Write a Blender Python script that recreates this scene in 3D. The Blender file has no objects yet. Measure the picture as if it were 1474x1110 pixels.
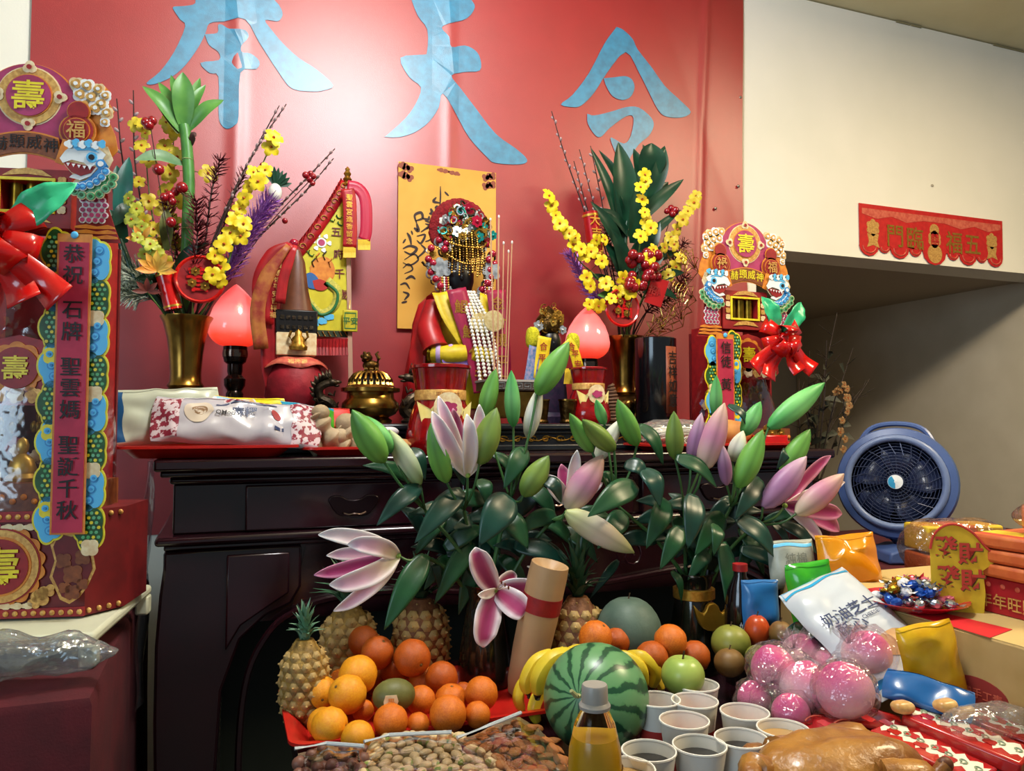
import bpy, math, random
from mathutils import Vector, Matrix, Euler
sc = bpy.context.scene
R = math.radians
rnd = random.Random(7)
# ---------------------------------------------------------------- camera
IW, IH, F = 1474, 1110, 1108
CAM = Vector((0, -2.35, 1.35)); YAW = R(20.5); PITCH = R(2.7)
cd_ = bpy.data.cameras.new('camera'); cam = bpy.data.objects.new('camera', cd_)
sc.collection.objects.link(cam); cam.location = CAM
cam.rotation_euler = (R(90) + PITCH, 0, -YAW)
cd_.sensor_fit = 'HORIZONTAL'; cd_.sensor_width = 36; cd_.lens = 36 * F / IW
cd_.clip_start = .02; sc.camera = cam
# ---------------------------------------------------------------- world and room lights
wd = bpy.data.worlds.new('room_air'); sc.world = wd; wd.use_nodes = True
wd.node_tree.nodes['Background'].inputs[0].default_value = (.80, .92, 1, 1)
wd.node_tree.nodes['Background'].inputs[1].default_value = .20
def area(name, loc, rot, sx, sy, col, power):
    l = bpy.data.lights.new(name, 'AREA'); l.shape = 'RECTANGLE'; l.size = sx; l.size_y = sy
    l.color = col; l.energy = power
    o = bpy.data.objects.new(name, l); sc.collection.objects.link(o); o.location = loc; o.rotation_euler = rot
    return o
def globe(name, loc, radius, col, power):
    l = bpy.data.lights.new(name, 'POINT'); l.shadow_soft_size = radius; l.color = col; l.energy = power
    o = bpy.data.objects.new(name, l); sc.collection.objects.link(o); o.location = loc
globe('ceiling_globe_light', (.47, -1.25, 2.74), .17, (.93, .95, 1), 84)
area('warm_ceiling_lamp_light', (2.5, -1.7, 2.95), (0, 0, 0), .7, .4, (1, .80, .50), 64)
area('window_light', (-2.6, -3.2, 1.9), (R(80), 0, R(-52)), 1.6, 1.4, (.62, .82, 1), 42)
sc.view_settings.view_transform = 'Standard'; sc.view_settings.look = 'None'
sc.view_settings.exposure = .08; sc.view_settings.gamma = 1; sc.view_settings.use_curve_mapping = False
# ---------------------------------------------------------------- pixel to place
_f = Vector((math.sin(YAW) * math.cos(PITCH), math.cos(YAW) * math.cos(PITCH), math.sin(PITCH)))
_r = Vector((math.cos(YAW), -math.sin(YAW), 0))
_u = _r.cross(_f)
def ray(px, py): return _f + _r * ((px - IW / 2) / F) + _u * ((IH / 2 - py) / F)
def at(px, py, Y):
    d = ray(px, py); return CAM + d * ((Y - CAM.y) / d.y)
def onz(px, py, Z):
    d = ray(px, py); return CAM + d * ((Z - CAM.z) / d.z)
def mpp(p): return (Vector(p) - CAM).dot(_f) / F       # metres per pixel at a point
# ---------------------------------------------------------------- materials
def hexc(h):
    h = h.lstrip('#'); o = []
    for i in (0, 2, 4):
        c = int(h[i:i + 2], 16) / 255
        o.append(c / 12.92 if c <= .04045 else ((c + .055) / 1.055) ** 2.4)
    return (*o, 1)
MATS = {}
def M(name, col='808080', rough=.5, metal=0, col2=None, vs=30, bump=0, bs=None, trans=0, emit=0, coat=0, attr=None, ior=1.45, spec=.5, sss=0, detail=3, lo=.35, hi=.65, wave=None):
    if name in MATS: return MATS[name]
    m = bpy.data.materials.new(name); m.use_nodes = True; nt = m.node_tree; b = nt.nodes['Principled BSDF']
    I = b.inputs
    I['Base Color'].default_value = hexc(col); I['Roughness'].default_value = rough; I['Metallic'].default_value = metal
    I['Transmission Weight'].default_value = trans; I['IOR'].default_value = ior; I['Coat Weight'].default_value = coat
    I['Coat Roughness'].default_value = .12
    I['Specular IOR Level'].default_value = spec
    if sss: I['Subsurface Weight'].default_value = sss; I['Subsurface Radius'].default_value = (.01, .006, .004)
    if emit: I['Emission Color'].default_value = hexc(col); I['Emission Strength'].default_value = emit
    tc = nt.nodes.new('ShaderNodeTexCoord')
    if col2 or attr:
        no = nt.nodes.new('ShaderNodeTexNoise' if not wave else 'ShaderNodeTexWave'); no.inputs['Scale'].default_value = vs
        no.inputs['Detail'].default_value = detail
        if wave: no.bands_direction = wave; no.inputs['Distortion'].default_value = 3
        nt.links.new(tc.outputs['Object'], no.inputs['Vector'])
    if col2:
        r = nt.nodes.new('ShaderNodeValToRGB'); r.color_ramp.elements[0].color = hexc(col); r.color_ramp.elements[1].color = hexc(col2)
        r.color_ramp.elements[0].position = lo; r.color_ramp.elements[1].position = hi
        nt.links.new(no.outputs['Fac' if not wave else 'Fac'], r.inputs[0]); nt.links.new(r.outputs[0], I['Base Color'])
    if attr:
        a = nt.nodes.new('ShaderNodeVertexColor'); a.layer_name = 'col'; nt.links.new(a.outputs[0], I['Base Color'])
    if bump:
        n2 = nt.nodes.new('ShaderNodeTexNoise'); n2.inputs['Scale'].default_value = bs or vs; n2.inputs['Detail'].default_value = 3
        nt.links.new(tc.outputs['Object'], n2.inputs['Vector'])
        bp = nt.nodes.new('ShaderNodeBump'); bp.inputs['Strength'].default_value = bump; bp.inputs['Distance'].default_value = .004
        nt.links.new(n2.outputs['Fac'], bp.inputs['Height']); nt.links.new(bp.outputs[0], I['Normal'])
    MATS[name] = m; return m
def film(name, tint='ffffff', gloss=.10, rough=.12, white=0, crinkle=.5, bs=60):
    """thin clear plastic: see-through, with sheen that grows towards grazing angles"""
    if name in MATS: return MATS[name]
    m = bpy.data.materials.new(name); m.use_nodes = True; nt = m.node_tree; nt.nodes.clear()
    N = nt.nodes.new; out = N('ShaderNodeOutputMaterial'); tr = N('ShaderNodeBsdfTransparent'); tr.inputs[0].default_value = hexc(tint)
    gl = N('ShaderNodeBsdfGlossy'); gl.inputs['Roughness'].default_value = rough
    fr = N('ShaderNodeLayerWeight'); fr.inputs[0].default_value = .35
    mp = N('ShaderNodeMapRange'); mp.inputs['To Min'].default_value = gloss; mp.inputs['To Max'].default_value = .6
    mx = N('ShaderNodeMixShader'); no = N('ShaderNodeTexNoise'); no.inputs['Scale'].default_value = bs
    tc = N('ShaderNodeTexCoord'); bp = N('ShaderNodeBump'); bp.inputs['Strength'].default_value = crinkle; bp.inputs['Distance'].default_value = .01
    L = nt.links.new
    L(tc.outputs['Object'], no.inputs[0]); L(no.outputs['Fac'], bp.inputs['Height']); L(bp.outputs[0], gl.inputs['Normal'])
    L(fr.outputs['Facing'], mp.inputs['Value']); L(mp.outputs[0], mx.inputs[0]); L(tr.outputs[0], mx.inputs[1]); L(gl.outputs[0], mx.inputs[2])
    last = mx
    if white:
        df = N('ShaderNodeBsdfDiffuse'); df.inputs[0].default_value = (.85, .85, .85, 1); m2 = N('ShaderNodeMixShader'); m2.inputs[0].default_value = white
        L(mx.outputs[0], m2.inputs[1]); L(df.outputs[0], m2.inputs[2]); last = m2
    L(last.outputs[0], out.inputs[0]); MATS[name] = m; return m
# ---------------------------------------------------------------- mesh builder
def frame(d, up=Vector((0, 0, 1))):
    d = Vector(d).normalized()
    if abs(d.dot(up)) > .97: up = Vector((0, 1, 0))
    x = d.cross(up).normalized(); return x, x.cross(d).normalized()
def align(d, up=Vector((0, 0, 1))):
    """matrix whose local Z points along d"""
    z = Vector(d).normalized()
    if abs(z.dot(up)) > .97: up = Vector((0, -1, 0))
    x = up.cross(z).normalized(); y = z.cross(x)
    return Matrix((x, y, z)).transposed().to_4x4()
def T3(x, y=None, z=None):
    return Matrix.Translation(x if y is None else (x, y, z))
def smooth_path(pts, n=6):
    pts = [Vector(p) for p in pts]
    if len(pts) < 3: return [pts[0].lerp(pts[-1], i / n) for i in range(n + 1)]
    P = [pts[0] * 2 - pts[1]] + pts + [pts[-1] * 2 - pts[-2]]; o = []
    for i in range(1, len(P) - 2):
        a, b, c, d = P[i - 1:i + 3]
        for k in range(n):
            t = k / n
            o.append(.5 * ((2 * b) + (c - a) * t + (2 * a - 5 * b + 4 * c - d) * t * t + (3 * b - a - 3 * c + d) * t ** 3))
    o.append(pts[-1]); return o
class MB:
    def __init__(s): s.v = []; s.f = []; s.mi = []; s.mats = []; s.c = []
    def mat(s, m):
        if m not in s.mats: s.mats.append(m)
        return s.mats.index(m)
    def add(s, vs, fs, m=None, X=None, col=None):
        k = len(s.v); s.v += [(X @ Vector(p)) if X is not None else Vector(p) for p in vs]
        s.f += [[i + k for i in f] for f in fs]; s.mi += [s.mat(m) if m else 0] * len(fs)
        s.c += col if isinstance(col, list) else [col or (1, 1, 1, 1)] * len(vs); return s
    def box(s, c, d, m=None, X=None):
        x, y, z = c; a, b, e = d[0] / 2, d[1] / 2, d[2] / 2
        vs = [(x + i * a, y + j * b, z + k * e) for i in (-1, 1) for j in (-1, 1) for k in (-1, 1)]
        return s.add(vs, [(0, 1, 3, 2), (4, 6, 7, 5), (0, 4, 5, 1), (2, 3, 7, 6), (0, 2, 6, 4), (1, 5, 7, 3)], m, X)
    def lathe(s, prof, n=20, m=None, X=None, a0=0, a1=360, sx=1, sy=1, col=None, wob=None, cap=True):
        cap = cap and tuple(prof[0]) != tuple(prof[-1])
        vs = []; fs = []; full = abs(a1 - a0) >= 360; k = n if full else n + 1; cc = []
        for pi, (r, z) in enumerate(prof):
            for i in range(k):
                a = R(a0 + (a1 - a0) * i / n); w = wob(a, z) if wob else 1
                vs.append((r * w * math.cos(a) * sx, r * w * math.sin(a) * sy, z))
                if col: cc.append(col[pi])
        for j in range(len(prof) - 1):
            for i in range(n):
                i2 = (i + 1) % k
                fs.append((j * k + i, j * k + i2, (j + 1) * k + i2, (j + 1) * k + i))
        if full and cap:
            if prof[0][0] > 1e-5: fs.append(tuple(range(k))[::-1])
            if prof[-1][0] > 1e-5: fs.append(tuple((len(prof) - 1) * k + i for i in range(k)))
        return s.add(vs, fs, m, X, cc if col else None)
    def ell(s, c, r, m=None, X=None, nu=14, nv=9, col=None):
        if not hasattr(r, '__len__'): r = (r, r, r)
        prof = [(math.sin(math.pi * j / nv), -math.cos(math.pi * j / nv)) for j in range(nv + 1)]
        prof[0] = (0, -1); prof[-1] = (0, 1)
        Y = T3(Vector(c)) @ Matrix.Diagonal((*r, 1)); Y = (X @ Y) if X is not None else Y
        return s.lathe(prof, nu, m, Y)
    def tube(s, pts, r, n=7, m=None, X=None, cap=True, col=None):
        pts = [Vector(p) for p in pts]; k = len(pts)
        rr = r if hasattr(r, '__len__') else [r] * k
        if len(rr) != k: rr = [rr[0] + (rr[-1] - rr[0]) * i / (k - 1) for i in range(k)] if len(rr) == 2 else [rr[min(int(i / (k - 1) * (len(rr) - 1)), len(rr) - 1)] for i in range(k)]
        vs = []; fs = []; px = None
        for i, p in enumerate(pts):
            d = (pts[min(i + 1, k - 1)] - pts[max(i - 1, 0)])
            if d.length < 1e-9: d = Vector((0, 0, 1))
            x, y = frame(d) if px is None else (None, None)
            if px is not None:
                dn = d.normalized(); x = (px - dn * px.dot(dn))
                x = x.normalized() if x.length > 1e-6 else frame(d)[0]; y = dn.cross(x)
            px = x
            for j in range(n):
                a = 2 * math.pi * j / n; vs.append(p + (x * math.cos(a) + y * math.sin(a)) * rr[i])
        for i in range(k - 1):
            for j in range(n):
                j2 = (j + 1) % n; fs.append((i * n + j, i * n + j2, (i + 1) * n + j2, (i + 1) * n + j))
        if cap: fs += [tuple(range(n))[::-1], tuple((k - 1) * n + j for j in range(n))]
        return s.add(vs, fs, m, X, col)
    def prism(s, out, t, m=None, X=None, y0=0):
        """outline in the local XZ plane, front at y0, going back by t"""
        n = len(out)
        ar = sum(out[i][0] * out[(i + 1) % n][1] - out[(i + 1) % n][0] * out[i][1] for i in range(n))
        if ar < 0: out = out[::-1]
        vs = [(x, y0, z) for x, z in out] + [(x, y0 + t, z) for x, z in out]
        fs = [tuple(range(n)), tuple(range(2 * n - 1, n - 1, -1))] + [((i + 1) % n, i, n + i, n + (i + 1) % n) for i in range(n)]
        return s.add(vs, fs, m, X)
    def ring(s, o, i, t, m=None, X=None, y0=0):
        """flat frame between two outlines with the same number of points"""
        n = len(o); vs = [(x, y0, z) for x, z in o] + [(x, y0, z) for x, z in i] + [(x, y0 + t, z) for x, z in o] + [(x, y0 + t, z) for x, z in i]; fs = []
        for k in range(n):
            q = (k + 1) % n
            fs += [(k, q, n + q, n + k), (2 * n + q, 2 * n + k, 3 * n + k, 3 * n + q), (q, k, 2 * n + k, 2 * n + q), (n + k, n + q, 3 * n + q, 3 * n + k)]
        return s.add(vs, fs, m, X)
    def blade(s, pts, ws, up, m=None, cup=.25, nx=4, X=None, colf=None, ruf=0, fold=0, th=0):
        """leaf or petal: strip along pts with half widths ws, cupped across"""
        pts = [Vector(p) for p in pts]; k = len(pts); vs = []; fs = []; cc = []; up = Vector(up)
        for i, p in enumerate(pts):
            d = (pts[min(i + 1, k - 1)] - pts[max(i - 1, 0)]).normalized()
            x = d.cross(up)
            x = x.normalized() if x.length > 1e-4 else frame(d)[0]
            nn = x.cross(d).normalized(); t = i / (k - 1)
            w = ws(t) if callable(ws) else ws[i]
            for j in range(nx + 1):
                q = 2 * j / nx - 1
                vs.append(p + x * (q * w) + nn * (cup * w * q * q + fold * w * abs(q) + ruf * w * math.sin(t * 23 + q * 2) * abs(q)))
                cc.append(colf(t, q) if colf else (1, 1, 1, 1))
        for i in range(k - 1):
            for j in range(nx):
                a = i * (nx + 1) + j; fs.append((a, a + 1, a + nx + 2, a + nx + 1))
        return s.add(vs, fs, m, X, cc)
    def grid(s, fn, nu, nv, m=None, X=None, colf=None, wrap=False):
        vs = [fn(i / nu, j / nv) for j in range(nv + 1) for i in range(nu + 1)]
        cc = [colf(i / nu, j / nv) for j in range(nv + 1) for i in range(nu + 1)] if colf else None
        fs = [(j * (nu + 1) + i, j * (nu + 1) + i + 1, (j + 1) * (nu + 1) + i + 1, (j + 1) * (nu + 1) + i) for j in range(nv) for i in range(nu)]
        return s.add(vs, fs, m, X, cc)
    def text(s, body, size, m, X, bold=.0, depth=0, th=.0006):
        vs, fs = glyphs(body, bold)
        return s.add([(x * size, -th, z * size) for x, z in vs], fs, m, X)
    def mesh(s, name, smooth=True):
        me = bpy.data.meshes.new(name); me.from_pydata([tuple(p) for p in s.v], [], s.f)
        for m in s.mats: me.materials.append(m)
        if len(s.mats) > 1: me.polygons.foreach_set('material_index', s.mi)
        if any(c != (1, 1, 1, 1) for c in s.c):
            ca = me.color_attributes.new('col', 'FLOAT_COLOR', 'POINT')
            ca.data.foreach_set('color', [x for c in s.c for x in c])
        if smooth:
            me.polygons.foreach_set('use_smooth', [True] * len(me.polygons))
            me.set_sharp_from_angle(angle=R(38))
        me.update(); return me
    def obj(s, name, m=None, parent=None, loc=(0, 0, 0), rot=(0, 0, 0), smooth=True, bev=0, sub=0, solid=0):
        if m: s.mats = [m] if not s.mats else s.mats
        o = bpy.data.objects.new(name, s.mesh(name, smooth)); sc.collection.objects.link(o)
        o.location = loc; o.rotation_euler = rot
        if parent: o.parent = parent
        if solid: q = o.modifiers.new('s', 'SOLIDIFY'); q.thickness = solid; q.offset = 0
        if sub: q = o.modifiers.new('u', 'SUBSURF'); q.levels = q.render_levels = sub
        if bev: q = o.modifiers.new('b', 'BEVEL'); q.width = bev; q.segments = 2; q.limit_method = 'ANGLE'
        return o
_G = {}
def glyphs(body, bold=0):
    k = (body, bold)
    if k not in _G:
        c = bpy.data.curves.new('t', 'FONT'); c.body = body; c.align_x = 'CENTER'; c.align_y = 'CENTER'; c.offset = bold; c.space_line = .95; c.resolution_u = 2
        o = bpy.data.objects.new('t', c); sc.collection.objects.link(o); bpy.context.view_layer.update()
        me = bpy.data.meshes.new_from_object(o.evaluated_get(bpy.context.evaluated_depsgraph_get()))
        vs = [(v.co.x, v.co.y) for v in me.vertices]
        if vs:
            cx = (min(v[0] for v in vs) + max(v[0] for v in vs)) / 2; cy = (min(v[1] for v in vs) + max(v[1] for v in vs)) / 2
            vs = [(x - cx, y - cy) for x, y in vs]
        _G[k] = (vs, [tuple(p.vertices) for p in me.polygons])
        bpy.data.objects.remove(o); bpy.data.curves.remove(c); bpy.data.meshes.remove(me)
    return _G[k]
def tag(o, label=None, cat=None, group=None, kind=None):
    if label: o['label'] = label
    if cat: o['category'] = cat
    if group: o['group'] = group
    if kind: o['kind'] = kind
    return o
def thing(name, label, cat, loc=(0, 0, 0), rz=0, group=None):
    o = bpy.data.objects.new(name, None); sc.collection.objects.link(o); o.empty_display_size = .05
    o.location = loc; o.rotation_euler = (0, 0, rz); return tag(o, label, cat, group)
def copy_tree(o, parent=None):
    c = o.copy(); sc.collection.objects.link(c); c.parent = parent
    for ch in o.children: copy_tree(ch, c)
    return c
def struct(o): return tag(o, kind='structure')
def circ(cx, cz, r, n=24, rz=None, a0=0): return [(cx + r * math.cos(R(a0) + 2 * math.pi * i / n), cz + (rz or r) * math.sin(R(a0) + 2 * math.pi * i / n)) for i in range(n)]
def lobes(cx, cz, r, k, amp, n=None, rz=None, a0=0):
    n = n or k * 8; o = []
    for i in range(n):
        a = 2 * math.pi * i / n; w = 1 + amp * abs(math.sin(a * k / 2))
        o.append((cx + r * w * math.cos(a + R(a0)), cz + (rz or r) * w * math.sin(a + R(a0))))
    return o
ZT = 1.275      # top of the altar table
ZL = .825       # top of the low offering table
# ================================================================ the room
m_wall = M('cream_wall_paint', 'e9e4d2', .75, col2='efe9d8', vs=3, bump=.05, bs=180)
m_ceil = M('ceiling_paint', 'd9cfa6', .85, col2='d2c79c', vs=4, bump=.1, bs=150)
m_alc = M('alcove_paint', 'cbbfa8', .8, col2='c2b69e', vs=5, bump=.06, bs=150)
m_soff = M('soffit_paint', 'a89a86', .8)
m_floor = M('floor_tile', '4a4540', .4, col2='57504a', vs=6)
XA = 1.85; XR = 3.52
struct(MB().box(((XA - 3) / 2, .08, 1.5), (XA + 3, .16, 3.0)).obj('wall_back', m_wall))
struct(MB().box(((XA + 4.4) / 2, .08, 2.5), (4.4 - XA, .16, 1.0)).obj('wall_soffit', m_wall))
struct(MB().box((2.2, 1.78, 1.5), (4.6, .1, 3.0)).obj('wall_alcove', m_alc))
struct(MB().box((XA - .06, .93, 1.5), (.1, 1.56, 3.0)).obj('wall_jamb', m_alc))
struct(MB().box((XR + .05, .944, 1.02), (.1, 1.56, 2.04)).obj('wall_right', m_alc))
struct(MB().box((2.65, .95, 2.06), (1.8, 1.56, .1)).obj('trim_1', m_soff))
struct(MB().box((1.5, -1.2, 3.03), (9, 6, .05)).obj('ceiling', m_ceil))
struct(MB().box((1.5, -1.2, -.025), (9, 6.2, .05)).obj('floor', m_floor))
crack = MB()
for a, b in ((1290, 1310), (1312, 1326), (1430, 1446), (1447, 1474)):
    p, q = at(a, (a - 1160) * .252, -.003), at(b, (b - 1160) * .252, -.003)
    crack.box(((p.x + q.x) / 2, -.003, 2.998), (q.x - p.x, .004, .006))
struct(crack.obj('trim_2', M('crack_line', '8f8560', .9)))
sp = at(1342, 267, -.002); struct(MB().ell(sp, (.008, .002, .006)).obj('trim_3', M('wall_mark', 'a9a08c', .8)))
# ================================================================ the red banner with three brushed characters
m_ban = M('red_vinyl', 'a01016', .42, col2='9a0e13', vs=9, bump=.12, bs=520, spec=.85, ior=1.65)
m_ink = M('teal_print', '2080a4', .42, col2='1c6a8a', vs=40, bump=.12, bs=520, spec=.85, ior=1.65)
ban = thing('wall_banner', 'huge red vinyl banner with three teal brush characters hung behind the altar', 'banner', (-.502, -.004, 1.04))
XB0, XB1, ZB0, ZB1 = -.502, 1.795, 1.04, 2.985
def wav(x, z):
    k = max(0, (x - 1.25)) * .020
    return -.010 - .003 * math.sin(x * 9) * math.sin(z * 2 + 1) - k * abs(math.sin(z * 3.1 + x * 7.0)) - .006 * math.exp(-((x - .02) / .02) ** 2) - .004 * math.exp(-((x - .66) / .02) ** 2) - .006 * math.exp(-((x - 1.60 - (z - 2.2) * .05) / .015) ** 2)
def bpt(u, v):
    x = XB0 + (XB1 - XB0) * u + (.012 * math.sin(v * 7) if u > .98 else 0); z = ZB0 + (ZB1 - ZB0) * v
    return Vector((x - XB0, wav(x, z) + .004, z - ZB0))
MB().grid(bpt, 220, 60).obj('sheet', m_ban, ban)
def stroke_obj(name, polys, label):
    """printed character: outlines in photo pixels laid on the sheet, finely cut so that it follows the sheet"""
    import bmesh
    bm = bmesh.new()
    for poly in polys:
        ps = smooth_path([Vector((x, y, 0)) for x, y in poly] + [Vector((*poly[0], 0))], 3)[:-1]
        vs = [bm.verts.new(at(p.x, p.y, -.01)) for p in ps]
        f = bm.faces.new(vs)
    bm.normal_update(); bmesh.ops.triangulate(bm, faces=bm.faces[:])
    for a in range(26):
        x = XB0 + (XB1 - XB0) * (a + .5) / 26
        bmesh.ops.bisect_plane(bm, geom=bm.verts[:] + bm.edges[:] + bm.faces[:], plane_co=(x, 0, 0), plane_no=(1, 0, 0))
    for v in bm.verts: v.co = Vector((v.co.x - XB0, wav(v.co.x, v.co.z) + .0015 , v.co.z - ZB0))
    bmesh.ops.recalc_face_normals(bm, faces=bm.faces[:])
    me = bpy.data.meshes.new(name); bm.to_mesh(me); bm.free(); me.materials.append(m_ink)
    o = bpy.data.objects.new(name, me); sc.collection.objects.link(o); o.parent = ban; o['label'] = label
def c1(x, y): return (200 + x * .2035, y * .2035)
def c2(x, y): return (540 + x * .2251, y * .2252)
def c3(x, y): return (790 + x * .1982, 20 + y * .1982)
stroke_obj('brush_character', [
    [c1(*p) for p in ((240, 65), (250, 50), (330, 45), (400, 25), (430, -60), (800, -80), (960, 5), (1015, 90), (1000, 140), (970, 152), (892, 145), (940, 215), (1020, 310), (1130, 410), (1260, 495), (1375, 605), (1310, 640), (1230, 648), (1085, 628), (1000, 530), (850, 300), (752, 142), (600, 155), (500, 168), (470, 240), (420, 340), (330, 465), (230, 550), (110, 600), (55, 590), (150, 510), (250, 370), (328, 190), (290, 140))],
    [c1(*p) for p in ((466, 245), (555, 235), (560, 180), (590, 178), (640, 208), (750, 218), (775, 265), (725, 330), (728, 374), (790, 380), (852, 435), (830, 490), (718, 520), (705, 830), (680, 890), (625, 915), (580, 880), (563, 800), (562, 545), (500, 520), (435, 448), (565, 428), (562, 370), (495, 320))]],
    'teal brushed character for offer, cut off by the top')
stroke_obj('brush_character', [[c2(*p) for p in ((210, -60), (560, -70), (612, 0), (636, 50), (585, 120), (480, 152), (424, 180), (470, 240), (485, 305), (570, 292), (640, 325), (672, 380), (668, 452), (570, 462), (485, 488), (540, 560), (640, 690), (770, 855), (900, 950), (972, 1020), (930, 1050), (770, 1042), (715, 1005), (600, 880), (520, 740), (430, 600), (405, 690), (340, 785), (250, 850), (150, 880), (62, 878), (70, 868), (190, 760), (260, 660), (290, 560), (215, 495), (160, 372), (300, 352), (330, 335), (332, 190), (270, 100))]], 'teal brushed character for heaven')
stroke_obj('brush_character', [[c3(*p) for p in ((490, 96), (540, 120), (605, 185), (640, 260), (740, 390), (840, 530), (960, 640), (1028, 715), (960, 755), (850, 750), (790, 705), (720, 570), (650, 430), (555, 280), (420, 430), (330, 570), (250, 655), (190, 680), (85, 660), (170, 590), (290, 430), (400, 220))],
    [c3(*p) for p in ((395, 470), (480, 462), (550, 455), (600, 480), (618, 540), (590, 605), (530, 628), (460, 600), (415, 530))],
    [c3(*p) for p in ((275, 728), (330, 740), (450, 712), (560, 680), (650, 684), (740, 760), (755, 820), (720, 890), (650, 950), (590, 1040), (560, 1120), (520, 1100), (455, 950), (450, 900), (540, 945), (590, 890), (610, 760), (560, 745), (440, 830), (375, 895), (330, 880), (280, 800))]], 'teal brushed character for command')
for px, py in ((1066, 140), (1063, 268), (201, 762), (1030, 300)):
    p = at(px, py, -.02); MB().ell((0, 0, 0), (.006, .004, .006), nu=8, nv=5).obj('rivet', M('nail_metal', '8a8478', .4, 1), ban, p - ban.location)
# ================================================================ small red door hanging on the soffit
m_red = M('red_card', 'c4221c', .55, col2='b51a18', vs=60)
m_gold = M('gold_foil', 'd8a648', .32, .75, col2='c08a30', vs=120)
m_goldp = M('gold_print', 'd9ab5c', .45, .25, col2='b98443', vs=160)
m_pink = M('pale_red_print', 'cf6a50', .6, col2='bd4a38', vs=90)
hg = thing('door_blessing_hanging', 'red scalloped paper hanging with gold characters stuck on the cream soffit', 'hanging', (2.745, -.002, 2.0))
o = [(-.398, .218), (.398, .218), (.395, .05)]
for cx, r in ((.35, .045), (.27, .03), (.19, .05), (.105, .032), (0, .065), (-.105, .032), (-.19, .05), (-.27, .03), (-.35, .05)):
    for i in range(7):
        a = math.pi * i / 6; o.append((cx + r * math.cos(a), .052 - r * .85 * math.sin(a)))
o.append((-.398, .05))
MB().prism(o, .003, y0=-.004).obj('card', m_red, hg)
MB().prism([(-.385, .20), (.385, .20), (.385, .178), (.31, .162), (.23, .178), (.15, .160), (.06, .176), (-.06, .176), (-.15, .160), (-.23, .178), (-.31, .162), (-.385, .178)], .001, y0=-.005).obj('cloud_border', m_pink, hg)
for cx, ch in ((-.215, '門'), (-.108, '臨'), (.108, '福'), (.215, '五')):
    MB().prism(circ(cx, .1, .052, 20), .001, y0=-.005).obj('roundel', m_red, hg)
    MB().text(ch, .098, m_gold, T3(cx, -.0055, .1), .012).obj('character', m_gold, hg)
for cx in (-.33, .33):
    mb = MB(); mb.prism(lobes(cx, .125, .027, 6, .3), .001, y0=-.005)
    mb.prism([(cx - .03, .10), (cx + .03, .10), (cx + .022, .07), (cx + .032, .045), (cx, .055), (cx - .032, .045), (cx - .022, .07)], .001, y0=-.005)
    mb.obj('figure_print', m_goldp, hg)
mb = MB(); mb.prism(circ(0, .143, .026, 16), .001, y0=-.005); mb.prism(lobes(0, .105, .032, 6, .15), .001, y0=-.005); mb.prism(circ(0, .045, .04, 20), .001, y0=-.005)
mb.obj('gourd_print', m_goldp, hg)
MB().text('囍', .05, m_red, T3(0, -.0062, .105), .01).obj('gourd_mark', m_red, hg)
for cx, r in ((.35, .04), (.19, .045), (-.19, .045), (-.35, .045), (.105, .028), (-.105, .028), (-.27, .026), (.27, .026)):
    MB().tube([(cx + r * .75 * math.cos(math.pi * i / 8), -.005, .05 - r * .62 * math.sin(math.pi * i / 8)) for i in range(9)], .003, 4).obj('scallop_print', m_pink, hg)
# ================================================================ altar table
m_lac = M('dark_plum_lacquer', '260d14', .22, col2='1d0a10', vs=8, coat=.4, spec=.6)
m_lac2 = M('drawer_lacquer', '2c0e17', .2, col2='220b12', vs=8, coat=.4, spec=.6)
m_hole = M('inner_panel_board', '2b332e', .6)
m_handle = M('dark_bronze_pull', '1d0d12', .3, .5)
TX0, TX1, TF, TB = -.13, 1.58, -.67, -.05
al = thing('altar_table', 'dark plum lacquered altar table with drawers and curved leg frame', 'table', (0, 0, 0))
def slab(nm, x0, x1, z0, z1, yf, m=m_lac, bev=.004, yb=TB):
    return MB().box(((x0 + x1) / 2, (yf + yb) / 2, (z0 + z1) / 2), (x1 - x0, yb - yf, z1 - z0)).obj(nm, m, al, bev=bev)
slab('table_top', TX0, TX1, 1.250, ZT, TF, bev=.006)
slab('top_moulding', TX0 + .012, TX1 - .012, 1.238, 1.250, TF + .012)
slab('top_moulding', TX0 + .028, TX1 - .028, 1.222, 1.238, TF + .03, bev=.007)
slab('drawer_frame', TX0 + .035, TX1 - .035, 1.118, 1.222, TF + .05)
for i in range(3):
    x0 = .045 + i * .475
    d = MB().box(((x0 + .225), TF + .046, 1.168), (.45, .016, .096)).obj('drawer', m_lac2, al, bev=.004)
    hx = x0 + .225
    outl = [(-.055, .012), (-.05, .022), (-.03, .024), (-.015, .016), (0, .014), (.015, .016), (.03, .024), (.05, .022), (.055, .012), (.045, -.006), (.03, -.02), (0, -.024), (-.03, -.02), (-.045, -.006)]
    outl = [(p.x, p.y) for p in smooth_path([Vector((a, b, 0)) for a, b in outl], 3)]
    MB().prism(outl, .006, X=T3(hx, TF + .032, 1.165)).obj('pull_plate', m_handle, d, bev=.002)
    MB().tube(smooth_path([(hx - .025, TF + .028, 1.152), (hx - .012, TF + .022, 1.148), (hx, TF + .02, 1.150), (hx + .012, TF + .022, 1.148), (hx + .025, TF + .028, 1.152)], 4), .0028, 6).obj('pull', M('polished_bronze', '6a5a58', .2, 1), d)
slab('ledge', TX0 + .004, TX1 - .004, 1.100, 1.118, TF + .012, bev=.007)
slab('ledge', TX0 + .02, TX1 - .02, 1.088, 1.100, TF + .032, bev=.004)
slab('apron', TX0 + .035, TX1 - .035, .93, 1.088, TF + .045, bev=0)
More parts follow.
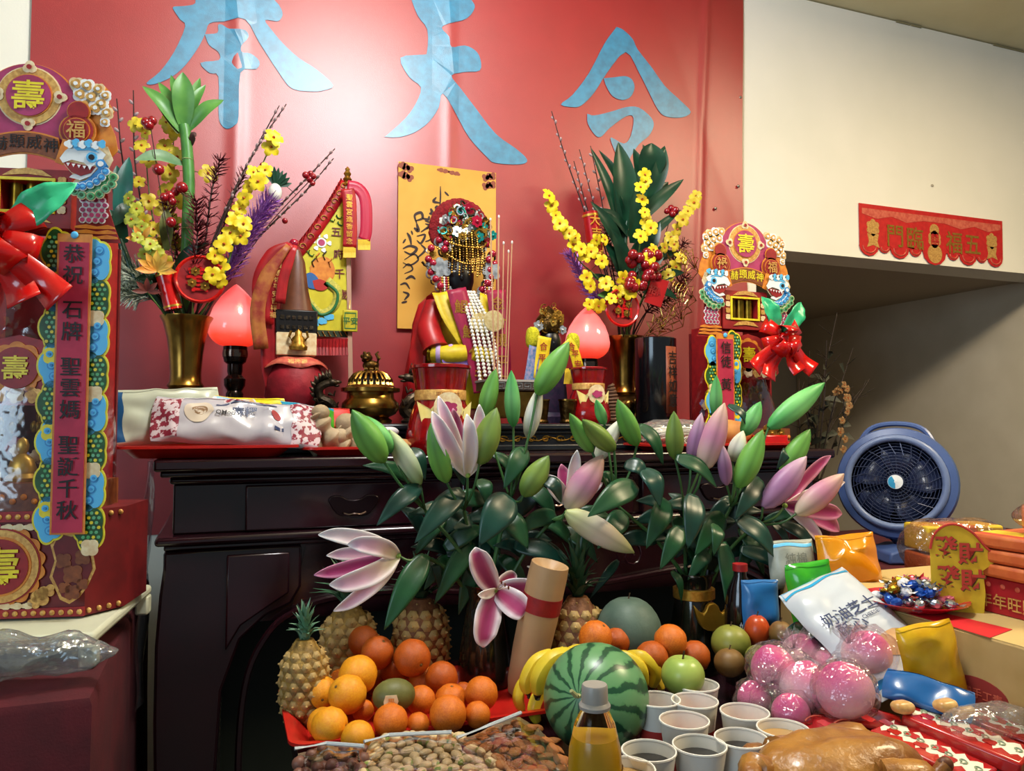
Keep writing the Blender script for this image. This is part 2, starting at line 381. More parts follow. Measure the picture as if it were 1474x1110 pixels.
# curved side frames: cabriole posts with a shoulder, and the arched board between
def post(x0, sgn):
    prof = [(0, 1.088), (.0, 1.05), (-.006, 1.0), (-.012, .9), (-.012, .75), (-.006, .55), (.0, .35), (.004, .15), (-.004, .06), (-.008, 0), (.13, 0), (.12, .05), (.105, .2), (.105, .6), (.115, .8), (.15, .9), (.20, .945), (.25, .965), (.27, 1.0), (.27, 1.088)]
    out = [(x0 + sgn * a, z) for a, z in prof]
    MB().prism(out, .07, y0=TF + .028).obj('front_leg', m_lac, al, bev=.006)
    o2 = [(x0 + sgn * (.10 + .02), 1.075), (x0 + sgn * .245, 1.075), (x0 + sgn * .245, .99), (x0 + sgn * .20, .962), (x0 + sgn * .15, .93), (x0 + sgn * .12, .88)]
    MB().prism(o2, .008, y0=TF + .021).obj('leg_panel', m_lac2, al, bev=.004)
post(TX0 + .02, 1); post(TX1 - .02, -1)
edge = [(.02 + a, z) for a, z in ((.02, .5), (.02, .7), (.035, .83), (.075, .91), (.12, .945), (.2, .97), (.35, .975), (.6, .955), (.71, .985), (.82, .955), (1.07, .975), (1.22, .97), (1.3, .945), (1.345, .91), (1.385, .83), (1.4, .7), (1.4, .5))]
MB().tube(smooth_path([(x, TF + .026, z) for x, z in edge], 4), .007, 6).obj('arch_moulding', m_lac, al)
MB().prism(edge[4:13] + [(1.29, 1.085), (.17, 1.085)], .04, y0=TF + .04).obj('arched_apron', m_lac, al)
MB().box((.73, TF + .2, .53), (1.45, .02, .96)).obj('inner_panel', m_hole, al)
for x in (TX0 + .05, TX1 - .05): MB().box((x, -.36, .56), (.03, .54, 1.04)).obj('side_panel', m_lac, al)
for x in (TX0 + .06, TX1 - .06): MB().box((x, -.09, .54), (.06, .06, 1.08)).obj('rear_leg', m_lac, al)
for cx, cz, s in ((.26, 1.02, 1), (.36, 1.035, .8), (.5, 1.02, 1), (.95, 1.02, 1), (1.15, 1.02, .8)):
    MB().tube([(cx + s * (.008 + .0022 * i) * math.cos(i * .7), TF + .018, cz + s * (.008 + .0022 * i) * math.sin(i * .7)) for i in range(14)], .0026 * s, 5).obj('scroll_carving', m_lac2, al)
# ================================================================ low offering table, side tables
m_cloth = M('dark_red_cloth', '500b16', .85, col2='420912', vs=20, bump=.15, bs=300)
lt = thing('offering_table', 'low dark wooden offering table crowded with fruit and snacks', 'table', (0, 0, 0))
LX0, LX1, LY0, LY1 = .115, 1.53, -2.0, -.69
MB().box(((LX0 + LX1) / 2, (LY0 + LY1) / 2, ZL - .015), (LX1 - LX0, LY1 - LY0, .03)).obj('table_top', m_lac, lt, bev=.004)
MB().box(((LX0 + LX1) / 2, (LY0 + LY1) / 2, ZL - .075), (LX1 - LX0 - .08, LY1 - LY0 - .08, .09)).obj('apron', m_lac, lt)
for x in (LX0 + .06, LX1 - .06):
    for y in (LY0 + .06, LY1 - .06): MB().box((x, y, (ZL - .03) / 2), (.06, .06, ZL - .03)).obj('leg', m_lac, lt, bev=.005)
def draped(name, label, x0, x1, y0, y1, z, cat='table'):
    t = thing(name, label, cat, ((x0 + x1) / 2, (y0 + y1) / 2, 0)); hx, hy = (x1 - x0) / 2, (y1 - y0) / 2
    MB().box((0, 0, z - .02), (2 * hx - .02, 2 * hy - .02, .03)).obj('table_top', m_lac, t)
    for a in (-1, 1):
        for b in (-1, 1): MB().box((a * (hx - .06), b * (hy - .06), (z - .035) / 2), (.04, .04, z - .035)).obj('leg', m_lac, t)
    r = .012; per = []; n = 14
    cor = [(-1, -1), (1, -1), (1, 1), (-1, 1)]
    for k, (a, b) in enumerate(cor):
        c, d = cor[(k + 1) % 4]
        for i in range(n): per.append((hx * (a + (c - a) * i / n), hy * (b + (d - b) * i / n)))
    mb = MB(); vs = []; N = len(per)
    for lv, (zz, g) in enumerate(((z, -.012), (z - .004, -.002), (z - .014, .002), (z - .25, .004), (z - .6, .008), (.03, .012))):
        for i, (x, y) in enumerate(per):
            k = g + (0 if lv < 3 else .007 * (lv - 2) * math.sin(i * 1.7) * .6); L = math.hypot(x / hx, y / hy)
            vs.append((x + k * (1 if x > 0 else -1) * (abs(x) > hx * .98), y + k * (1 if y > 0 else -1) * (abs(y) > hy * .98), zz))
    fs = [tuple(range(N))] + [(l * N + (i + 1) % N, l * N + i, (l + 1) * N + i, (l + 1) * N + (i + 1) % N) for l in range(5) for i in range(N)]
    mb.add(vs, fs); mb.obj('tablecloth', m_cloth, t); return t
draped('side_table', 'side table under a dark red cloth holding the small white table', -1.3, -.165, -1.14, -.28, .975)
draped('side_table', 'side table under a dark red cloth holding the blue fan', 1.62, 2.75, -.98, -.12, .955)
# ================================================================ offering towers
def shade(c, k): return c
m_mag = M('magenta_print', 'b0386a', .5, col2='9c2a52', vs=40)
m_redp = M('deep_red_print', '9c1a1c', .5, col2='851318', vs=50)
m_maroon = M('maroon_board', '6e1418', .55, col2='5c1014', vs=30)
m_orange = M('orange_print', 'd98a2e', .5, col2='c8701f', vs=70)
m_yel = M('yellow_print', 'f0dc2a', .45, col2='dcc520', vs=60)
m_cream = M('cream_print', 'ead9b0', .5, col2='d9b98a', vs=90)
m_whitep = M('white_print', 'e9ecec', .5)
m_blue = M('blue_print', '2f7fc0', .5, col2='3f93d0', vs=60)
m_sky = M('sky_blue_print', '58b6e6', .5)
m_green = M('green_print', '3f9a52', .5, col2='6fb38a', vs=50)
m_dgreen = M('dark_green_print', '1f5a22', .5, col2='173f18', vs=60)
m_black = M('black_ink', '160c0c', .6)
m_brownp = M('brown_print', '8a4a20', .5, col2='6e3516', vs=80)
m_goldbar = M('gold_bar', 'a8842c', .28, .9, col2='8a6a1c', vs=50)
m_ribbon = M('red_satin_ribbon', 'd01410', .22, coat=.5, col2='b80f0d', vs=12)
m_leafg = M('green_satin_leaf', '3fc088', .35, col2='2ea872', vs=25)
m_film = film('clear_wrap', 'f4eeee', .06, .14, 0, .6, 25)
m_acryl = film('clear_acetate', 'f8f4f4', .05, .05, 0, .1)
def bow(root, c, s, leaves):
    b = bpy.data.objects.new('bow', None); sc.collection.objects.link(b); b.parent = root; b.location = c; b['label'] = 'glossy red ribbon bow'
    def strip(path, w, side, nm, mt=m_ribbon, th=.0006):
        pts = smooth_path(path, 5); k = len(pts); sd = Vector(side).normalized(); mb = MB()
        ws = w if callable(w) else (lambda t: w)
        vs = []
        for i, p in enumerate(pts):
            t = i / (k - 1); vs += [p - sd * ws(t), p, p + sd * ws(t)]
        fs = [(3 * i + j, 3 * i + j + 1, 3 * i + j + 4, 3 * i + j + 3) for i in range(k - 1) for j in (0, 1)]
        return mb.add(vs, fs).obj(nm, mt, b, solid=th * 2)
    for th, L, dep in ((150, .060, .030), (35, .058, .030), (200, .052, .034), (-15, .052, .034), (235, .045, .05), (-50, .045, .05), (92, .03, .06)):
        d = Vector((math.cos(R(th)), 0, math.sin(R(th)))); y = Vector((0, -1, 0)); sd = d.cross(y); L *= s; dep *= s
        strip([y * .012 * s, d * L * .45 + y * dep, d * L + y * dep * .8, d * L * 1.12 + y * dep * .3, d * L * .9 + y * .004, d * L * .3 + y * .004], (lambda t: .021 * s * (.35 + .65 * min(1, 2.2 * min(t, 1 - t) + .15))), sd, 'ribbon_loop')
    for th, L in ((-42, .125), (-140, .13), (-62, .10), (-118, .12)):
        d = Vector((math.cos(R(th)), 0, math.sin(R(th)))); sd = d.cross(Vector((0, -1, 0)))
        strip([Vector((0, -.01 * s, 0)), d * L * .3 * s + Vector((0, -.028 * s, 0)), d * L * .7 * s + Vector((0, -.018 * s, 0)), d * L * s + Vector((0, -.03 * s, 0))], (lambda t: .012 * s + .012 * s * t), sd, 'ribbon_tail')
    MB().ell((0, -.022 * s, 0), (.014 * s, .014 * s, .016 * s)).obj('knot', m_ribbon, b)
    for th, L in leaves:
        d = Vector((math.cos(R(th)), 0, math.sin(R(th))))
        MB().blade(smooth_path([d * .02 * s + Vector((0, -.005, 0)), d * .08 * s + Vector((0, -.02 * s, 0)), d * L * s + Vector((0, -.01, 0))], 8), lambda t: .024 * s * max(.015, math.sin(math.pi * (.1 + t * .9)) ** .9), (0, -1, 0), cup=.0, fold=.35, nx=6, ruf=.10).obj('satin_leaf', m_leafg, b, solid=.001)
def tower(root, s, base, text, cside, has_base, chars, bowpos, bows, leaves):
    """offering tower drawn in units of s metres, x to the right of its axis and y down from the top of the board"""
    sh = [0]
    def P(x, y): return ((x - 45) * s, (base - y + sh[0]) * s)
    def C1(x, y): return P(x / 2.775, 80 + y / 2.775)
    U = lambda pts: [P(*p) for p in pts]
    def mir(pts, sg): return pts if sg > 0 else [(-x, z) for x, z in pts]
    DY = [0]
    def lay(mb, pts, m, k, t=.0012): mb.prism(pts, t, m, y0=-.0014 * k - t)
    # --- arch board
    arch = [P(45 + 62 * math.cos(R(a)), 165 - 62 * math.sin(R(a))) for a in range(-8, 189, 7)] + U([(-14, 215), (104, 215)])
    mb = MB(); lay(mb, [(x * 1.0, z + .0) for x, z in [P(45 + 66 * math.cos(R(a)), 166 - 64 * math.sin(R(a))) for a in range(-8, 189, 7)] + U([(-19, 218), (109, 218)])], m_orange, 1, .003); lay(mb, arch, m_mag, 3, .002)
    o = mb.obj('arch_board', None, root)
    mb = MB(); cx, cz = P(45, 150); lay(mb, circ(cx, cz, 43 * s, 32), m_cream, 4); lay(mb, circ(cx, cz, 41 * s, 32), m_goldp, 5); lay(mb, circ(cx, cz, 31 * s, 32), m_orange, 6); lay(mb, circ(cx, cz, 29.5 * s, 32), m_mag, 7)
    for a in (0, 90, 180, 270):
        x, z = cx + 41 * s * math.cos(R(a)), cz + 41 * s * math.sin(R(a)); lay(mb, lobes(x, z, 7 * s, 3, .4, a0=a + 60), m_cream, 6); lay(mb, circ(x, z, 3.5 * s, 10), m_redp, 8)
    mb.obj('medallion', None, o)
    MB().text('壽', 46 * s, m_yel, T3(cx, -.012, cz), .012).obj('character', m_yel, o)
    # --- signboard with four characters
    mb = MB()
    top = [P(x, 212 - 10 * math.cos((x - 45) / 46 * 1.5) + 3) for x in range(-2, 93, 8)]; bot = [P(x, 242 - 12 * math.cos((x - 45) / 46 * 1.5) + 3) for x in range(92, -3, -8)]
    lay(mb, [(x * 1.03, z + .003) for x, z in top] + [(x * 1.03, z - .003) for x, z in bot], m_orange, 9); lay(mb, top + bot, m_brownp, 10)
    sb = mb.obj('signboard', None, root)
    for i, ch in enumerate('赫顯威神'):
        x = 12 + i * 22; MB().text(ch, 21 * s, m_black if not chars else m_yel, T3(P(x, 226)[0], -.016, P(x, 218 + 8 * (1 - math.cos((x - 45) / 46 * 1.5)))[1]), .01).obj('character', None, sb)
    for sg in (-1, 1):
        mb = MB(); lay(mb, mir(U([(84, 246), (94, 212), (104, 214), (95, 250)]), sg), m_orange, 11); mb.obj('scroll_end', None, sb)
    # --- side ornaments, mirrored
    for sg in (-1, 1):
        mb = MB(); yb = 1
        lay(mb, mir(U([(92, 165), (90, 150), (98, 122), (112, 118), (128, 128), (140, 124), (152, 136), (150, 152), (158, 165), (150, 178), (160, 200), (164, 222), (150, 240), (120, 250), (96, 240)]), sg), m_orange, 2)
        for (x, y, r, mt) in ((106, 128, 9, 0), (121, 130, 9, 1), (136, 134, 8, 0), (146, 143, 7, 1), (112, 143, 9, 1), (127, 146, 9, 0), (141, 155, 9, 1), (148, 168, 8, 0), (133, 162, 9, 1), (118, 158, 8, 0), (146, 182, 6, 1)):
            q = P(x, y); c = mir([q], sg)[0]
            lay(mb, lobes(*c, r * s, 4, .25), m_whitep if mt else m_cream, 3 + mt); lay(mb, lobes(*c, r * .62 * s, 3, .3), m_goldp, 5); lay(mb, circ(*c, r * .33 * s, 8), m_whitep, 6)
        mb.obj('cloud_print', None, root)
        mb = MB(); c = mir([P(112, 170)], sg)[0]; d = mir([P(111, 198)], sg)[0]
        lay(mb, circ(*c, 16 * s, 20), m_orange, 7); lay(mb, circ(*d, 25 * s, 24), m_orange, 7); lay(mb, circ(*c, 14 * s, 20), m_redp, 9); lay(mb, circ(*d, 22 * s, 24), m_redp, 9); lay(mb, circ(*d, 18 * s, 24), m_orange, 10); lay(mb, circ(*d, 16.5 * s, 24), m_redp, 11)
        g = mb.obj('gourd_plaque', None, root)
        MB().text('福' if sg > 0 else '祿', 27 * s, m_goldp, T3(d[0], -.019, d[1]), .01).obj('character', None, g)
        mb = MB()
        D = lambda pts: mir([C1(*p) for p in pts], sg)
        lay(mb, D([(245, 440), (285, 388), (425, 388), (447, 440), (430, 478), (462, 500), (455, 545), (425, 562), (405, 590), (350, 596), (312, 585), (292, 545), (315, 520), (285, 490)]), m_cream, 10)
        lay(mb, D([(300, 548), (350, 535), (395, 490), (425, 480), (455, 503), (446, 540), (420, 555), (400, 580), (355, 588), (318, 577)]), m_green, 11)
        lay(mb, D([(303, 545), (350, 528), (392, 485), (412, 440), (432, 470), (415, 500), (408, 525), (385, 535), (372, 558), (340, 560), (325, 572)]), m_blue, 12)
        lay(mb, D([(290, 520), (330, 530), (368, 512), (392, 478), (372, 470), (340, 500), (300, 510)]), m_whitep, 13)
        lay(mb, D([(262, 455), (300, 462), (350, 470), (385, 475), (370, 500), (332, 514), (298, 500)]), m_redp, 14)
        lay(mb, D([(275, 418), (300, 395), (350, 390), (400, 405), (425, 425), (405, 458), (365, 480), (345, 462), (300, 452), (268, 466), (256, 448)]), m_whitep, 15)
        lay(mb, D([(300, 400), (340, 396), (380, 405), (400, 420), (360, 412), (320, 415)]), m_sky, 16)
        for k_, (x_, y_) in enumerate(((452, 512), (446, 540), (424, 560), (402, 582), (370, 592), (336, 588), (310, 574))):
            e = mir([C1(x_, y_)], sg)[0]; lay(mb, circ(*e, 7 * s, 10), m_cream, 12); lay(mb, circ(*e, 5.4 * s, 10), m_green, 13); lay(mb, circ(*e, 2.6 * s, 8), m_dgreen, 14)
        for k_, (x_, y_) in enumerate(((424, 492), (410, 516), (392, 534), (368, 548), (342, 556), (320, 556))):
            e = mir([C1(x_, y_)], sg)[0]; lay(mb, circ(*e, 6 * s, 10), m_whitep, 14); lay(mb, circ(*e, 4.6 * s, 10), m_blue, 15); lay(mb, circ(*e, 2 * s, 8), m_sky, 16)
        for k_ in range(5):
            e = mir([C1(288 + k_ * 20, 466 + k_ * 3)], sg)[0]; lay(mb, [(e[0] - 2.2 * s, e[1]), (e[0] + 2.2 * s, e[1]), (e[0], e[1] - 4.5 * s)], m_whitep, 16)
        for k_ in range(6):
            e = mir([C1(290 + k_ * 24, 392 - (k_ % 2) * 6)], sg)[0]; lay(mb, lobes(*e, 4.6 * s, 3, .4), m_sky if k_ % 2 else m_whitep, 17)
        e = mir([C1(374, 440)], sg)[0]; lay(mb, circ(*e, 7.5 * s, 12), m_sky, 16); lay(mb, circ(*e, 4 * s, 10), m_black, 17)
        e = mir([C1(408, 465)], sg)[0]; lay(mb, circ(*e, 7 * s, 12), m_blue, 16); lay(mb, circ(*e, 4 * s, 10), m_whitep, 17)
        mb.obj('dragon_head', None, root)
        mb = MB(); lay(mb, D([(312, 590), (425, 570), (432, 640), (455, 710), (478, 770), (300, 770), (310, 700)]), m_redp, 6)
        for j in range(5):
            for i in range(4):
                e = mir([C1(335 + i * 24 + (j % 2) * 10, 602 + j * 20)], sg)[0]; lay(mb, circ(*e, 5 * s, 9), m_whitep, 7); lay(mb, circ(*e, 3.2 * s, 8), m_mag, 8)
        for i in range(3):
            lay(mb, D([(308 - i * 2, 708 + i * 20), (350, 700 + i * 20), (390, 708 + i * 20), (430, 700 + i * 20), (455 + i * 6, 708 + i * 20), (458 + i * 6, 716 + i * 20), (390, 718 + i * 20), (308 - i * 2, 716 + i * 20)]), m_orange, 8)
        mb.obj('dragon_neck', None, root)
    # --- window box with gold bars
    wx0, wz0 = P(-13, 338); wx1, wz1 = P(103, 254); bx = thing_part = bpy.data.objects.new('window_box', None); sc.collection.objects.link(bx); bx.parent = root
    MB().ring([(wx0, wz0), (wx1, wz0), (wx1, wz1), (wx0, wz1)], U([(10, 314), (78, 314), (78, 271), (10, 271)]), .05, y0=-.004).obj('box_frame', m_redp, bx)
    MB().box(((wx0 + wx1) / 2, .055, (wz0 + wz1) / 2), (wx1 - wx0, .006, wz1 - wz0)).obj('box_back', m_maroon, bx)
    q = U([(6, 318), (82, 318), (82, 267), (6, 267)]); MB().ring(q, U([(10, 314), (78, 314), (78, 271), (10, 271)]), .004, y0=-.008).obj('gold_frame', m_yel, bx)
    for i in range(3):
        x, z = P(22 + i * 22, 316); MB().lathe([(9.5 * s, 0), (9.5 * s, 46 * s)], 14, X=T3(x, .022, z)).obj('gold_bar', m_goldbar, bx)
    for y in (260, 326):
        mb = MB(); lay(mb, U([(12, y + 5), (26, y - 4), (45, y - 7), (64, y - 4), (78, y + 5), (45, y + 2)]), m_goldp, 4); mb.obj('crest_print', None, bx)
    for sg in (-1, 1):
        mb = MB()
        for i in range(4):
            c = mir([P(91, 270 + i * 14)], sg)[0]; lay(mb, lobes(*c, 5 * s, 4, .3), m_cream if i % 2 else m_goldp, 4)
        mb.obj('border_print', None, bx)
    # --- back board, clear cover and inner stage
    zb = P(0, 735)[1] if has_base else .0
    yb_ = 735 if has_base else base
    mb = MB(); mb.box((0, .14, (zb + P(0, 340)[1]) / 2), ((170 if has_base else 150) * s, .008, (yb_ - 340) * s)); mb.obj('back_board', m_maroon, root)
    for sg in (-1, 1): MB().box((sg * (80 if has_base else 70) * s, .07, (zb + P(0, 330)[1]) / 2), (.006, .13, (yb_ - 330) * s)).obj('corner_post', m_redp, root)
    MB().lathe([(108 * s, zb), (104 * s, P(0, 385 + (yb_ - 385) * .66)[1]), (80 * s, P(0, 385 + (yb_ - 385) * .27)[1]), (52 * s, P(0, 385)[1])], 24, X=T3(0, .07, 0), sy=.8, a0=180, a1=360).obj('clear_cover', m_film, root)
    sh[0] = 735 - yb_
    mb = MB(); q = lobes(*P(35 + 8, 538), 33 * s, 10, .12); lay(mb, U([(-35, 575), (-28, 520), (-5, 510), (20, 498), (45, 492), (70, 498), (95, 510), (118, 520), (125, 575), (110, 590), (-20, 590)]), m_redp, 1, .003)
    lay(mb, q, m_orange, 4); lay(mb, circ(*P(43, 538), 29 * s, 24), m_redp, 6); mb2 = mb.obj('inner_plaque', None, root, (0, -.012, 0))
    MB().text('壽', 36 * s, m_yel, T3(P(43, 538)[0], -.011, P(43, 538)[1]), .012).obj('character', None, mb2)
    mb = MB()
    for i, (x, mt) in enumerate(((-20, m_green), (0, m_cream), (20, m_goldp), (43, m_cream), (66, m_goldp), (86, m_cream), (106, m_green))):
        lay(mb, lobes(*P(x, 576), 9 * s, 5, .3), mt, 4)
    mb.obj('garland_print', None, mb2)
    st = bpy.data.objects.new('inner_stage', None); sc.collection.objects.link(st); st.parent = root
    m_gil = M('gilt_relief', 'a9862e', .35, .7, col2='6e5418', vs=120, bump=.4, bs=160)
    rr = random.Random(3)
    for i in range(26):
        x = -38 + rr.random() * 166; y = 597 + rr.random() * 32
        MB().ell((0, 0, 0), (5 * s, 4 * s, 9 * s), nu=7, nv=5).obj('gilt_tassel', m_gil, st, (*[(P(x, y)[0])], .03 + rr.random() * .03, P(x, y)[1]))
    for i in range(22):
        x = -35 + rr.random() * 160; y = 640 + rr.random() * 40
        MB().prism(lobes(0, 0, 7 * s, 5, .35), .002).obj('paper_flower', (M('lilac_paper', '9d98c8', .5), M('silver_paper', '8f96a8', .35, .5), m_redp, m_cream)[i % 4], st, (P(x, y)[0], .045 + rr.random() * .03, P(x, y)[1]))
    bd = MB(); x, z = P(40, 700); bd.lathe([(0, 0), (20 * s, 2 * s), (24 * s, 8 * s), (17 * s, 14 * s), (19 * s, 20 * s), (15 * s, 34 * s), (8 * s, 40 * s), (5 * s, 42 * s), (8 * s, 48 * s), (8.5 * s, 55 * s), (6 * s, 62 * s), (0, 66 * s)], 16, sy=.7)
    bd.obj('seated_figure', M('gold_figure', 'd0a848', .35, .6), st, (x, .02, z))
    for sg in (-1, 1): MB().box((x + sg * 28 * s, .005, z + 8 * s), (11 * s, .004, 18 * s)).obj('paper_card', m_whitep, st)
    MB().box((0, .035, P(0, 716)[1]), (205 * s, .12, 38 * s)).obj('stage_floor', m_brownp, st)
    for i in range(15):
        MB().ell((0, 0, 0), (4.4 * s, .003, 4.4 * s), nu=10, nv=6).obj('fringe_bead', m_orange, st, (P(-52 + i * 14, 0)[0], -.026, P(0, 716 + (i % 2) * 6)[1]))
    sh[0] = 0
    # --- couplet strip with scale-and-cloud edging
    sgs = [cside]
    for sg in sgs:
        cx = 128; yA, yB = 356, 762
        cp = bpy.data.objects.new('couplet_strip', None); sc.collection.objects.link(cp); cp.parent = root; cp.location = (0, -.05, 0)
        if not has_base: yB = int(base) - 14
        k = 0
        for y in range(yA + 30, yB - 10, 52):
            for e in (-1, 1):
                mb = MB(); mt = m_sky if (k + (e > 0)) % 2 else m_dgreen
                q = mir([P(cx + e * 25, y + 6 * e)], sg)[0]
                lay(mb, lobes(*q, 19 * s, 5, .18, rz=30 * s), m_yel, 1); lay(mb, lobes(*q, 16.5 * s, 5, .18, rz=27 * s), mt, 2)
                if mt is m_dgreen:
                    for a in range(4):
                        for b in range(7): lay(mb, circ(q[0] + (a - 1.5) * 6.5 * s + (b % 2) * 3 * s, q[1] + (b - 3) * 6.5 * s, 2.4 * s, 6), m_green if (a + b) % 3 else m_yel, 3, .0006)
                else:
                    for a in range(3): lay(mb, circ(q[0] + e * sg * (a * 3 - 1) * s, q[1] + (a - 1) * 15 * s, 6.5 * s, 12), m_blue, 3, .0006); lay(mb, circ(q[0] + e * sg * (a * 3 - 1) * s, q[1] + (a - 1) * 15 * s, 4.5 * s, 12), m_sky, 4, .0006); lay(mb, circ(q[0] + e * sg * (a * 3 - 1) * s, q[1] + (a - 1) * 15 * s, 2 * s, 8), m_blue, 5, .0006)
                mb.obj('edge_scallop', None, cp)
            q = mir([P(cx + (1 if k % 2 else -1) * 27, y + 33)], sg)[0]; mb = MB(); lay(mb, lobes(*q, 10 * s, 4, .25), m_cream if k % 2 else m_yel, 3); mb.obj('cloud_tip', None, cp); k += 1
        a, b = mir([P(cx - 22, yB + 2)], sg)[0], mir([P(cx + 22, yA)], sg)[0]; x0, x1 = sorted((a[0], b[0]))
        mb = MB(); lay(mb, [(x0, a[1]), (x1, a[1]), (x1, b[1]), (x0, b[1])], m_orange, 7); lay(mb, [(x0 + 3 * s, a[1] + .003), (x1 - 3 * s, a[1] + .003), (x1 - 3 * s, b[1] - .014), (x0 + 3 * s, b[1] - .014)], M('rose_paper', 'b82a48', .6, col2='a82040', vs=30), 8); mb.obj('strip_card', None, cp)
        y = yA + 28
        for ch in text:
            if ch != ' ': MB().text(ch, 27 * s, m_black, T3(mir([P(cx, y)], sg)[0][0], -.0145, P(cx, y)[1]), .012).obj('character', None, cp)
            y += 29 if ch != ' ' else 19
        q = mir([P(cx, yA + 2)], sg)[0]; MB().ell((q[0], -.013, q[1]), (5 * s, .002, 5 * s)).obj('blue_stud', m_sky, cp)
    # --- box base
    if has_base:
        hw = 132 * s; d = .15
        oc = [(-hw * .74, -.03), (hw * .74, -.03), (hw, .03), (hw, .15), (-hw, .15), (-hw, .03)]
        mb = MB(); h = zb; n = 6
        mb.add([(x, y, .002) for x, y in oc] + [(x, y, h) for x, y in oc], [tuple(range(6))[::-1], tuple(range(6, 12))] + [(i, (i + 1) % 6, 6 + (i + 1) % 6, 6 + i) for i in range(6)])
        bb = mb.obj('base_box', m_maroon, root)
        MB().prism([(-hw * .745, h - 14 * s), (hw * .745, h - 14 * s), (hw * .745, h), (-hw * .745, h)], .003, y0=-.034).obj('stud_band', m_redp, bb)
        MB().prism([(-hw * .745, 0.002), (hw * .745, 0.002), (hw * .745, 14 * s), (-hw * .745, 14 * s)], .003, y0=-.034).obj('stud_band', m_redp, bb)
        for z in (h - 7 * s, 8 * s):
            for i in range(17):
                MB().ell(((i - 8) * 11.6 * s, -.035, z), (3.8 * s, .002, 3.8 * s), nu=9, nv=5).obj('stud', m_goldp, bb)
            for e in (-1, 1):
                for i in range(4): 
                    t = (i + .5) / 4; MB().ell((e * hw * (.74 + .26 * t), -.033 + .06 * t, z), (3.8 * s, .003, 3.8 * s), nu=9, nv=5).obj('stud', m_goldp, bb)
        mb = MB(); c = P(36, 808); 
        lay(mb, lobes(*c, 52 * s, 16, .1, 128), m_orange, 1); lay(mb, circ(*c, 51 * s, 40), m_redp, 2); lay(mb, circ(*c, 49 * s, 40), m_goldp, 3); lay(mb, circ(*c, 40 * s, 40), m_orange, 4); lay(mb, circ(*c, 37 * s, 40), m_redp, 5)
        md = mb.obj('medallion', None, bb, (0, -.031, 0))
        MB().text('壽', 56 * s, m_yel, T3(c[0], -.010, c[1]), .012).obj('character', None, md)
        for e in (-1, 1):
            mb = MB()
            for (x, y, r) in ((36 + e * 52, 850, 9), (36 + e * 62, 842, 6), (36 + e * 44, 858, 6), (36 + e * 53, 846, 7)):
                lay(mb, lobes(*P(x, y), r * s, 3, .45), m_goldp, 2)
            mb.obj('bat_print', None, bb, (0, -.030, 0))
            for y in (756, 862):
                mb = MB()
                for i in range(6): lay(mb, lobes(*P(36 + (i - 2.5) * 14, y), 6 * s, 3, .4, rz=3.5 * s), m_cream if i != 2 else m_mag, 2)
                if e > 0: mb.obj('vine_print', None, bb, (0, -.030, 0))
        # standing dragon card on the chamfered corner
        mb = MB(); 
        out = [(112, 760), (104, 778), (110, 800), (104, 822), (112, 838), (118, 852), (130, 858), (142, 850), (152, 836), (162, 812), (158, 790), (166, 770), (158, 750), (150, 760), (130, 764)]
        lay(mb, U([(x, y) for x, y in out]), m_goldp, 1); lay(mb, [(P(134, 806)[0] + (P(x, y)[0] - P(134, 806)[0]) * .86, P(134, 806)[1] + (P(x, y)[1] - P(134, 806)[1]) * .9) for x, y in out], m_maroon, 2)
        for (x, y, r) in ((122, 800, 8), (146, 796, 8), (134, 818, 10), (124, 836, 6), (146, 832, 6), (134, 842, 8)): lay(mb, lobes(*P(x, y), r * s, 4, .4), m_brownp, 3)
        mb.obj('dragon_card', None, bb, (0, -.048, 0))
    for i, (x, y) in enumerate(bowpos): bow(root, (P(x, y)[0], -.07, P(x, y)[1]), bows, leaves)
    return root
sL = .00119
tl = thing('offering_tower', 'tall red and gold paper offering tower with a long inscribed couplet strip and box base', 'paper tower', (at(45, 150, -.86).x, -.86, 1.032), R(-12))
tower(tl, sL, 880, '恭祝 石牌 聖雲媽 聖誕千秋', 1, True, False, [(38, 372)], 1.12, [(40, .135), (140, .12)])
# the shorter tower on the altar
pr = at(1070, 340, -.40); sR = mpp(pr) * .655
tr = thing('offering_tower', 'shorter red and gold paper offering tower standing on the altar table', 'paper tower', (pr.x, -.40, ZT + .0015), 0)
zt = pr.z + 18 * mpp(pr) - ZT
tower(tr, sR, 103 + zt / sR, '信徒 黃', -1, False, True, [(92, 362)], 1.12, [(55, .125), (118, .125)])
# ---------------------------------------------------------------- small white table under the tall tower, with a bag below
m_wt = M('white_plastic_board', 'cfd0b8', .5, col2='c5c6ac', vs=8)
wt = thing('small_white_table', 'low white plastic table under the tall offering tower', 'table', (-.43, -.80, .976), R(-8))
MB().box((0, 0, .045), (.56, .36, .018)).obj('table_top', m_wt, wt, bev=.006)
for a in (-1, 1):
    for b in (-1, 1): MB().box((a * .268, b * .165, .018), (.024, .03, .036)).obj('leg', m_wt, wt, bev=.004)
tag(bpy.data.objects['offering_tower'], None)
m_bagf = film('milky_plastic_bag', 'dfe4e6', .16, .14, .08, 1, 40)
def crumple(fn, nu=26, nv=18, seed=0, amp=.01):
    from mathutils import noise
    def g(u, v):
        p = fn(u, v); n = noise.noise_vector(p * 22 + Vector((seed * 3.1, seed, 0))) ; n2 = noise.noise_vector(p * 60 + Vector((seed, 0, 5)))
        return p + n * amp + n2 * amp * .35
    return g
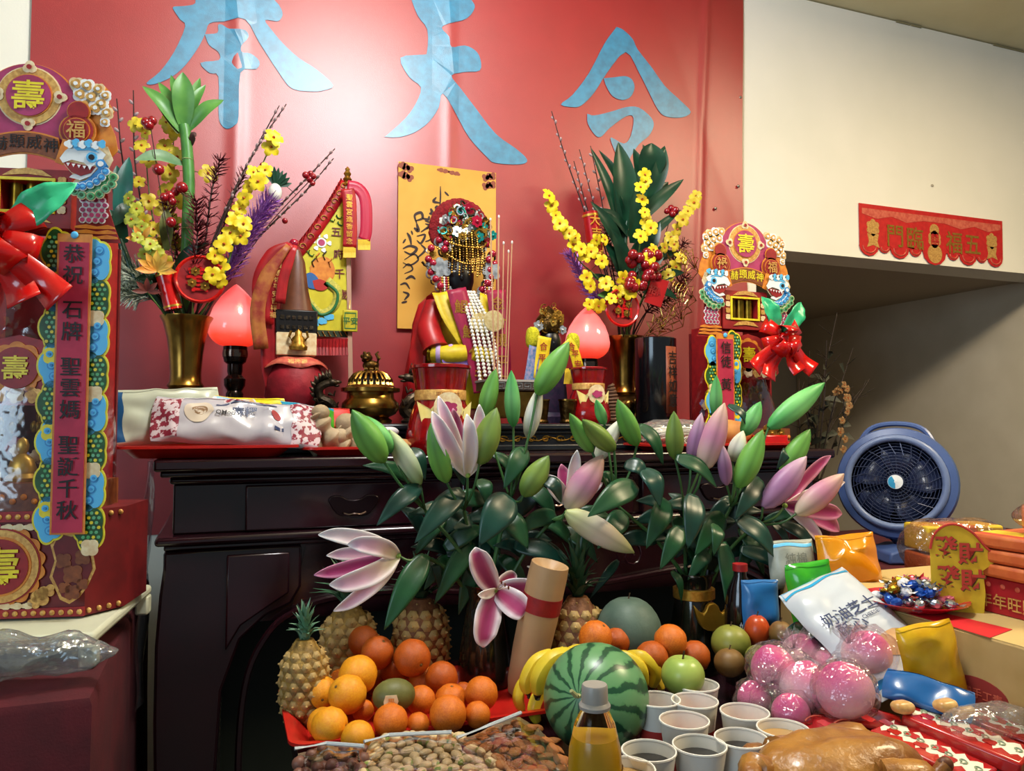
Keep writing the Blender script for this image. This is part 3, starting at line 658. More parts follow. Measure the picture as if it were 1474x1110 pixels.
def sack(name, m, parent, size, loc, seed, amp=.012, flat=.0, nu=30, nv=20, rot=(0, 0, 0), sq=.6):
    """soft closed bag: a pillow-like body with crumpled skin"""
    a, b, c = size
    def fn(u, v):
        th = 2 * math.pi * u; ph = math.pi * (v - .5)
        sg = lambda t, e: math.copysign(abs(t) ** e, t)
        x = a * sg(math.cos(ph), sq) * sg(math.cos(th), sq); y = b * sg(math.cos(ph), sq) * sg(math.sin(th), sq); z = c * sg(math.sin(ph), 1)
        return Vector((x, y, max(z, -c * (1 - flat))))
    g = crumple(fn, seed=seed, amp=amp)
    def h(u, v): return g(0 if u >= 1 else u, v)
    return MB().grid(h, nu, nv).obj(name, m, parent, loc, rot)
pb = thing('plastic_bag', 'crumpled clear plastic bag with a white packet lying under the small white table', 'bag', (-.33, -1.08, .977))
sack('bag_film', m_bagf, pb, (.19, .045, .03), (0, 0, .045), 3, .016, nu=48, nv=30, sq=1)
sack('inner_packet', M('white_packet', 'c9ccd0', .5, col2='a8adb5', vs=20), pb, (.10, .036, .024), (-.06, 0, .038), 5, .004)
MB().prism(circ(0, 0, .02, 14), .002, X=T3(-.06, -.04, .04)).obj('red_mark', m_redp, pb)
# ================================================================ things on the altar
ZS = 1.345      # top of the raised shelf that stands on the altar table
m_brass = M('polished_brass', '9c7636', .25, 1, col2='7d5c28', vs=30)
m_dbrass = M('aged_brass', '5e4522', .38, 1, col2='3c2a14', vs=60, bump=.5, bs=120)
m_bronze = M('dark_bronze', '54483a', .42, .85, col2='2e261e', vs=70, bump=.4, bs=110)
m_goldm = M('gilt_metal', 'c4943c', .3, .75, col2='7a5618', vs=90)
m_silver = M('silver_metal', 'c4c8cc', .28, .55, col2='8e9398', vs=80)
m_pearl = M('pearl_white', 'e6e3da', .25, coat=.5)
m_ruby = M('ruby_bead', '9c1030', .12, coat=.8)
m_teal = M('teal_enamel', '1f8f86', .25, .4)
m_robey = M('yellow_brocade', 'd9bd20', .5, col2='c4a412', vs=45)
m_rober = M('red_satin_robe', 'b0161c', .4, col2='8c0f16', vs=18)
m_sash = M('magenta_sash', '9c1440', .45, col2='8a1038', vs=25)
m_lilac = M('lilac_trim', 'b89ac8', .5)
m_skin = M('black_lacquer_face', '0c0c12', .35)
m_fluff = M('red_pompom_fluff', '8a0f18', .9, col2='6e0a12', vs=120, bump=1, bs=260)
def foot(px, Y, z=ZS): return Vector((at(px, 600, Y).x, Y, z))
def empt(name, parent, loc=(0, 0, 0)):
    o = bpy.data.objects.new(name, None); sc.collection.objects.link(o); o.parent = parent; o.location = loc; return o
def inst(name, me, parent, loc, rot=(0, 0, 0), scale=1):
    o = bpy.data.objects.new(name, me); sc.collection.objects.link(o); o.parent = parent; o.location = loc; o.rotation_euler = rot
    o.scale = (scale,) * 3 if not hasattr(scale, '__len__') else scale; return o
# ---------------------------------------------------------------- raised black shelf with gilt carving
m_bw = M('black_wood', '14161a', .3, col2='1e2228', vs=15)
RX0, RX1, RY0, RY1 = -.135, 1.24, -.505, -.055; rw = RX1 - RX0
t = thing('carved_riser', 'long low black wooden riser with gilt scroll carving along its front', 'stand', ((RX0 + RX1) / 2, (RY0 + RY1) / 2, ZT))
hy = (RY1 - RY0) / 2
MB().box((0, 0, .062), (rw, 2 * hy, .016)).obj('riser_top', m_bw, t, bev=.005)
MB().box((0, 0, .049), (rw - .02, 2 * hy - .02, .010)).obj('riser_moulding', m_bw, t, bev=.003)
MB().box((0, 0, .030), (rw - .035, 2 * hy - .035, .028)).obj('riser_frieze', m_bw, t, bev=.002)
MB().box((0, 0, .0085), (rw, 2 * hy, .0165)).obj('riser_foot', m_bw, t, bev=.004)
for i in range(33):
    x = -rw / 2 + .05 + i * .0398; MB().tube([(x + .014 * (1 - k / 16) * math.cos(k * .6), -hy + .016, .030 + .0095 * (1 - k / 16) * math.sin(k * .6)) for k in range(12)], .0022, 5).obj('gilt_scroll', m_goldm, t)
MB().tube([(-rw / 2 + .03 + i * .0165, -hy + .0165, .030 + .005 * math.sin(i * 1.4)) for i in range(79)], .0016, 5).obj('gilt_vine', m_goldm, t)
# ---------------------------------------------------------------- paper scroll behind the deity
m_scroll = M('yellow_paper', 'd9a548', .7, col2='cf9638', vs=5)
m_inkb = M('brush_ink', '2a120c', .6); m_oldr = M('faded_maroon_print', '8a4630', .7)
p0, p1 = at(573, 233, -.02), at(713, 251, -.02)
sx0, sx1, sz1 = p0.x, p1.x, p0.z; sz0 = at(573, 445, -.02).z - .06
ps = thing('paper_talisman', 'yellow paper sheet with black spirit writing on the banner behind the deity', 'paper sheet', (sx0, -.026, sz0))
w_, h_ = sx1 - sx0, sz1 - sz0
MB().prism([(0, 0), (w_, 0), (w_, h_), (0, h_)], .001, y0=0).obj('paper', m_scroll, ps)
rr = random.Random(11)
def SP(px, py): q = at(px, py, -.027); return Vector((q.x - sx0, -.0012, q.z - sz0))
def inkstroke(pts, r, mt=m_inkb):
    q = smooth_path([SP(*p) for p in pts], 5); n = len(q)
    mb = MB(); vs = []
    for i, p in enumerate(q):
        d = q[min(i + 1, n - 1)] - q[max(i - 1, 0)]; nn = Vector((d.z, 0, -d.x)).normalized() if d.length > 1e-7 else Vector((1, 0, 0)); ww = r * mpp(Vector((.6, 0, 2))) * (.35 + .65 * math.sin(math.pi * (i + .5) / n))
        vs += [p - nn * ww, p + nn * ww]
    mb.add(vs, [(2 * i, 2 * i + 1, 2 * i + 3, 2 * i + 2) for i in range(n - 1)]).obj('ink_stroke', mt, ps)
for pts, r in ((((634, 268), (634, 285), (633, 300)), 1.2), (((628, 284), (624, 290), (633, 292)), 2), (((640, 276), (646, 282)), 1.5), (((620, 300), (622, 306), (618, 308)), 2.4),
    (((600, 322), (597, 310), (606, 306), (608, 314), (598, 318)), 2), (((608, 314), (616, 316), (618, 311)), 2), (((600, 322), (602, 332), (596, 328)), 2.6), (((612, 322), (618, 325), (606, 334)), 1.6),
    (((586, 335), (590, 342), (592, 352)), 2), (((592, 332), (594, 338)), 1.4), (((600, 340), (612, 338), (606, 350), (600, 346)), 1.6), (((622, 332), (620, 344), (612, 348)), 1.2),
    (((580, 358), (590, 354), (600, 358), (592, 366), (582, 362)), 2), (((606, 352), (612, 360), (600, 372)), 1.6), (((582, 374), (596, 366), (602, 374), (590, 382), (580, 378)), 1.3), (((580, 386), (588, 380), (594, 388), (582, 394)), 1.2),
    (((584, 402), (592, 398), (598, 402)), 2), (((576, 410), (584, 408), (590, 416)), 1.6), (((580, 420), (588, 424), (582, 432)), 1.8), (((578, 436), (586, 434)), 1.6), (((584, 344), (580, 350)), 1.4), (((626, 300), (630, 296)), 1.8), (((614, 330), (622, 322), (612, 318)), 1.4)):
    inkstroke(pts, r)
for cx, cz, sgx, sgz in ((.012, h_ - .012, 1, -1), (w_ - .012, h_ - .012, -1, -1)):
    for k in range(6): MB().prism(lobes(cx + sgx * (k % 3) * .012, cz + sgz * (k // 3) * .016 - .004 * k, .009, 3, .5, a0=k * 40), .0004, y0=-.0008).obj('corner_print', m_oldr, ps)
for k in range(4): MB().prism(lobes(w_ * .42 + k * .018, h_ - .012 - .002 * k, .008, 3, .5, a0=k * 50, rz=.005), .0004, y0=-.0008).obj('top_print', m_oldr, ps)
# ---------------------------------------------------------------- lotus bulb lamps
def bulb_mat():
    m = bpy.data.materials.new('glowing_red_glass'); m.use_nodes = True; nt = m.node_tree; b = nt.nodes['Principled BSDF']
    b.inputs['Base Color'].default_value = hexc('d06060'); b.inputs['Roughness'].default_value = .12; b.inputs['Coat Weight'].default_value = .4
    tc = nt.nodes.new('ShaderNodeTexCoord'); sp = nt.nodes.new('ShaderNodeSeparateXYZ'); r = nt.nodes.new('ShaderNodeValToRGB')
    nt.links.new(tc.outputs['Generated'], sp.inputs[0]); nt.links.new(sp.outputs['Z'], r.inputs[0]); nt.links.new(r.outputs[0], b.inputs['Emission Color'])
    e = r.color_ramp.elements; e[0].position = .02; e[0].color = hexc('f2331c'); e[1].position = 1; e[1].color = hexc('d83030')
    for p, c in ((.16, 'ff5238'), (.3, 'ff8078'), (.48, 'ff8e8a'), (.66, 'f2605c')): q = e.new(p); q.color = hexc(c)
    b.inputs['Emission Strength'].default_value = .95; return m
m_bulb = bulb_mat(); m_pole = M('dark_chrome', '2c211c', .2, .8, col2='1c1412', vs=20)
def lotus_lamp(px, ytop, ybot, Y, label):
    b = foot(px, Y); t = thing('lotus_lamp', label, 'lamp', b, 0, 'red bulb lamps on the altar')
    z1 = at(px, ytop, Y).z - ZS; z0 = at(px, ybot, Y).z - ZS; r = (z1 - z0) * .425; h = z1 - z0
    prof = [(0, 0)] + [(r * math.sin(math.pi * min(.5, .12 + .38 * i / 6) ) , h * (.0 + .30 * (i / 6) ** 1.6)) for i in range(7)] + [(r * (1 - .06 * 1), h * .45), (r * .80, h * .62), (r * .56, h * .78), (r * .30, h * .90), (r * .10, h * .975), (0, h)]
    MB().lathe(prof, 28, X=T3(0, 0, z0)).obj('bulb', m_bulb, t)
    k = z0; s = k / .13
    g = .8
    MB().lathe([(.036, 0.001), (.037, .008), (.025, .016), (.02, .022 * s), (.022, .05 * s), (.018, .055 * s), (.026, .064 * s), (.027, .075 * s), (.017, .082 * s), (.019, .088 * s), (.019, .10 * s), (.027, .104 * s), (.030, .112 * s), (.030, k), (.02, k + .002)], 20).obj('stand', m_pole, t)
    MB().lathe([(.031, .112 * s), (.032, .118 * s), (.031, .124 * s)], 20).obj('socket_ring', M('lamp_ring', '6b5a50', .2, 1), t)
lotus_lamp(337, 409, 499, -.22, 'glowing red bulb lamp beside the flag jar')
lotus_lamp(846, 441, 517, -.27, 'glowing red bulb lamp beside the small black-faced deity')
# ---------------------------------------------------------------- brass vases
def brass_vase(px, Y, ytop, label):
    b = foot(px, Y); t = thing('brass_vase', label, 'vase', b, 0, 'brass vases on the altar'); H = at(px, ytop, Y).z - ZS; s = H / .215; f = .80
    MB().lathe([(.0, .001), (.046 * s, .001), (.052 * s, .008 * s), (.046 * s, .02 * s), (.054 * s, .032 * s), (.057 * s, .048 * s), (.048 * s, .062 * s), (.032 * s, .07 * s)], 28).obj('foot_base', m_dbrass, t)
    for i in range(10):
        a = i * 36; MB().ell((0, 0, 0), (.012 * s, .005, .012 * s), nu=8, nv=6).obj('cast_flower', m_brass, t, (.055 * s * math.cos(R(a)), .055 * s * math.sin(R(a)), .044 * s), (0, 0, R(a + 90)))
    MB().lathe([(.031 * s, .07 * s), (.035 * s, .076 * s), (.030 * s, .084 * s), (.029 * s, .10 * s), (.032 * s, .14 * s), (.036 * s, .17 * s), (.044 * s, .202 * s), (.050 * s, .2125 * s), (.050 * s, H), (.046 * s, H), (.033 * s, .18 * s), (.026 * s, .10 * s)], 28).obj('body', m_brass, t)
    return b + Vector((0, 0, H))
VL = brass_vase(266, -.27, 456, 'flared brass vase holding the tall flower arrangement with green bamboo')
VR = brass_vase(900, -.20, 485, 'flared brass vase holding the flower arrangement with dark green leaves')
# ---------------------------------------------------------------- incense burner with pierced lid
b = foot(533, -.40); s = mpp(b + Vector((0, 0, .1)))
t = thing('incense_burner', 'round brass incense burner with pierced lid and lion finial', 'incense burner', b)
MB().lathe([(0, .001), (30 * s, .001), (31 * s, 5 * s), (26 * s, 9 * s), (36 * s, 14 * s), (41 * s, 22 * s), (40 * s, 30 * s), (34 * s, 36 * s), (33 * s, 44 * s), (42 * s, 46 * s), (42 * s, 51 * s), (36 * s, 52 * s)], 32).obj('bowl', m_brass, t)
lid = MB().lathe([(36 * s, 52 * s), (33 * s, 55 * s), (31.5 * s, 56 * s)], 28).obj('lid_ring', m_brass, t)
for i in range(22):
    a = R(i * 360 / 22); d = Vector((math.cos(a), math.sin(a), 0))
    MB().tube([d * 31 * s + Vector((0, 0, 55 * s)), d * 29.5 * s + Vector((0, 0, 63 * s)), d * 24 * s + Vector((0, 0, 70 * s)), d * 16 * s + Vector((0, 0, 74 * s))], 2.2 * s, 6).obj('lid_bar', m_brass, t)
MB().lathe([(0, 72 * s), (19 * s, 72 * s), (18 * s, 75 * s), (8 * s, 78 * s), (0, 78 * s)], 24).obj('lid_cap', m_brass, t)
MB().lathe([(24 * s, 54 * s), (22 * s, 62 * s), (14 * s, 70 * s), (0, 71 * s)], 20).obj('lid_inner', M('lid_inner_dark', '1a1008', .8), t)  # plain dark inner dome behind the lid bars
fn = MB(); fn.ell((0, 0, 84 * s), (12 * s, 8 * s, 8 * s)); 
fn.ell((-6 * s, -3 * s, 95 * s), (7 * s, 6 * s, 7 * s)); fn.ell((-9 * s, -6 * s, 93 * s), (4 * s, 4 * s, 3 * s)); fn.tube([(9 * s, 0, 86 * s), (12 * s, 0, 94 * s), (8 * s, 0, 101 * s), (11 * s, 0, 104 * s)], [4 * s, 1.5 * s], 7)
for x in (-8, 0, 8): fn.tube([(x * s, -5 * s, 84 * s), (x * s, -7 * s, 77 * s)], 2.6 * s, 6)
for i in range(7): fn.ell((-6 * s + 6 * s * math.cos(i), 2 * s, 96 * s + 6 * s * math.sin(i)), 3 * s, nu=7, nv=5)
lf = fn.obj('lion_finial', m_dbrass, t); lf['label'] = 'small cast lion on the lid'
# ---------------------------------------------------------------- bronze dragons
def dragon(px, Y, label, flip=1, H=78):
    b = foot(px, Y); s = mpp(b) * H / 78; t = thing('bronze_dragon', label, 'ornament', b, 0, 'bronze dragons beside the burner')
    MB().lathe([(0, .001), (16 * s, .001), (17 * s, 4 * s), (13 * s, 8 * s), (0, 9 * s)], 16).obj('foot_base', m_bronze, t)
    path = smooth_path([(0, 0, 8 * s), (-12 * s * flip, 0, 20 * s), (-4 * s * flip, -2 * s, 34 * s), (10 * s * flip, 0, 42 * s), (12 * s * flip, -2 * s, 56 * s), (2 * s * flip, -4 * s, 64 * s), (-8 * s * flip, -6 * s, 66 * s)], 6)
    n = len(path); MB().tube(path, [s * (9 - 3.5 * i / n) for i in range(n)], 9).obj('body', m_bronze, t)
    hd = path[-1]; mb = MB(); mb.ell(hd, (9 * s, 6 * s, 6 * s)); mb.ell(hd + Vector((-8 * s * flip, 0, 1 * s)), (7 * s, 4 * s, 3 * s)); mb.ell(hd + Vector((-7 * s * flip, 0, -5 * s)), (5 * s, 3.5 * s, 2 * s)); mb.obj('head', m_bronze, t)
    for e in (-1, 1): MB().tube([hd + Vector((3 * s * flip, e * 3 * s, 4 * s)), hd + Vector((9 * s * flip, e * 5 * s, 9 * s)), hd + Vector((12 * s * flip, e * 5 * s, 14 * s))], [2 * s, .5 * s], 5).obj('horn', m_bronze, t)
    for i in range(2, n - 2, 2):
        d = path[i] + Vector((flip * 0, 0, 0)); q = (path[i + 1] - path[i - 1]).normalized(); nn = Vector((q.z, 0, -q.x)) * flip
        MB().blade([d + nn * 5 * s, d + nn * 11 * s + Vector((0, -1 * s, 3 * s)), d + nn * 15 * s + Vector((0, 0, 7 * s))], [4 * s, 3 * s, .3 * s], (0, -1, 0), nx=2).obj('fin', m_bronze, t, solid=.002)
    for x, z in ((-14, 30), (14, 36), (-10, 48), (12, 18)):
        MB().tube([(x * .3 * s * flip, -4 * s, z * s), (x * s * flip, -9 * s, (z - 3) * s), (x * 1.25 * s * flip, -8 * s, (z + 5) * s)], [3.5 * s, 1 * s], 6).obj('claw_arm', m_bronze, t)
    for k in range(4): MB().blade([(4 * s * flip, 3 * s, (20 + k * 12) * s), (18 * s * flip, 4 * s, (28 + k * 13) * s), (15 * s * flip, 4 * s, (38 + k * 13) * s)], [3 * s, 5 * s, .4 * s], (0, -1, 0), nx=2).obj('cloud_flame', m_bronze, t, solid=.002)
dragon(470, -.36, 'dark bronze dragon ornament between the flag jar and the burner', -1, 70)
dragon(594, -.37, 'dark bronze dragon ornament between the burner and the red glass jar', 1, 78)
# ---------------------------------------------------------------- jar with command flags, stand-in cone of wood and ribbons
b = foot(424, -.26); s = mpp(b + Vector((0, 0, .15)))
m_redcl = M('red_jar_cloth', '9c1226', .6, col2='7c0c1c', vs=25, bump=.3, bs=60)
b.z = ZS; t = thing('flag_jar', 'red cloth-wrapped jar carrying a wooden command post and red ribbons', 'jar', b)
def Q(px, py, dy=0): return Vector(((px - 424) * s * .92, dy, (609 - py) * s))
G = T3(0, 0, 19 * s)
MB().lathe([(0, .0), (38 * s, .0), (40 * s, 4 * s), (36 * s, 17 * s), (0, 19 * s)], 24, X=T3(0, 0, .001)).obj('foot_stand', m_maroon, t)
MB().lathe([(0, .001), (36 * s, .001), (42 * s, 20 * s), (41 * s, 45 * s), (34 * s, 62 * s), (26 * s, 70 * s), (0, 72 * s)], 28, X=G, wob=lambda a, z: 1 + .02 * math.sin(a * 9 + z * 90)).obj('jar_body', m_redcl, t)
MB().grid(lambda u, v: Vector((math.cos(6.283 * u) * (20 + 26 * v) * s, math.sin(6.283 * u) * (20 + 26 * v) * s * .8, (76 - 14 * v * v + 3 * v * math.sin(u * 31)) * s)), 40, 5, X=G).obj('cloth_cover', M('salmon_cloth', 'b8443c', .6, col2='c86a50', vs=70), t, solid=.001)
MB().text('福祿壽', 9 * s, m_goldp, T3(0, -38 * s, 87 * s) @ Matrix.Rotation(R(-35), 4, 'X'), .01).obj('cover_lettering', None, t)
MB().box((0, 0, 95 * s), (56 * s, 34 * s, 34 * s), X=G).obj('cream_block', m_cream, t, bev=.003)
MB().box((0, 1 * s, 126 * s), (58 * s, 36 * s, 34 * s), X=G).obj('black_block', M('black_lacquer_box', '141010', .35), t, bev=.003)
for i in range(12): MB().prism(lobes((i % 6 - 2.5) * 8 * s, (118 + 14 * (i // 6)) * s, 2.4 * s, 4, .4), .001, y0=-18.6 * s, X=G).obj('silver_print', m_bronze, t)
mb = MB(); mb.lathe([(0, 0), (12 * s, 1 * s), (13 * s, 6 * s), (9 * s, 10 * s), (9 * s, 18 * s), (5 * s, 22 * s), (5 * s, 27 * s), (0, 31 * s)], 12, sy=.6); mb.tube([(-8 * s, 0, 14 * s), (-13 * s, -1 * s, 20 * s), (-10 * s, -2 * s, 28 * s)], 2 * s, 6); mb.tube([(8 * s, 0, 14 * s), (13 * s, -1 * s, 20 * s), (11 * s, -2 * s, 28 * s)], 2 * s, 6)
mb.obj('gilt_figure', m_goldm, t, (2 * s, -23 * s, 103 * s))
MB().lathe([(24 * s, 143 * s), (17 * s, 175 * s), (12 * s, 215 * s), (5 * s, 232 * s), (0, 234 * s)], 20, sy=.7, X=G).obj('wooden_post', M('brown_wood', '6a3a22', .4, col2='4e2816', vs=25), t)
MB().ell((-4 * s, 0, 261 * s), 7 * s).obj('red_bead', m_ruby, t)
for i, (pts, w) in enumerate((([(416, 352), (398, 380), (386, 450), (384, 520), (392, 560)], 11), ([(412, 354), (390, 372), (372, 410), (376, 470)], 13), ([(410, 356), (380, 400), (366, 450), (372, 505)], 10), ([(420, 356), (404, 400), (398, 440)], 7))):
    rb = MB().blade(smooth_path([Q(x, y, -.02 - .008 * i) for x, y in pts], 5), lambda t_: w * s * (.4 + .6 * min(1, t_ * 3)), (0, -1, .1), cup=.15, nx=3).obj('red_ribbon', m_rober if i != 2 else M('old_gold_ribbon', 'a8642a', .5, col2='8a2a1c', vs=40), t, solid=.001)
for i in range(9): MB().text('令旗護佑平安吉祥福'[i], 9 * s, m_goldp, T3(Q(397 - i * 1.1, 376 + i * 10, -.034)), .01).obj('ribbon_lettering', None, t)
for i in range(7): MB().tube([Q(390 + i * 1.6, 560, -.03), Q(388 + i * 1.8, 572, -.03), Q(386 + i * 2.4, 590, -.028)], .0022, 5).obj('tassel_thread', M('yellow_tassel', 'e0bc30', .6), t)
# ---------------------------------------------------------------- yellow dragon flag
FY = -.14; b = foot(506, FY)
t = thing('dragon_flag', 'yellow triangular temple flag with painted dragon and red fringe on a pole', 'flag', b)
def Q(px, py, y=0): q = at(px, py, FY + y); return Vector((q.x - b.x, y, q.z - ZS))
m_flagy = M('yellow_flag_silk', 'd2c62a', .5, col2='c4b71f', vs=30)
MB().tube([(0, 0, .001), Q(500, 268)], .0065, 10).obj('pole', M('pale_wood_pole', 'b9907a', .5), t)
MB().lathe([(.009, 0), (.013, .004), (.008, .012), (.013, .02), (.007, .028), (.011, .036), (.006, .044), (.007, .05), (0, .058)], 14, X=T3(Q(500, 268))).obj('gold_finial', m_goldm, t)
MB().lathe([(.016, -.0005), (.02, .003), (.014, .012), (.008, .016)], 14).obj('pole_foot', m_dbrass, t)
def flagpt(px, py): return (Q(px, py)[0], Q(px, py)[2])
tri = [(496, 272), (484, 300), (462, 334), (436, 368), (424, 380), (428, 420), (436, 470), (446, 482), (470, 478), (500, 472), (504, 380)]
tri2 = smooth_path([Vector((x, y, 0)) for x, y in tri], 3)
MB().prism([flagpt(p.x, p.y) for p in tri2], .0015, y0=.004).obj('flag_cloth', m_flagy, t)
bd = [(498, 262), (478, 296), (452, 334), (418, 376)]
q = smooth_path([Vector((x, y, 0)) for x, y in bd], 6)
MB().blade([Q(p.x, p.y, .0) for p in q], [.017] * len(q), (0, -1, 0), cup=0, nx=2).obj('red_border', m_rober, t, solid=.001)
for i in range(9):
    u = (i + .5) / 9; p = q[int(u * (len(q) - 1))]; c = Q(p.x, p.y, -.003)
    MB().tube([c + Vector((.011 * (1 - k / 14) * math.cos(k * .55), 0, .011 * (1 - k / 14) * math.sin(k * .55))) for k in range(12)], .0014, 4).obj('gold_scroll', m_goldp, t)
for i in range(20):
    p = q[int(i / 20 * (len(q) - 1))]; c = Q(p.x - 7, p.y - 5, .0); MB().tube([c, c + Vector((-.006, 0, -.022))], .002, 4).obj('fringe', m_rober, t)
MB().box((Q(470, 482)[0], .004, Q(470, 480)[2]), (.125, .003, .018)).obj('dark_hem', M('dark_green_hem', '28331a', .6), t)
for i in range(9): MB().tube([Q(432 + i * 8, 477, -.0), Q(436 + i * 8, 484, -.0)], .0018, 4).obj('hem_print', m_goldp, t)
for i in range(16): MB().tube([Q(428 + i * 4.8, 488, .004), Q(428 + i * 4.8, 512, .002)], .005, 5).obj('red_fringe', m_rober, t)
def fl(pts, m, y=.002): MB().prism([flagpt(*p) for p in [(v.x, v.y) for v in smooth_path([Vector((*a, 0)) for a in pts + [pts[0]]], 3)[:-1]]], .0008, y0=y).obj('dragon_print', m, t)
fl([(446, 384), (456, 372), (470, 370), (480, 380), (482, 396), (472, 406), (456, 404), (448, 398)], m_orange)
fl([(436, 398), (446, 392), (456, 398), (462, 412), (452, 416), (442, 412)], M('flag_blue', '2a5fa0', .5), .001)
fl([(450, 404), (462, 402), (474, 410), (466, 418), (454, 416)], M('flag_red', 'b02018', .5), .0005)
for k, (x, y) in enumerate(((458, 376), (468, 374), (476, 384), (452, 384))): MB().tube([Q(x, y, .0), Q(x - 3, y - 7, .0), Q(x + 2, y - 12, .0)], .002, 5).obj('mane_print', m_black if k % 2 else m_orange, t)
pth = smooth_path([Q(*p, .001) for p in ((470, 404), (486, 420), (480, 442), (462, 450), (448, 436), (438, 424), (430, 428))], 5)
MB().blade(pth, lambda u: .013 * (1.1 - .75 * u), (0, -1, 0), cup=0, nx=2).obj('dragon_body_print', M('flag_scale', '9a9c3a', .6, col2='c9bd50', vs=160), t, solid=.001)
MB().blade([p + Vector((.0, -.001, -.006)) for p in pth], lambda u: .004, (0, -1, 0), cup=0, nx=2).obj('belly_line', M('flag_green', '1f6a38', .5), t, solid=.001)
for x, y in ((440, 462), (452, 466), (464, 462), (474, 456)): MB().prism(lobes(*flagpt(x, y), .012, 5, .25, rz=.008), .0008, y0=.001).obj('cloud_print', m_sky, t)
MB().prism(circ(*flagpt(463, 349), .014, 16), .0008, y0=.0015).obj('pearl_ring', m_whitep, t); MB().prism(circ(*flagpt(463, 349), .0095, 16), .0008, y0=.0005).obj('pearl_print', m_mag, t)
for a in range(6): MB().prism(lobes(flagpt(463, 349)[0] + .022 * math.cos(a), flagpt(463, 349)[1] + .022 * math.sin(a), .005, 3, .4), .0008, y0=.0015).obj('flame_print', m_whitep, t)
for x, y, ch in ((484, 334, '五'), (487, 366, '府'), (489, 394, '千'), (493, 424, '歲')): MB().text(ch, .03, M('flag_maroon', '6a1a18', .5), T3(Q(x, y, .002)), .015).obj('character', None, t)
for x, y in ((482, 300), (488, 312), (478, 316), (490, 322), (442, 360), (448, 366)): MB().tube([Q(x + 4 * math.cos(k), y + 3 * math.sin(k * 1.3), .001) for k in range(5)], .0018, 4).obj('sprig_print', MATS['flag_green'], t)
for i, (pts, w, m) in enumerate((([(500, 268), (516, 272), (526, 290), (527, 330), (524, 345)], .017, M('crimson_ribbon', 'b01038', .4)), ([(500, 272), (503, 290), (504, 330), (503, 356)], .019, m_rober))):
    rp = smooth_path([Q(x, y, -.012 - .01 * i) for x, y in pts], 5); MB().blade(rp, [w] * len(rp), (0, -1, 0), cup=.12, nx=3).obj('red_ribbon', m, t, solid=.001)
    x, y = pts[-1]
    for k in range(9): MB().tube([Q(x - 8 + k * 2, y, -.012 - .01 * i), Q(x - 8 + k * 2, y + 15, -.013 - .01 * i)], .0024, 5).obj('yellow_fringe', MATS['yellow_tassel'], t)
for i, ch in enumerate('聖雲宮進香留念'): MB().text(ch, .019, m_gold, T3(Q(503, 284 + i * 10.5, -.026)), .012).obj('ribbon_lettering', None, t)
am = MB().box((0, 0, 0), (.042, .006, .062)).obj('amulet_packet', M('amulet_yellow', 'c9bd30', .35, col2='b0a022', vs=40), t, Q(504, 462, -.012), bev=.003); am['label'] = 'small yellow amulet packet'
MB().text('平安', .022, MATS['flag_green'], T3(0, -.004, .0) , .01).obj('amulet_lettering', None, am)
MB().ring(circ(0, 0, .046 / 2, 4, .033, 45), circ(0, 0, .040 / 2, 4, .029, 45), .001, y0=-.004).obj('amulet_border', MATS['flag_green'], am)
MB().tube([Q(504, 432, -.006), Q(503, 445, -.012)], .002, 5).obj('amulet_cord', m_goldp, t)
# ---------------------------------------------------------------- the main deity
b = foot(657, -.21); S = mpp(b + Vector((0, 0, .2)))
t = thing('deity_statue', 'main black-faced deity statue in red and yellow robes with jewelled crown and bead veil', 'statue', b)
def Q(px, py, y=0): return Vector(((px - 657) * S * .96, y, (609 - py) * S))
MB().lathe([(0, .001), (58 * S, .001), (60 * S, 12 * S), (54 * S, 20 * S), (0, 21 * S)], 28, sy=.72).obj('plinth', m_maroon, t)
MB().lathe([(0, 20 * S), (58 * S, 21 * S), (60 * S, 40 * S), (54 * S, 80 * S), (47 * S, 120 * S), (42 * S, 150 * S), (34 * S, 168 * S), (18 * S, 178 * S), (0, 182 * S)], 32, sy=.62, wob=lambda a, z: 1 + .025 * math.sin(a * 8)).obj('robe', m_robey, t)
MB().lathe([(76 * S, 24 * S), (74 * S, 60 * S), (68 * S, 100 * S), (62 * S, 140 * S), (54 * S, 168 * S), (34 * S, 188 * S)], 40, sy=.66, a0=-42, a1=222, wob=lambda a, z: 1 + .05 * math.sin(a * 11 + z * 14)).obj('red_cape', m_rober, t, solid=.003)
for sg in (-1, 1):
    MB().tube(smooth_path([Q(657 + sg * 36, 436, -.03), Q(657 + sg * 50, 475, -.055), Q(657 + sg * 44, 508, -.085)], 6), [15 * S, 17 * S, 19 * S], 14).obj('sleeve', m_rober, t)
    MB().tube(smooth_path([Q(657 + sg * 52, 512, -.08), Q(657 + sg * 30, 515, -.105), Q(657 + sg * 4, 512, -.112)], 5), [12 * S, 13 * S, 12 * S], 14).obj('cuff', m_robey, t)
    for k in (0, 1): MB().lathe([(13.3 * S, -3 * S), (14 * S, 0), (13.3 * S, 3 * S)], 16, X=T3(Q(657 + sg * (40 - k * 16), 514, -.094 - .010 * k)) @ align(Vector((-sg, -.45, 0)))).obj('lilac_trim', m_lilac, t)
    MB().blade(smooth_path([Q(657 + sg * 36, 428, -.075), Q(657 + sg * 28, 462, -.100), Q(657 + sg * 8, 498, -.115)], 6), lambda u: 13 * S * (1 - .4 * u), (0, -1, .2), nx=3).obj('yellow_lapel', m_robey, t, solid=.001)
for k in range(5): MB().prism(lobes(0, 0, 7 * S, 5, .4), .0015, X=T3(Q(628 + k * 9, 524 + (k % 2) * 4, -.118 - .001 * k))).obj('lilac_flower', M('violet_embroidery', '8a6ab0', .5), t)
MB().ell(Q(657, 400, -.01), (24 * S, 20 * S, 34 * S)).obj('head', m_skin, t)
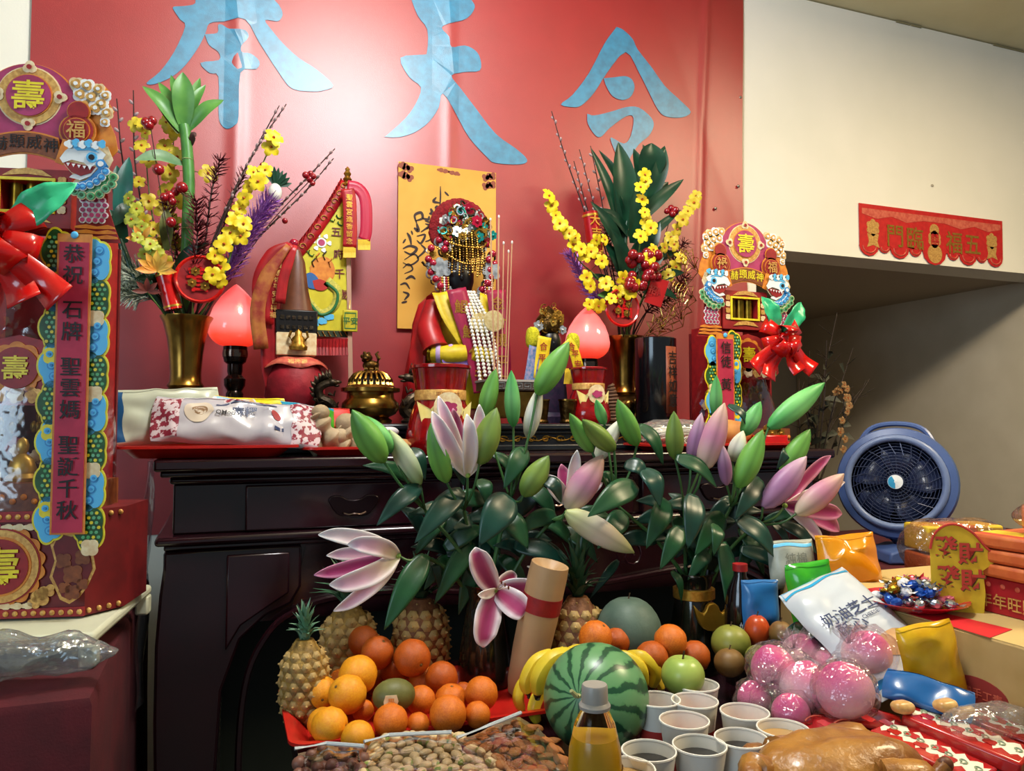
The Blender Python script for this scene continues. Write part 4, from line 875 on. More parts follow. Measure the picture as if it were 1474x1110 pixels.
mb = MB(); mb.ell(Q(657, 402, -.045), (3.5 * S, 5 * S, 6 * S)); mb.obj('nose', m_skin, t)
MB().ell(Q(657, 418, -.042), (8 * S, 3 * S, 2 * S)).obj('mouth', M('dark_red_lip', '3a0a10', .4), t)
for sg in (-1, 1): MB().ell(Q(657 + sg * 9, 394, -.042), (4 * S, 2 * S, 1.8 * S)).obj('eye', m_whitep, t)
# fluffy halo behind the crown
for k in range(19):
    a = R(-20 + k * 220 / 18); MB().ell((0, 0, 0), (13 * S, 9 * S, 13 * S), nu=9, nv=6).obj('halo_pompom', m_fluff, t, Q(662 + 36 * math.cos(a), 330 - 36 * math.sin(a), .0 + .002 * (k % 3)))
MB().ell(Q(662, 330, .004), (36 * S, 8 * S, 38 * S)).obj('halo_back', m_fluff, t)
MB().lathe([(30 * S, 0), (33 * S, 14 * S), (31 * S, 30 * S), (22 * S, 44 * S), (0, 52 * S)], 24, X=T3(Q(663, 366, -.008)), sy=.8).obj('crown_cap', m_dbrass, t)
ros = MB(); ros.prism(lobes(0, 0, 1, 6, .35), .25); ros.ell((0, -.1, 0), (.45, .4, .45), nu=8, nv=5); ros_me = {m.name: (lambda mm: (lambda me: (me.materials.clear(), me.materials.append(mm), me)[2])(ros.mesh('rosette')))(m) for m in (m_silver, m_goldm, m_teal, m_ruby, m_brass, m_pearl)}
cur = MB(); cur.tube([Vector((math.cos(k * .6) * (1.2 - k * .08), -.1 * k * .3, math.sin(k * .6) * (1.2 - k * .08))) for k in range(12)], [.28, .1], 5); cur_me = {m.name: (lambda mm: (lambda me: (me.materials.clear(), me.materials.append(mm), me)[2])(cur.mesh('curl')))(m) for m in (m_silver, m_goldm, m_teal, m_bronze)}
rr = random.Random(5); nm = list(ros_me); cm = list(cur_me)
for k in range(110):
    a = R(4 + 172 * rr.random()); rad = 6 + 36 * rr.random(); x = 664 + rad * math.cos(a) * 1.0; y = 348 - rad * math.sin(a) * 1.2
    if rr.random() < .5: inst('crown_rosette', ros_me[nm[k % len(nm)]], t, Q(x, y, -.062 - .03 * rr.random() + rad * .0006), (rr.uniform(-.4, .4), 0, rr.uniform(-.6, .6)), S * rr.uniform(4, 6.5))
    else: inst('crown_curl', cur_me[cm[k % len(cm)]], t, Q(x, y, -.064 - .03 * rr.random() + rad * .0006), (rr.uniform(-.4, .4), rr.uniform(0, 6), rr.uniform(-.6, .6)), S * rr.uniform(5, 8.5))
inst('crown_gem', ros_me[m_ruby.name], t, Q(673, 326, -.095), (0, 0, .1), S * 6.5)
def beadline(pts, r, pitch, m, name, parent, n=6):
    """threaded beads: one string whose radius swells at each bead"""
    q = smooth_path(pts, 8); L = [0]
    for a, c in zip(q, q[1:]): L.append(L[-1] + (c - a).length)
    k = max(2, int(L[-1] / pitch)); P = []; rd = []
    for i in range(k):
        for f, g in ((.05, .35), (.25, .85), (.5, 1), (.75, .85), (.95, .35)):
            d = (i + f) / k * L[-1]; j = next(x for x in range(1, len(L)) if L[x] >= d - 1e-9); u = (d - L[j - 1]) / max(1e-9, L[j] - L[j - 1])
            P.append(q[j - 1].lerp(q[j], u)); rd.append(r * g)
    return MB().tube(P, rd, n).obj(name, m, parent)
for k in range(13):
    x = 634 + k * 4.6; beadline([Q(x, 340 + abs(k - 6) * .6, -.058 - .028 * math.sin(math.pi * k / 12)), Q(x + .5, 375, -.066 - .03 * math.sin(math.pi * k / 12)), Q(x, 404 - (k % 3) * 4, -.062 - .03 * math.sin(math.pi * k / 12))], 1.5 * S, 3.4 * S, m_goldm if k % 2 else m_dbrass, 'veil_string', t, 5)
beadline([Q(628, 352, -.06), Q(648, 362, -.09), Q(680, 362, -.09), Q(694, 350, -.06)], 1.6 * S, 3.6 * S, m_goldm, 'veil_string', t)
beadline([Q(618, 362, -.05), Q(650, 386, -.095), Q(686, 384, -.09)], 1.6 * S, 3.6 * S, m_brass, 'veil_string', t)
for sg, lst in ((-1, ((622, 352), (632, 356), (608, 366), (606, 380), (612, 386), (628, 366), (610, 398), (616, 408), (622, 418), (632, 414), (636, 348))), (1, ((694, 352), (703, 366), (696, 376), (708, 380), (698, 390), (694, 410), (688, 418), (700, 400)))):
    for k, (x, y) in enumerate(lst):
        MB().ell((0, 0, 0), 5.2 * S, nu=12, nv=8).obj('ruby_bead', m_ruby, t, Q(x, y, -.052 - .008 * (k % 3)))
        inst('silver_curl', cur_me[(m_silver.name, m_bronze.name)[k % 2]], t, Q(x - 1, y + 3, -.042 - .004 * (k % 2)), (.2, k, .3), S * 7)
        inst('side_rosette', ros_me[(m_silver.name, m_pearl.name, m_goldm.name)[k % 3]], t, Q(x + sg * -4, y + 7, -.056), (0, k, .2 * sg), S * 4)
    x = 628 if sg < 0 else 696
    for j in range(5): beadline([Q(x + j * 3 - 6, 404, -.064), Q(x + j * 3 - 6, 420, -.07), Q(x + j * 3 - 5, 436 + (j % 2) * 6, -.066)], 1.6 * S, 3.6 * S, (m_ruby, m_goldm, m_pearl)[j % 3], 'side_tassel', t, 5)
    MB().prism(lobes(0, 0, 10 * S, 5, .5), .003, X=T3(Q(x - 4 * sg * -1, 392, -.066))).obj('pearl_flower', m_silver, t)
for i, (pts, txt) in enumerate((([(640, 424), (650, 462), (664, 505), (674, 545), (678, 566)], '鯤鯓代天'), ([(700, 422), (703, 460), (704, 500), (706, 545), (706, 566)], '念合境平安'))):
    pp = [Q(x, y, -.105 - .018 * min(1, j / 2)) for j, (x, y) in enumerate(pts)]; qq = smooth_path(pp, 6)
    sa = MB().blade(qq, [14 * S] * len(qq), (0, -1, .12), cup=.05, nx=3).obj('sash', m_sash, t, solid=.0012); sa['label'] = 'magenta sash with gold characters'
    for k, ch in enumerate(txt):
        p = qq[min(len(qq) - 1, int((k + .9) / (len(txt) + 1) * (len(qq) - 1)))]; MB().text(ch, 20 * S, m_gold, T3(p + Vector((0, -.004, 0))), .012).obj('sash_character', None, sa)
for k in range(5):
    x0 = 650 + k * 4.5; beadline([Q(x0, 424, -.09), Q(657 + k * 7, 470, -.128), Q(666 + k * 7.5, 520, -.14), Q(670 + k * 8, 552 - (k % 2) * 6, -.142)], 2.7 * S, 5 * S, m_pearl, 'pearl_strand', t)
MB().lathe([(0, -.002), (14 * S, -.002), (15 * S, 0), (14 * S, .003), (0, .005)], 24, X=T3(Q(692, 468, -.135)) @ Matrix.Rotation(R(90), 4, 'X')).obj('round_pendant', M('ivory_gilt', 'e3d3a0', .3, .3, col2='c9ae70', vs=120), t)
MB().lathe([(0, -.002), (13 * S, -.002), (13 * S, .003), (0, .004)], 24, X=T3(Q(672, 470, -.125)) @ Matrix.Rotation(R(90), 4, 'X')).obj('round_pendant', MATS['ivory_gilt'], t)
# ---------------------------------------------------------------- small deity
b = foot(786, -.33); S = mpp(b + Vector((0, 0, .1)))
t = thing('deity_statue', 'smaller deity statue with gold crown, dark robe and yellow ribbons', 'statue', b)
def Q(px, py, y=0): return Vector(((px - 786) * S * .93, y, (608 - py) * S))
MB().lathe([(0, .001), (34 * S, .001), (36 * S, 10 * S), (30 * S, 16 * S), (33 * S, 30 * S), (30 * S, 60 * S), (27 * S, 90 * S), (22 * S, 108 * S), (0, 116 * S)], 26, sy=.7, wob=lambda a, z: 1 + .04 * math.sin(a * 7)).obj('robe', M('navy_brocade', '1c1e34', .5, col2='3a2440', vs=90), t)
MB().ell(Q(790, 492, -.012), (17 * S, 15 * S, 22 * S)).obj('head', m_skin, t)
MB().ell(Q(790, 494, -.036), (2.5 * S, 3 * S, 4 * S)).obj('nose', m_skin, t)
MB().lathe([(17 * S, 0), (20 * S, 8 * S), (18 * S, 20 * S), (10 * S, 32 * S), (0, 40 * S)], 20, X=T3(Q(788, 478, -.01)), sy=.85).obj('crown_cap', m_dbrass, t)
for k in range(26):
    a = R(360 * rr.random()); rad = 18 * rr.random() ** .6; x, y = 788 + rad * math.cos(a), 458 - rad * math.sin(a) * 1.15
    inst('crown_curl' if k % 2 else 'crown_rosette', (cur_me if k % 2 else ros_me)[m_goldm.name], t, Q(x, y, -.05 + rad * .001), (rr.uniform(-.5, .5), rr.uniform(0, 6), rr.uniform(-.5, .5)), S * rr.uniform(3, 5))
inst('ear_rosette', ros_me[m_silver.name], t, Q(766, 470, -.035), (0, 0, 0), S * 6); inst('ear_rosette', ros_me[m_silver.name], t, Q(806, 474, -.035), (0, 0, 0), S * 5)
m_rib2 = M('yellow_embroidered_ribbon', 'e3c41e', .5, col2='d4b012', vs=40)
for pts, w in (([(772, 486), (768, 510), (764, 545)], 10), ([(808, 490), (820, 505), (828, 528)], 8)):
    rp = smooth_path([Q(x, y, -.052) for x, y in pts], 5); r_ = MB().blade(rp, [w * S] * len(rp), (0, -1, 0), cup=.1, nx=3).obj('yellow_ribbon', m_rib2, t, solid=.001)
    for k in range(3):
        p = rp[3 + k * 3] if len(rp) > 9 + 0 else rp[k]; MB().text('合平安'[k], 12 * S, m_redp, T3(p + Vector((0, -.003, 0))), .015).obj('ribbon_character', None, r_)
rp = smooth_path([Q(757, 500, -.046), Q(752, 525, -.05), Q(747, 552, -.05)], 5); MB().blade(rp, [9 * S] * len(rp), (0, -1, 0), nx=3).obj('embroidered_panel', M('lilac_brocade', '8f86a8', .5, col2='3f6a9a', vs=110), t, solid=.001)
for sg, x, y in ((-1, 757, 486), (1, 824, 492)): sack('yellow_pompom', M('yellow_fluff', 'd3cc22', .9, col2='b8b018', vs=150, bump=1, bs=300), t, (10 * S, 8 * S, 15 * S), Q(x, y, -.03), 4, .002, nu=14, nv=10)
for k in range(9): MB().tube([Q(806 + k * 1.7, 530, -.055), Q(803 + k * 2, 552, -.056)], .0016, 4).obj('tassel_thread', MATS['yellow_tassel'], t)
# ---------------------------------------------------------------- red glass jars with ingot label
m_rglass = M('red_jelly_glass', 'a80c10', .06, trans=.25, col2='8c080c', vs=60, coat=.6)
m_label = M('pale_gold_label', 'f0dc90', .4, col2='e6cf78', vs=40)
def candle_jar(px, Y, ytop, zb, label):
    b = Vector((at(px, 580, Y).x, Y, zb)); H = at(px, ytop, Y).z - zb; s = H / 100
    t = thing('red_glass_jar', label, 'jar', b, 0, 'red glass jars on the altar')
    MB().lathe([(0, .001), (36 * s, .001), (40 * s, 8 * s), (39 * s, 22 * s), (33 * s, 48 * s), (29 * s, 58 * s), (28 * s, 66 * s), (30 * s, 80 * s), (33 * s, 97 * s)], 32).obj('jar_body', m_rglass, t)
    MB().lathe([(33 * s, 96 * s), (35 * s, 97 * s), (35 * s, 100 * s), (31 * s, 101 * s), (30 * s, 97 * s)], 32).obj('rim', m_rglass, t)
    MB().lathe([(28.6 * s, 60 * s), (29.6 * s, 61 * s), (29.6 * s, 71 * s), (29 * s, 72 * s)], 32).obj('gold_band', m_goldp, t)
    lb = empt('ingot_label', t, (0, -33 * s, 30 * s)); 
    out = [(-34, 26), (-18, 18), (-14, 22), (14, 22), (18, 18), (34, 26), (28, 6), (18, -8), (0, -14), (-18, -8), (-28, 6)]
    def wrap(mb):
        for i, v in enumerate(mb.v): a = v.x / (37 * s); mb.v[i] = Vector((37 * s * math.sin(a), v.y + 37 * s * (1 - math.cos(a)) - .004, v.z))
        return mb
    wrap(MB().prism([(x * s * 1.12, z * s * 1.12) for x, z in out], .001)).obj('ingot_card', m_label, lb)
    wrap(MB().prism(circ(0, 22 * s, 17 * s, 20), .001, y0=-.0012)).obj('round_seal', m_cream, lb)
    MB().prism(lobes(0, 22 * s, 8 * s, 5, .35, rz=5 * s), .0008, y0=-.0062).obj('seal_print', m_mag, lb)
    for a, c in (((-17, 18), (-14, 4)), ((17, 18), (14, 4)), ((-14, 4), (14, 4))): MB().tube([Vector((a[0] * s, -.005, a[1] * s)), Vector((c[0] * s, -.0055, c[1] * s))], .0007, 4).obj('label_line', m_brownp, lb)
    MB().text('財', 12 * s, m_brownp, T3(0, -.0055, -3 * s), .01).obj('label_character', None, lb)
    MB().text('平安吉祥', 7 * s, m_brownp, T3(0, -30.2 * s, 66 * s), .01).obj('band_lettering', None, t)
candle_jar(634, -.585, 527, ZT, 'larger red glass jar with gold ingot label in front of the main deity')
candle_jar(847, -.44, 530, ZS, 'red glass jar with gold ingot label in front of the lamp by the small deity')
# ---------------------------------------------------------------- square censer with incense sticks
b = foot(737, -.43); S = mpp(b + Vector((0, 0, .1)))
t = thing('square_censer', 'rectangular brass censer with a key-pattern rim between the two deities', 'censer', b)
MB().box((0, 0, 28 * S), (74 * S, 44 * S, 40 * S)).obj('censer_body', m_brass, t, bev=.006)
MB().box((0, 0, 53 * S), (92 * S, 54 * S, 13 * S)).obj('key_rim', M('grey_carved_rim', '5a4a44', .4, .4), t, bev=.002)
MB().box((0, 0, 60.5 * S), (94 * S, 56 * S, 3 * S)).obj('rim_top', M('ash_grey', 'a39a94', .6), t)
for i in range(7):
    x = (-39 + i * 13) * S
    MB().tube([Vector((x + a * S, -27.6 * S, (53 + c) * S)) for a, c in ((-5, -4), (5, -4), (5, 4), (-4, 4), (-4, -1), (2, -1), (2, 1.5))], .0009, 4).obj('key_line', m_silver, t)
for a in (-1, 1):
    for c in (-1, 1): MB().lathe([(5 * S, .001), (7 * S, 4 * S), (5 * S, 9 * S)], 10, X=T3(a * 30 * S, c * 16 * S, 0)).obj('foot', m_brass, t)
for i, (px, y0, y1, pb) in enumerate(((706, 316, 545, 712), (718, 312, 545, 716), (725, 350, 545, 722), (732, 362, 545, 727), (737, 349, 545, 730))):
    p0 = at(pb, 546, -.43 + .012 * (i % 2)); p1 = at(px, y0, -.43 + .012 * (i % 2)); p0.z = ZS + 62 * S + .0005
    k = thing('incense_stick', 'thin tan incense stick standing in the square censer', 'incense', p0, 0, 'incense sticks in the censer')
    d = p1 - p0; MB().tube([d * 0, d], .0016 + .0006 * (i < 2), 6).obj('stick', M('incense_tan', 'b58a68', .7), k)
    MB().ell(d, (.003, .003, .005), nu=8, nv=6).obj('pale_tip', M('ash_tip', 'd8cfc6', .8), k)
# ---------------------------------------------------------------- black carved riser in front
# ---------------------------------------------------------------- small brass cups
for i, (px, Y) in enumerate(((817, -.46), (778, -.46))):
    b = foot(px, Y); s = mpp(b) * 1.0; k = thing('brass_cup', ('small brass cup beside the red glass jar near the lamp', 'small brass cup in front of the smaller deity')[i], 'cup', b, 0, 'brass cups behind the riser')
    MB().lathe([(0, .001), (11 * s, .001), (12 * s, 3 * s), (10 * s, 6 * s), (12 * s, 22 * s), (13 * s, 34 * s), (12 * s, 34 * s), (9 * s, 8 * s), (0, 7 * s)], 22).obj('cup_body', m_dbrass, k)
    MB().lathe([(13 * s, 32 * s), (13.8 * s, 33 * s), (13.8 * s, 35 * s), (12.5 * s, 35 * s)], 22).obj('rim', m_brass, k)
# ---------------------------------------------------------------- black incense tube and coil cone
b = foot(944, -.33); s = mpp(b + Vector((0, 0, .1))); H = at(944, 487, -.33).z - ZS
t = thing('incense_tube', 'tall glossy black cylinder with an orange label and brush lettering', 'canister', b)
MB().lathe([(0, .001), (29 * s, .001), (30 * s, .004), (30 * s, H - .003), (28 * s, H), (0, H)], 32).obj('tube_body', M('black_gloss_tin', '0c0d10', .15, coat=.5), t)
mb = MB(); mb.lathe([(30.3 * s, 14 * s), (30.3 * s, H - 14 * s)], 8, a0=268, a1=312); lb = mb.obj('label', M('orange_label', '96492a', .5, col2='7a3620', vs=20), t, solid=.0006)
for k, ch in enumerate('吉祥如意'):
    a = R(290); MB().text(ch, 20 * s, m_black, T3(31 * s * math.cos(a), 31 * s * math.sin(a), H - (30 + k * 20) * s) @ Matrix.Rotation(R(20), 4, 'Z'), .012).obj('label_character', None, lb)
b = foot(880, -.36); s = mpp(b)
t = thing('incense_coil', 'brown cone of stacked incense coils behind the red glass jar', 'incense', b)
MB().tube([Vector(((20 - k * .088) * s * math.cos(k * .35), (20 - k * .088) * s * math.sin(k * .35), .005 + k * s * .27)) for k in range(200)], 2.3 * s, 6).obj('coil', M('coil_brown', '6a4a34', .7, col2='573a28', vs=40), t)
MB().lathe([(17 * s, .002), (13 * s, 18 * s), (3 * s, 50 * s), (0, 52 * s)], 18).obj('core', M('coil_core', '2a1a14', .8), t)
MB().lathe([(0, .0005), (22 * s, .0005), (23 * s, .003), (22 * s, .004), (0, .003)], 24).obj('dish', m_brass, t)
# ================================================================ flower arrangements in the brass vases
m_bam = M('bamboo_green', '4f8a3c', .4, col2='3c7030', vs=25)
m_bleaf = M('dark_leaf_green', '16402a', .35, col2='0e2e1e', vs=20)
m_bleaf2 = M('light_leaf_green', '5a8f3e', .4, col2='3f7434', vs=18)
m_teall = M('teal_leaf', '1f5a50', .35, col2='184840', vs=20)
m_orch = M('yellow_orchid', 'e6cf1c', .5, col2='d9b90f', vs=45, sss=.1)
m_orch2 = M('pale_yellow_orchid', 'd8c430', .5, col2='b89a22', vs=45)
m_orcc = M('orchid_centre', 'b0521a', .5)
m_twig = M('willow_bark', '3a2420', .7, col2='281814', vs=60)
m_catk = M('grey_catkin', 'b59a98', .8, col2='9a7f80', vs=200)
m_mar = M('maroon_needle', '64101c', .6, col2='480a14', vs=60)
m_purp = M('purple_tinsel', '7a3a9c', .3, .15, col2='c58ae0', vs=300)
m_silg = M('silver_tinsel', '8f9a84', .3, .25, col2='d4dcc8', vs=200)
m_goldl = M('gold_filigree_leaf', 'b58e3c', .28, 1, col2='d8c070', vs=120)
m_berry = M('red_berry', '8a0c18', .2, coat=.6)
m_orfl = M('orange_petal', 'e08a30', .5, col2='e8c050', vs=25)
m_stem = M('stem_green', '4a6a2c', .5)
def VQ(V, px, py, dy=0): return at(px, py, V.y + dy) - V
def mouth(V, k, n=9): a = k * 2.4; return Vector((math.cos(a) * .016, math.sin(a) * .014, -.05))
fl5 = MB()
for k in range(5):
    a = R(90 + k * 72); d = Vector((math.cos(a), 0, math.sin(a)))
    fl5.blade([d * .08, d * .5 + Vector((0, -.14, 0)), d * .85 + Vector((0, -.10, 0)), d * 1.05 + Vector((0, .05, 0))], [.12, .42, .38, .08], (0, -1, 0), cup=.12, nx=4, ruf=.06)
fl5.ell((0, -.1, -.05), (.16, .2, .14), m_orcc, nu=8, nv=5)
def fl_mesh(m):
    fl5.mats = [m, m_orcc]; fl5.mi = [0] * 60 + [1] * (len(fl5.f) - 60); return fl5.mesh('blossom')
def orchid(V, k, path, bl, label, group, mt=m_orch, r=11, dy=-.02):
    t = thing('orchid_spray', label, 'flower', V, 0, group); q = smooth_path([mouth(V, k)] + [VQ(V, x, y, dy) for x, y in path], 6)
    MB().tube(q, [.0028, .0014], 6).obj('stem', m_stem, t); me = fl_mesh(mt); rr = random.Random(k)
    for x, y in bl:
        p = VQ(V, x, y, dy - .02 - .02 * rr.random()); s = mpp(p + V) * r * rr.uniform(.85, 1.2)
        inst('blossom', me, t, p, (rr.uniform(-.5, .5), rr.uniform(0, 6), rr.uniform(-.5, .2)), s)
        j = min(range(len(q)), key=lambda i: (q[i] - p).length); MB().tube([q[j], (q[j] + p) / 2 + Vector((0, 0, .004)), p + Vector((0, .004, 0))], .0011, 4).obj('pedicel', m_stem, t)
cat = MB().ell((0, 0, 0), (.0042, .0042, .0075), nu=7, nv=5); cat.mats = [m_catk]; cat_me = cat.mesh('catkin')
def willow(V, k, path, label, n=9, group=None, dy=.02, mt=None):
    t = thing('willow_branch', label, 'branch', V, 0, group); q = smooth_path([mouth(V, k)] + [VQ(V, x, y, dy) for x, y in path], 7)
    MB().tube(q, [.0034, .0014], 6).obj('stem', m_twig, t); m = len(q)
    for i in range(n):
        j = int(m * (.42 + .56 * i / n)); d = (q[min(j + 1, m - 1)] - q[j - 1]).normalized(); x, y = frame(d); sgn = 1 if i % 2 else -1
        e = (d * .8 + x * sgn * .7).normalized(); inst('catkin', cat_me, t, q[j] + x * sgn * .006, e.to_track_quat('Z', 'Y').to_euler())
def brush(V, k, path, label, m, L=.03, n=150, dy=-.02, name='needle_spray', catg='foliage', stem=m_twig, up=.6, r0=.0017):
    """stem with hundreds of needles: the needles are one tuft"""
    t = thing(name, label, catg, V, 0); q = smooth_path([mouth(V, k)] + [VQ(V, x, y, dy) for x, y in path], 8); MB().tube(q, [.003, .0015], 6).obj('stem', stem, t)
    rr = random.Random(k); mb = MB(); m0 = int(len(q) * .35)
    for i in range(int(n * 1.7)):
        j = rr.randint(m0, len(q) - 1); d = (q[j] - q[j - 1]).normalized(); x, y = frame(d); a = rr.uniform(0, 6.28)
        e = (d * up + (x * math.cos(a) + y * math.sin(a))).normalized(); l = L * rr.uniform(.6, 1.15); p = q[j]
        mb.tube([p, p + e * l * .6, p + e * l + Vector((0, 0, .006 * rr.uniform(-1, 1)))], [r0, r0 * .7, r0 * .3], 3, cap=False)
    tag(mb.obj('needles', m, t, smooth=False), kind='stuff'); return t
def berries(V, k, path, label, pts, r=5, m=m_berry, dy=-.04):
    t = thing('berry_pick', label, 'berries', V, 0); q = smooth_path([mouth(V, k)] + [VQ(V, x, y, dy) for x, y in path], 6); MB().tube(q, .0013, 5).obj('stem', m_twig, t); rr = random.Random(k)
    for x, y in pts:
        p = VQ(V, x, y, dy - .015 * rr.random()); MB().ell((0, 0, 0), mpp(V) * r * rr.uniform(.8, 1.2), nu=10, nv=7).obj('berry', m, t, p)
        j = min(range(len(q)), key=lambda i: (q[i] - p).length); MB().tube([q[j], p], .0009, 4).obj('berry_stalk', m_twig, t)
def leafy(V, k, path, leaves, label, rs, mstem, mleaf, name='bamboo_stalk', dy=0, w=.016, catg='plant'):
    t = thing(name, label, catg, V, 0); q = smooth_path([mouth(V, k)] + [VQ(V, x, y, dy) for x, y in path], 7); MB().tube(q, rs, 10).obj('stalk', mstem, t)
    for i, (a, b_, wd, dd, m) in enumerate(leaves):
        p0, p1 = VQ(V, *a, dy), VQ(V, *b_, dy + dd); mid = (p0 + p1) / 2 + Vector((0, -.012, .010))
        MB().blade(smooth_path([p0, mid, p1], 7), lambda u: wd * mpp(V) * max(.03, math.sin(math.pi * (.10 + .9 * u)) ** .8), (0, -1, .35), m, cup=.3, nx=4).obj('leaf', m or mleaf, t)
    return t, q
# ---- left arrangement
t, q = leafy(VL, 0, [(268, 430), (270, 330), (272, 260), (268, 200), (265, 180)],
    [((265, 185), (263, 104), 15, -.03, m_bleaf2), ((262, 190), (205, 124), 10, -.02, m_bleaf2), ((260, 184), (228, 118), 8, .02, m_bleaf2), ((270, 186), (288, 112), 8, .01, m_bleaf2), ((270, 188), (322, 144), 10, -.03, m_bleaf2), ((268, 180), (296, 122), 7, -.01, m_bleaf2), ((258, 192), (214, 132), 9, -.01, M('olive_leaf', '6a6a34', .45, col2='4f5a2a', vs=20)), ((266, 186), (246, 108), 8, .03, m_bleaf2), ((262, 236), (194, 230), 10, -.04, M('sage_leaf', '7a9a70', .45, col2='567a54', vs=20)), ((275, 210), (283, 196), 5, -.02, M('dry_bract', '4a2a24', .7))],
    'thick green bamboo stalk topped with a rosette of leaves', [.015, .0135], m_bam, m_bleaf2)
for y in (230, 280, 330, 380): p = VQ(VL, 270, y, 0); MB().lathe([(.0135, -.002), (.0155, 0), (.0135, .002)], 12, X=T3(p)).obj('node_ring', M('bamboo_node', '8a9a60', .5), t)
leafy(VL, 1, [(226, 430), (200, 410), (178, 360), (170, 330), (182, 300), (205, 295)], [((172, 330), (186, 226), 12, -.01, m_teall), ((176, 310), (168, 238), 9, .0, m_teall), ((200, 300), (162, 326), 12, -.03, m_bleaf), ((180, 350), (158, 302), 10, -.02, m_bleaf)],
    'dark curled bamboo stalk bending out with teal leaves', [.009, .008], m_bleaf, m_teall, dy=-.03)
G1 = 'orchid sprays in the left-hand brass vase'
orchid(VL, 2, [(320, 400), (345, 320), (370, 255), (394, 200)], [(394, 198), (390, 212), (382, 245), (372, 262), (360, 268), (352, 285), (345, 300), (338, 318), (350, 322), (332, 336), (346, 340), (322, 352), (310, 368), (318, 384), (306, 396), (316, 404), (364, 248)], 'bright yellow orchid spray rising beside the purple tinsel', 'yellow orchid sprays', r=12, dy=-.05)
orchid(VL, 3, [(240, 400), (225, 340), (215, 280), (208, 200)], [(196, 180), (210, 192), (204, 210), (214, 232), (200, 262), (214, 290), (206, 318), (222, 330), (214, 345), (232, 352), (226, 372), (240, 380), (204, 178)], 'dull yellow orchid spray beside the dark curled bamboo', 'yellow orchid sprays', m_orch2, 11, .02)
orchid(VL, 4, [(255, 400), (248, 300), (250, 190)], [(240, 176), (252, 188), (238, 210), (254, 226), (244, 250), (240, 275), (256, 290), (236, 300), (250, 320), (242, 340), (300, 250), (255, 350)], 'dull yellow orchid spray behind the thick bamboo stalk', 'yellow orchid sprays', m_orch2, 13, .07)
willow(VL, 5, [(300, 380), (340, 270), (375, 205), (412, 150)], 'pussy willow branch leaning right behind the yellow orchids, longest tip', 16)
willow(VL, 6, [(295, 380), (330, 290), (365, 220), (402, 152)], 'pussy willow branch leaning right close beside the longest one', 14, dy=.04)
willow(VL, 7, [(320, 390), (390, 310), (440, 258), (482, 214)], 'low pussy willow branch reaching toward the flag, upper of the pair', 14, dy=.05)
willow(VL, 8, [(322, 395), (394, 320), (440, 275), (480, 228)], 'low pussy willow branch reaching toward the flag, lower of the pair', 14, dy=.03)
willow(VL, 9, [(225, 380), (196, 250), (192, 130)], 'pussy willow branch standing upright behind the teal leaves', 12, dy=.06)
willow(VL, 10, [(220, 380), (180, 250), (168, 142)], 'thin pussy willow branch tilted toward the tall offering tower', 12, dy=.05)
brush(VL, 11, [(278, 400), (284, 340), (282, 290)], 'dark red fuzzy pine spray below the bamboo leaves', m_mar, .035, 170, dy=-.06)
brush(VL, 12, [(290, 380), (304, 280), (316, 232)], 'dark red spiky spray with forked needle tips', m_mar, .028, 110, dy=-.03, r0=.0018)
brush(VL, 13, [(322, 405), (352, 345), (384, 296)], 'purple tinsel branch glittering under the orchids', m_purp, .048, 420, dy=-.02, name='tinsel_branch', catg='decoration', up=1.2, r0=.0019)
brush(VL, 14, [(225, 420), (185, 395), (152, 372)], 'silver green tinsel foliage beside the tower strip', m_silg, .055, 320, dy=-.02, name='tinsel_branch', catg='decoration', up=.8, r0=.0022)
brush(VL, 15, [(218, 430), (195, 425), (178, 418)], 'silver tinsel foliage drooping over the red banner', m_silg, .04, 160, dy=-.02, name='tinsel_branch', catg='decoration', up=.5, r0=.0022)
berries(VL, 16, [(255, 400), (235, 300), (216, 178)], 'red heart-shaped berry pick among dull orchids', [(210, 176), (219, 174), (214, 180), (244, 282), (252, 276), (248, 290), (236, 284), (262, 270), (228, 244), (246, 320)], 7)
berries(VL, 17, [(330, 400), (390, 320), (444, 262)], 'loose maroon berries on a wire beside the low willow', [(446, 258), (451, 254), (440, 252), (450, 264), (447, 250), (410, 318), (378, 238)], 5, dy=.02)
def liliform(V, k, px, py, label, n=7, r=26, m=m_orfl, dy=-.07):
    t = thing('orange_flower', label, 'flower', V, 0); c = VQ(V, px, py, dy); MB().tube(smooth_path([mouth(V, k), (mouth(V, k) + c) / 2, c], 5), .002, 5).obj('stem', m_stem, t); s = mpp(V) * r
    for i in range(n):
        a = R(90 + (i - (n - 1) / 2) * 150 / (n - 1) * 1.25); d = Vector((math.cos(a), 0, math.sin(a)))
        MB().blade(smooth_path([c, c + d * s * .55 + Vector((0, -.3 * s, 0)), c + d * s + Vector((0, -.45 * s, 0))], 5), lambda u: s * .2 * max(.05, math.sin(math.pi * (.08 + .92 * u))), (0, -1, 0), cup=.3, nx=3).obj('petal', m, t)
    return t
liliform(VL, 18, 226, 390, 'orange and yellow star flower above the red cylinder'); liliform(VL, 19, 205, 345, 'narrow orange flower bud beside the dull orchids', 4, 20)
liliform(VL, 20, 212, 420, 'wilted rust-coloured flower low beside the vase', 5, 18, M('rust_petal', '7a3428', .6, col2='5e241c', vs=30))
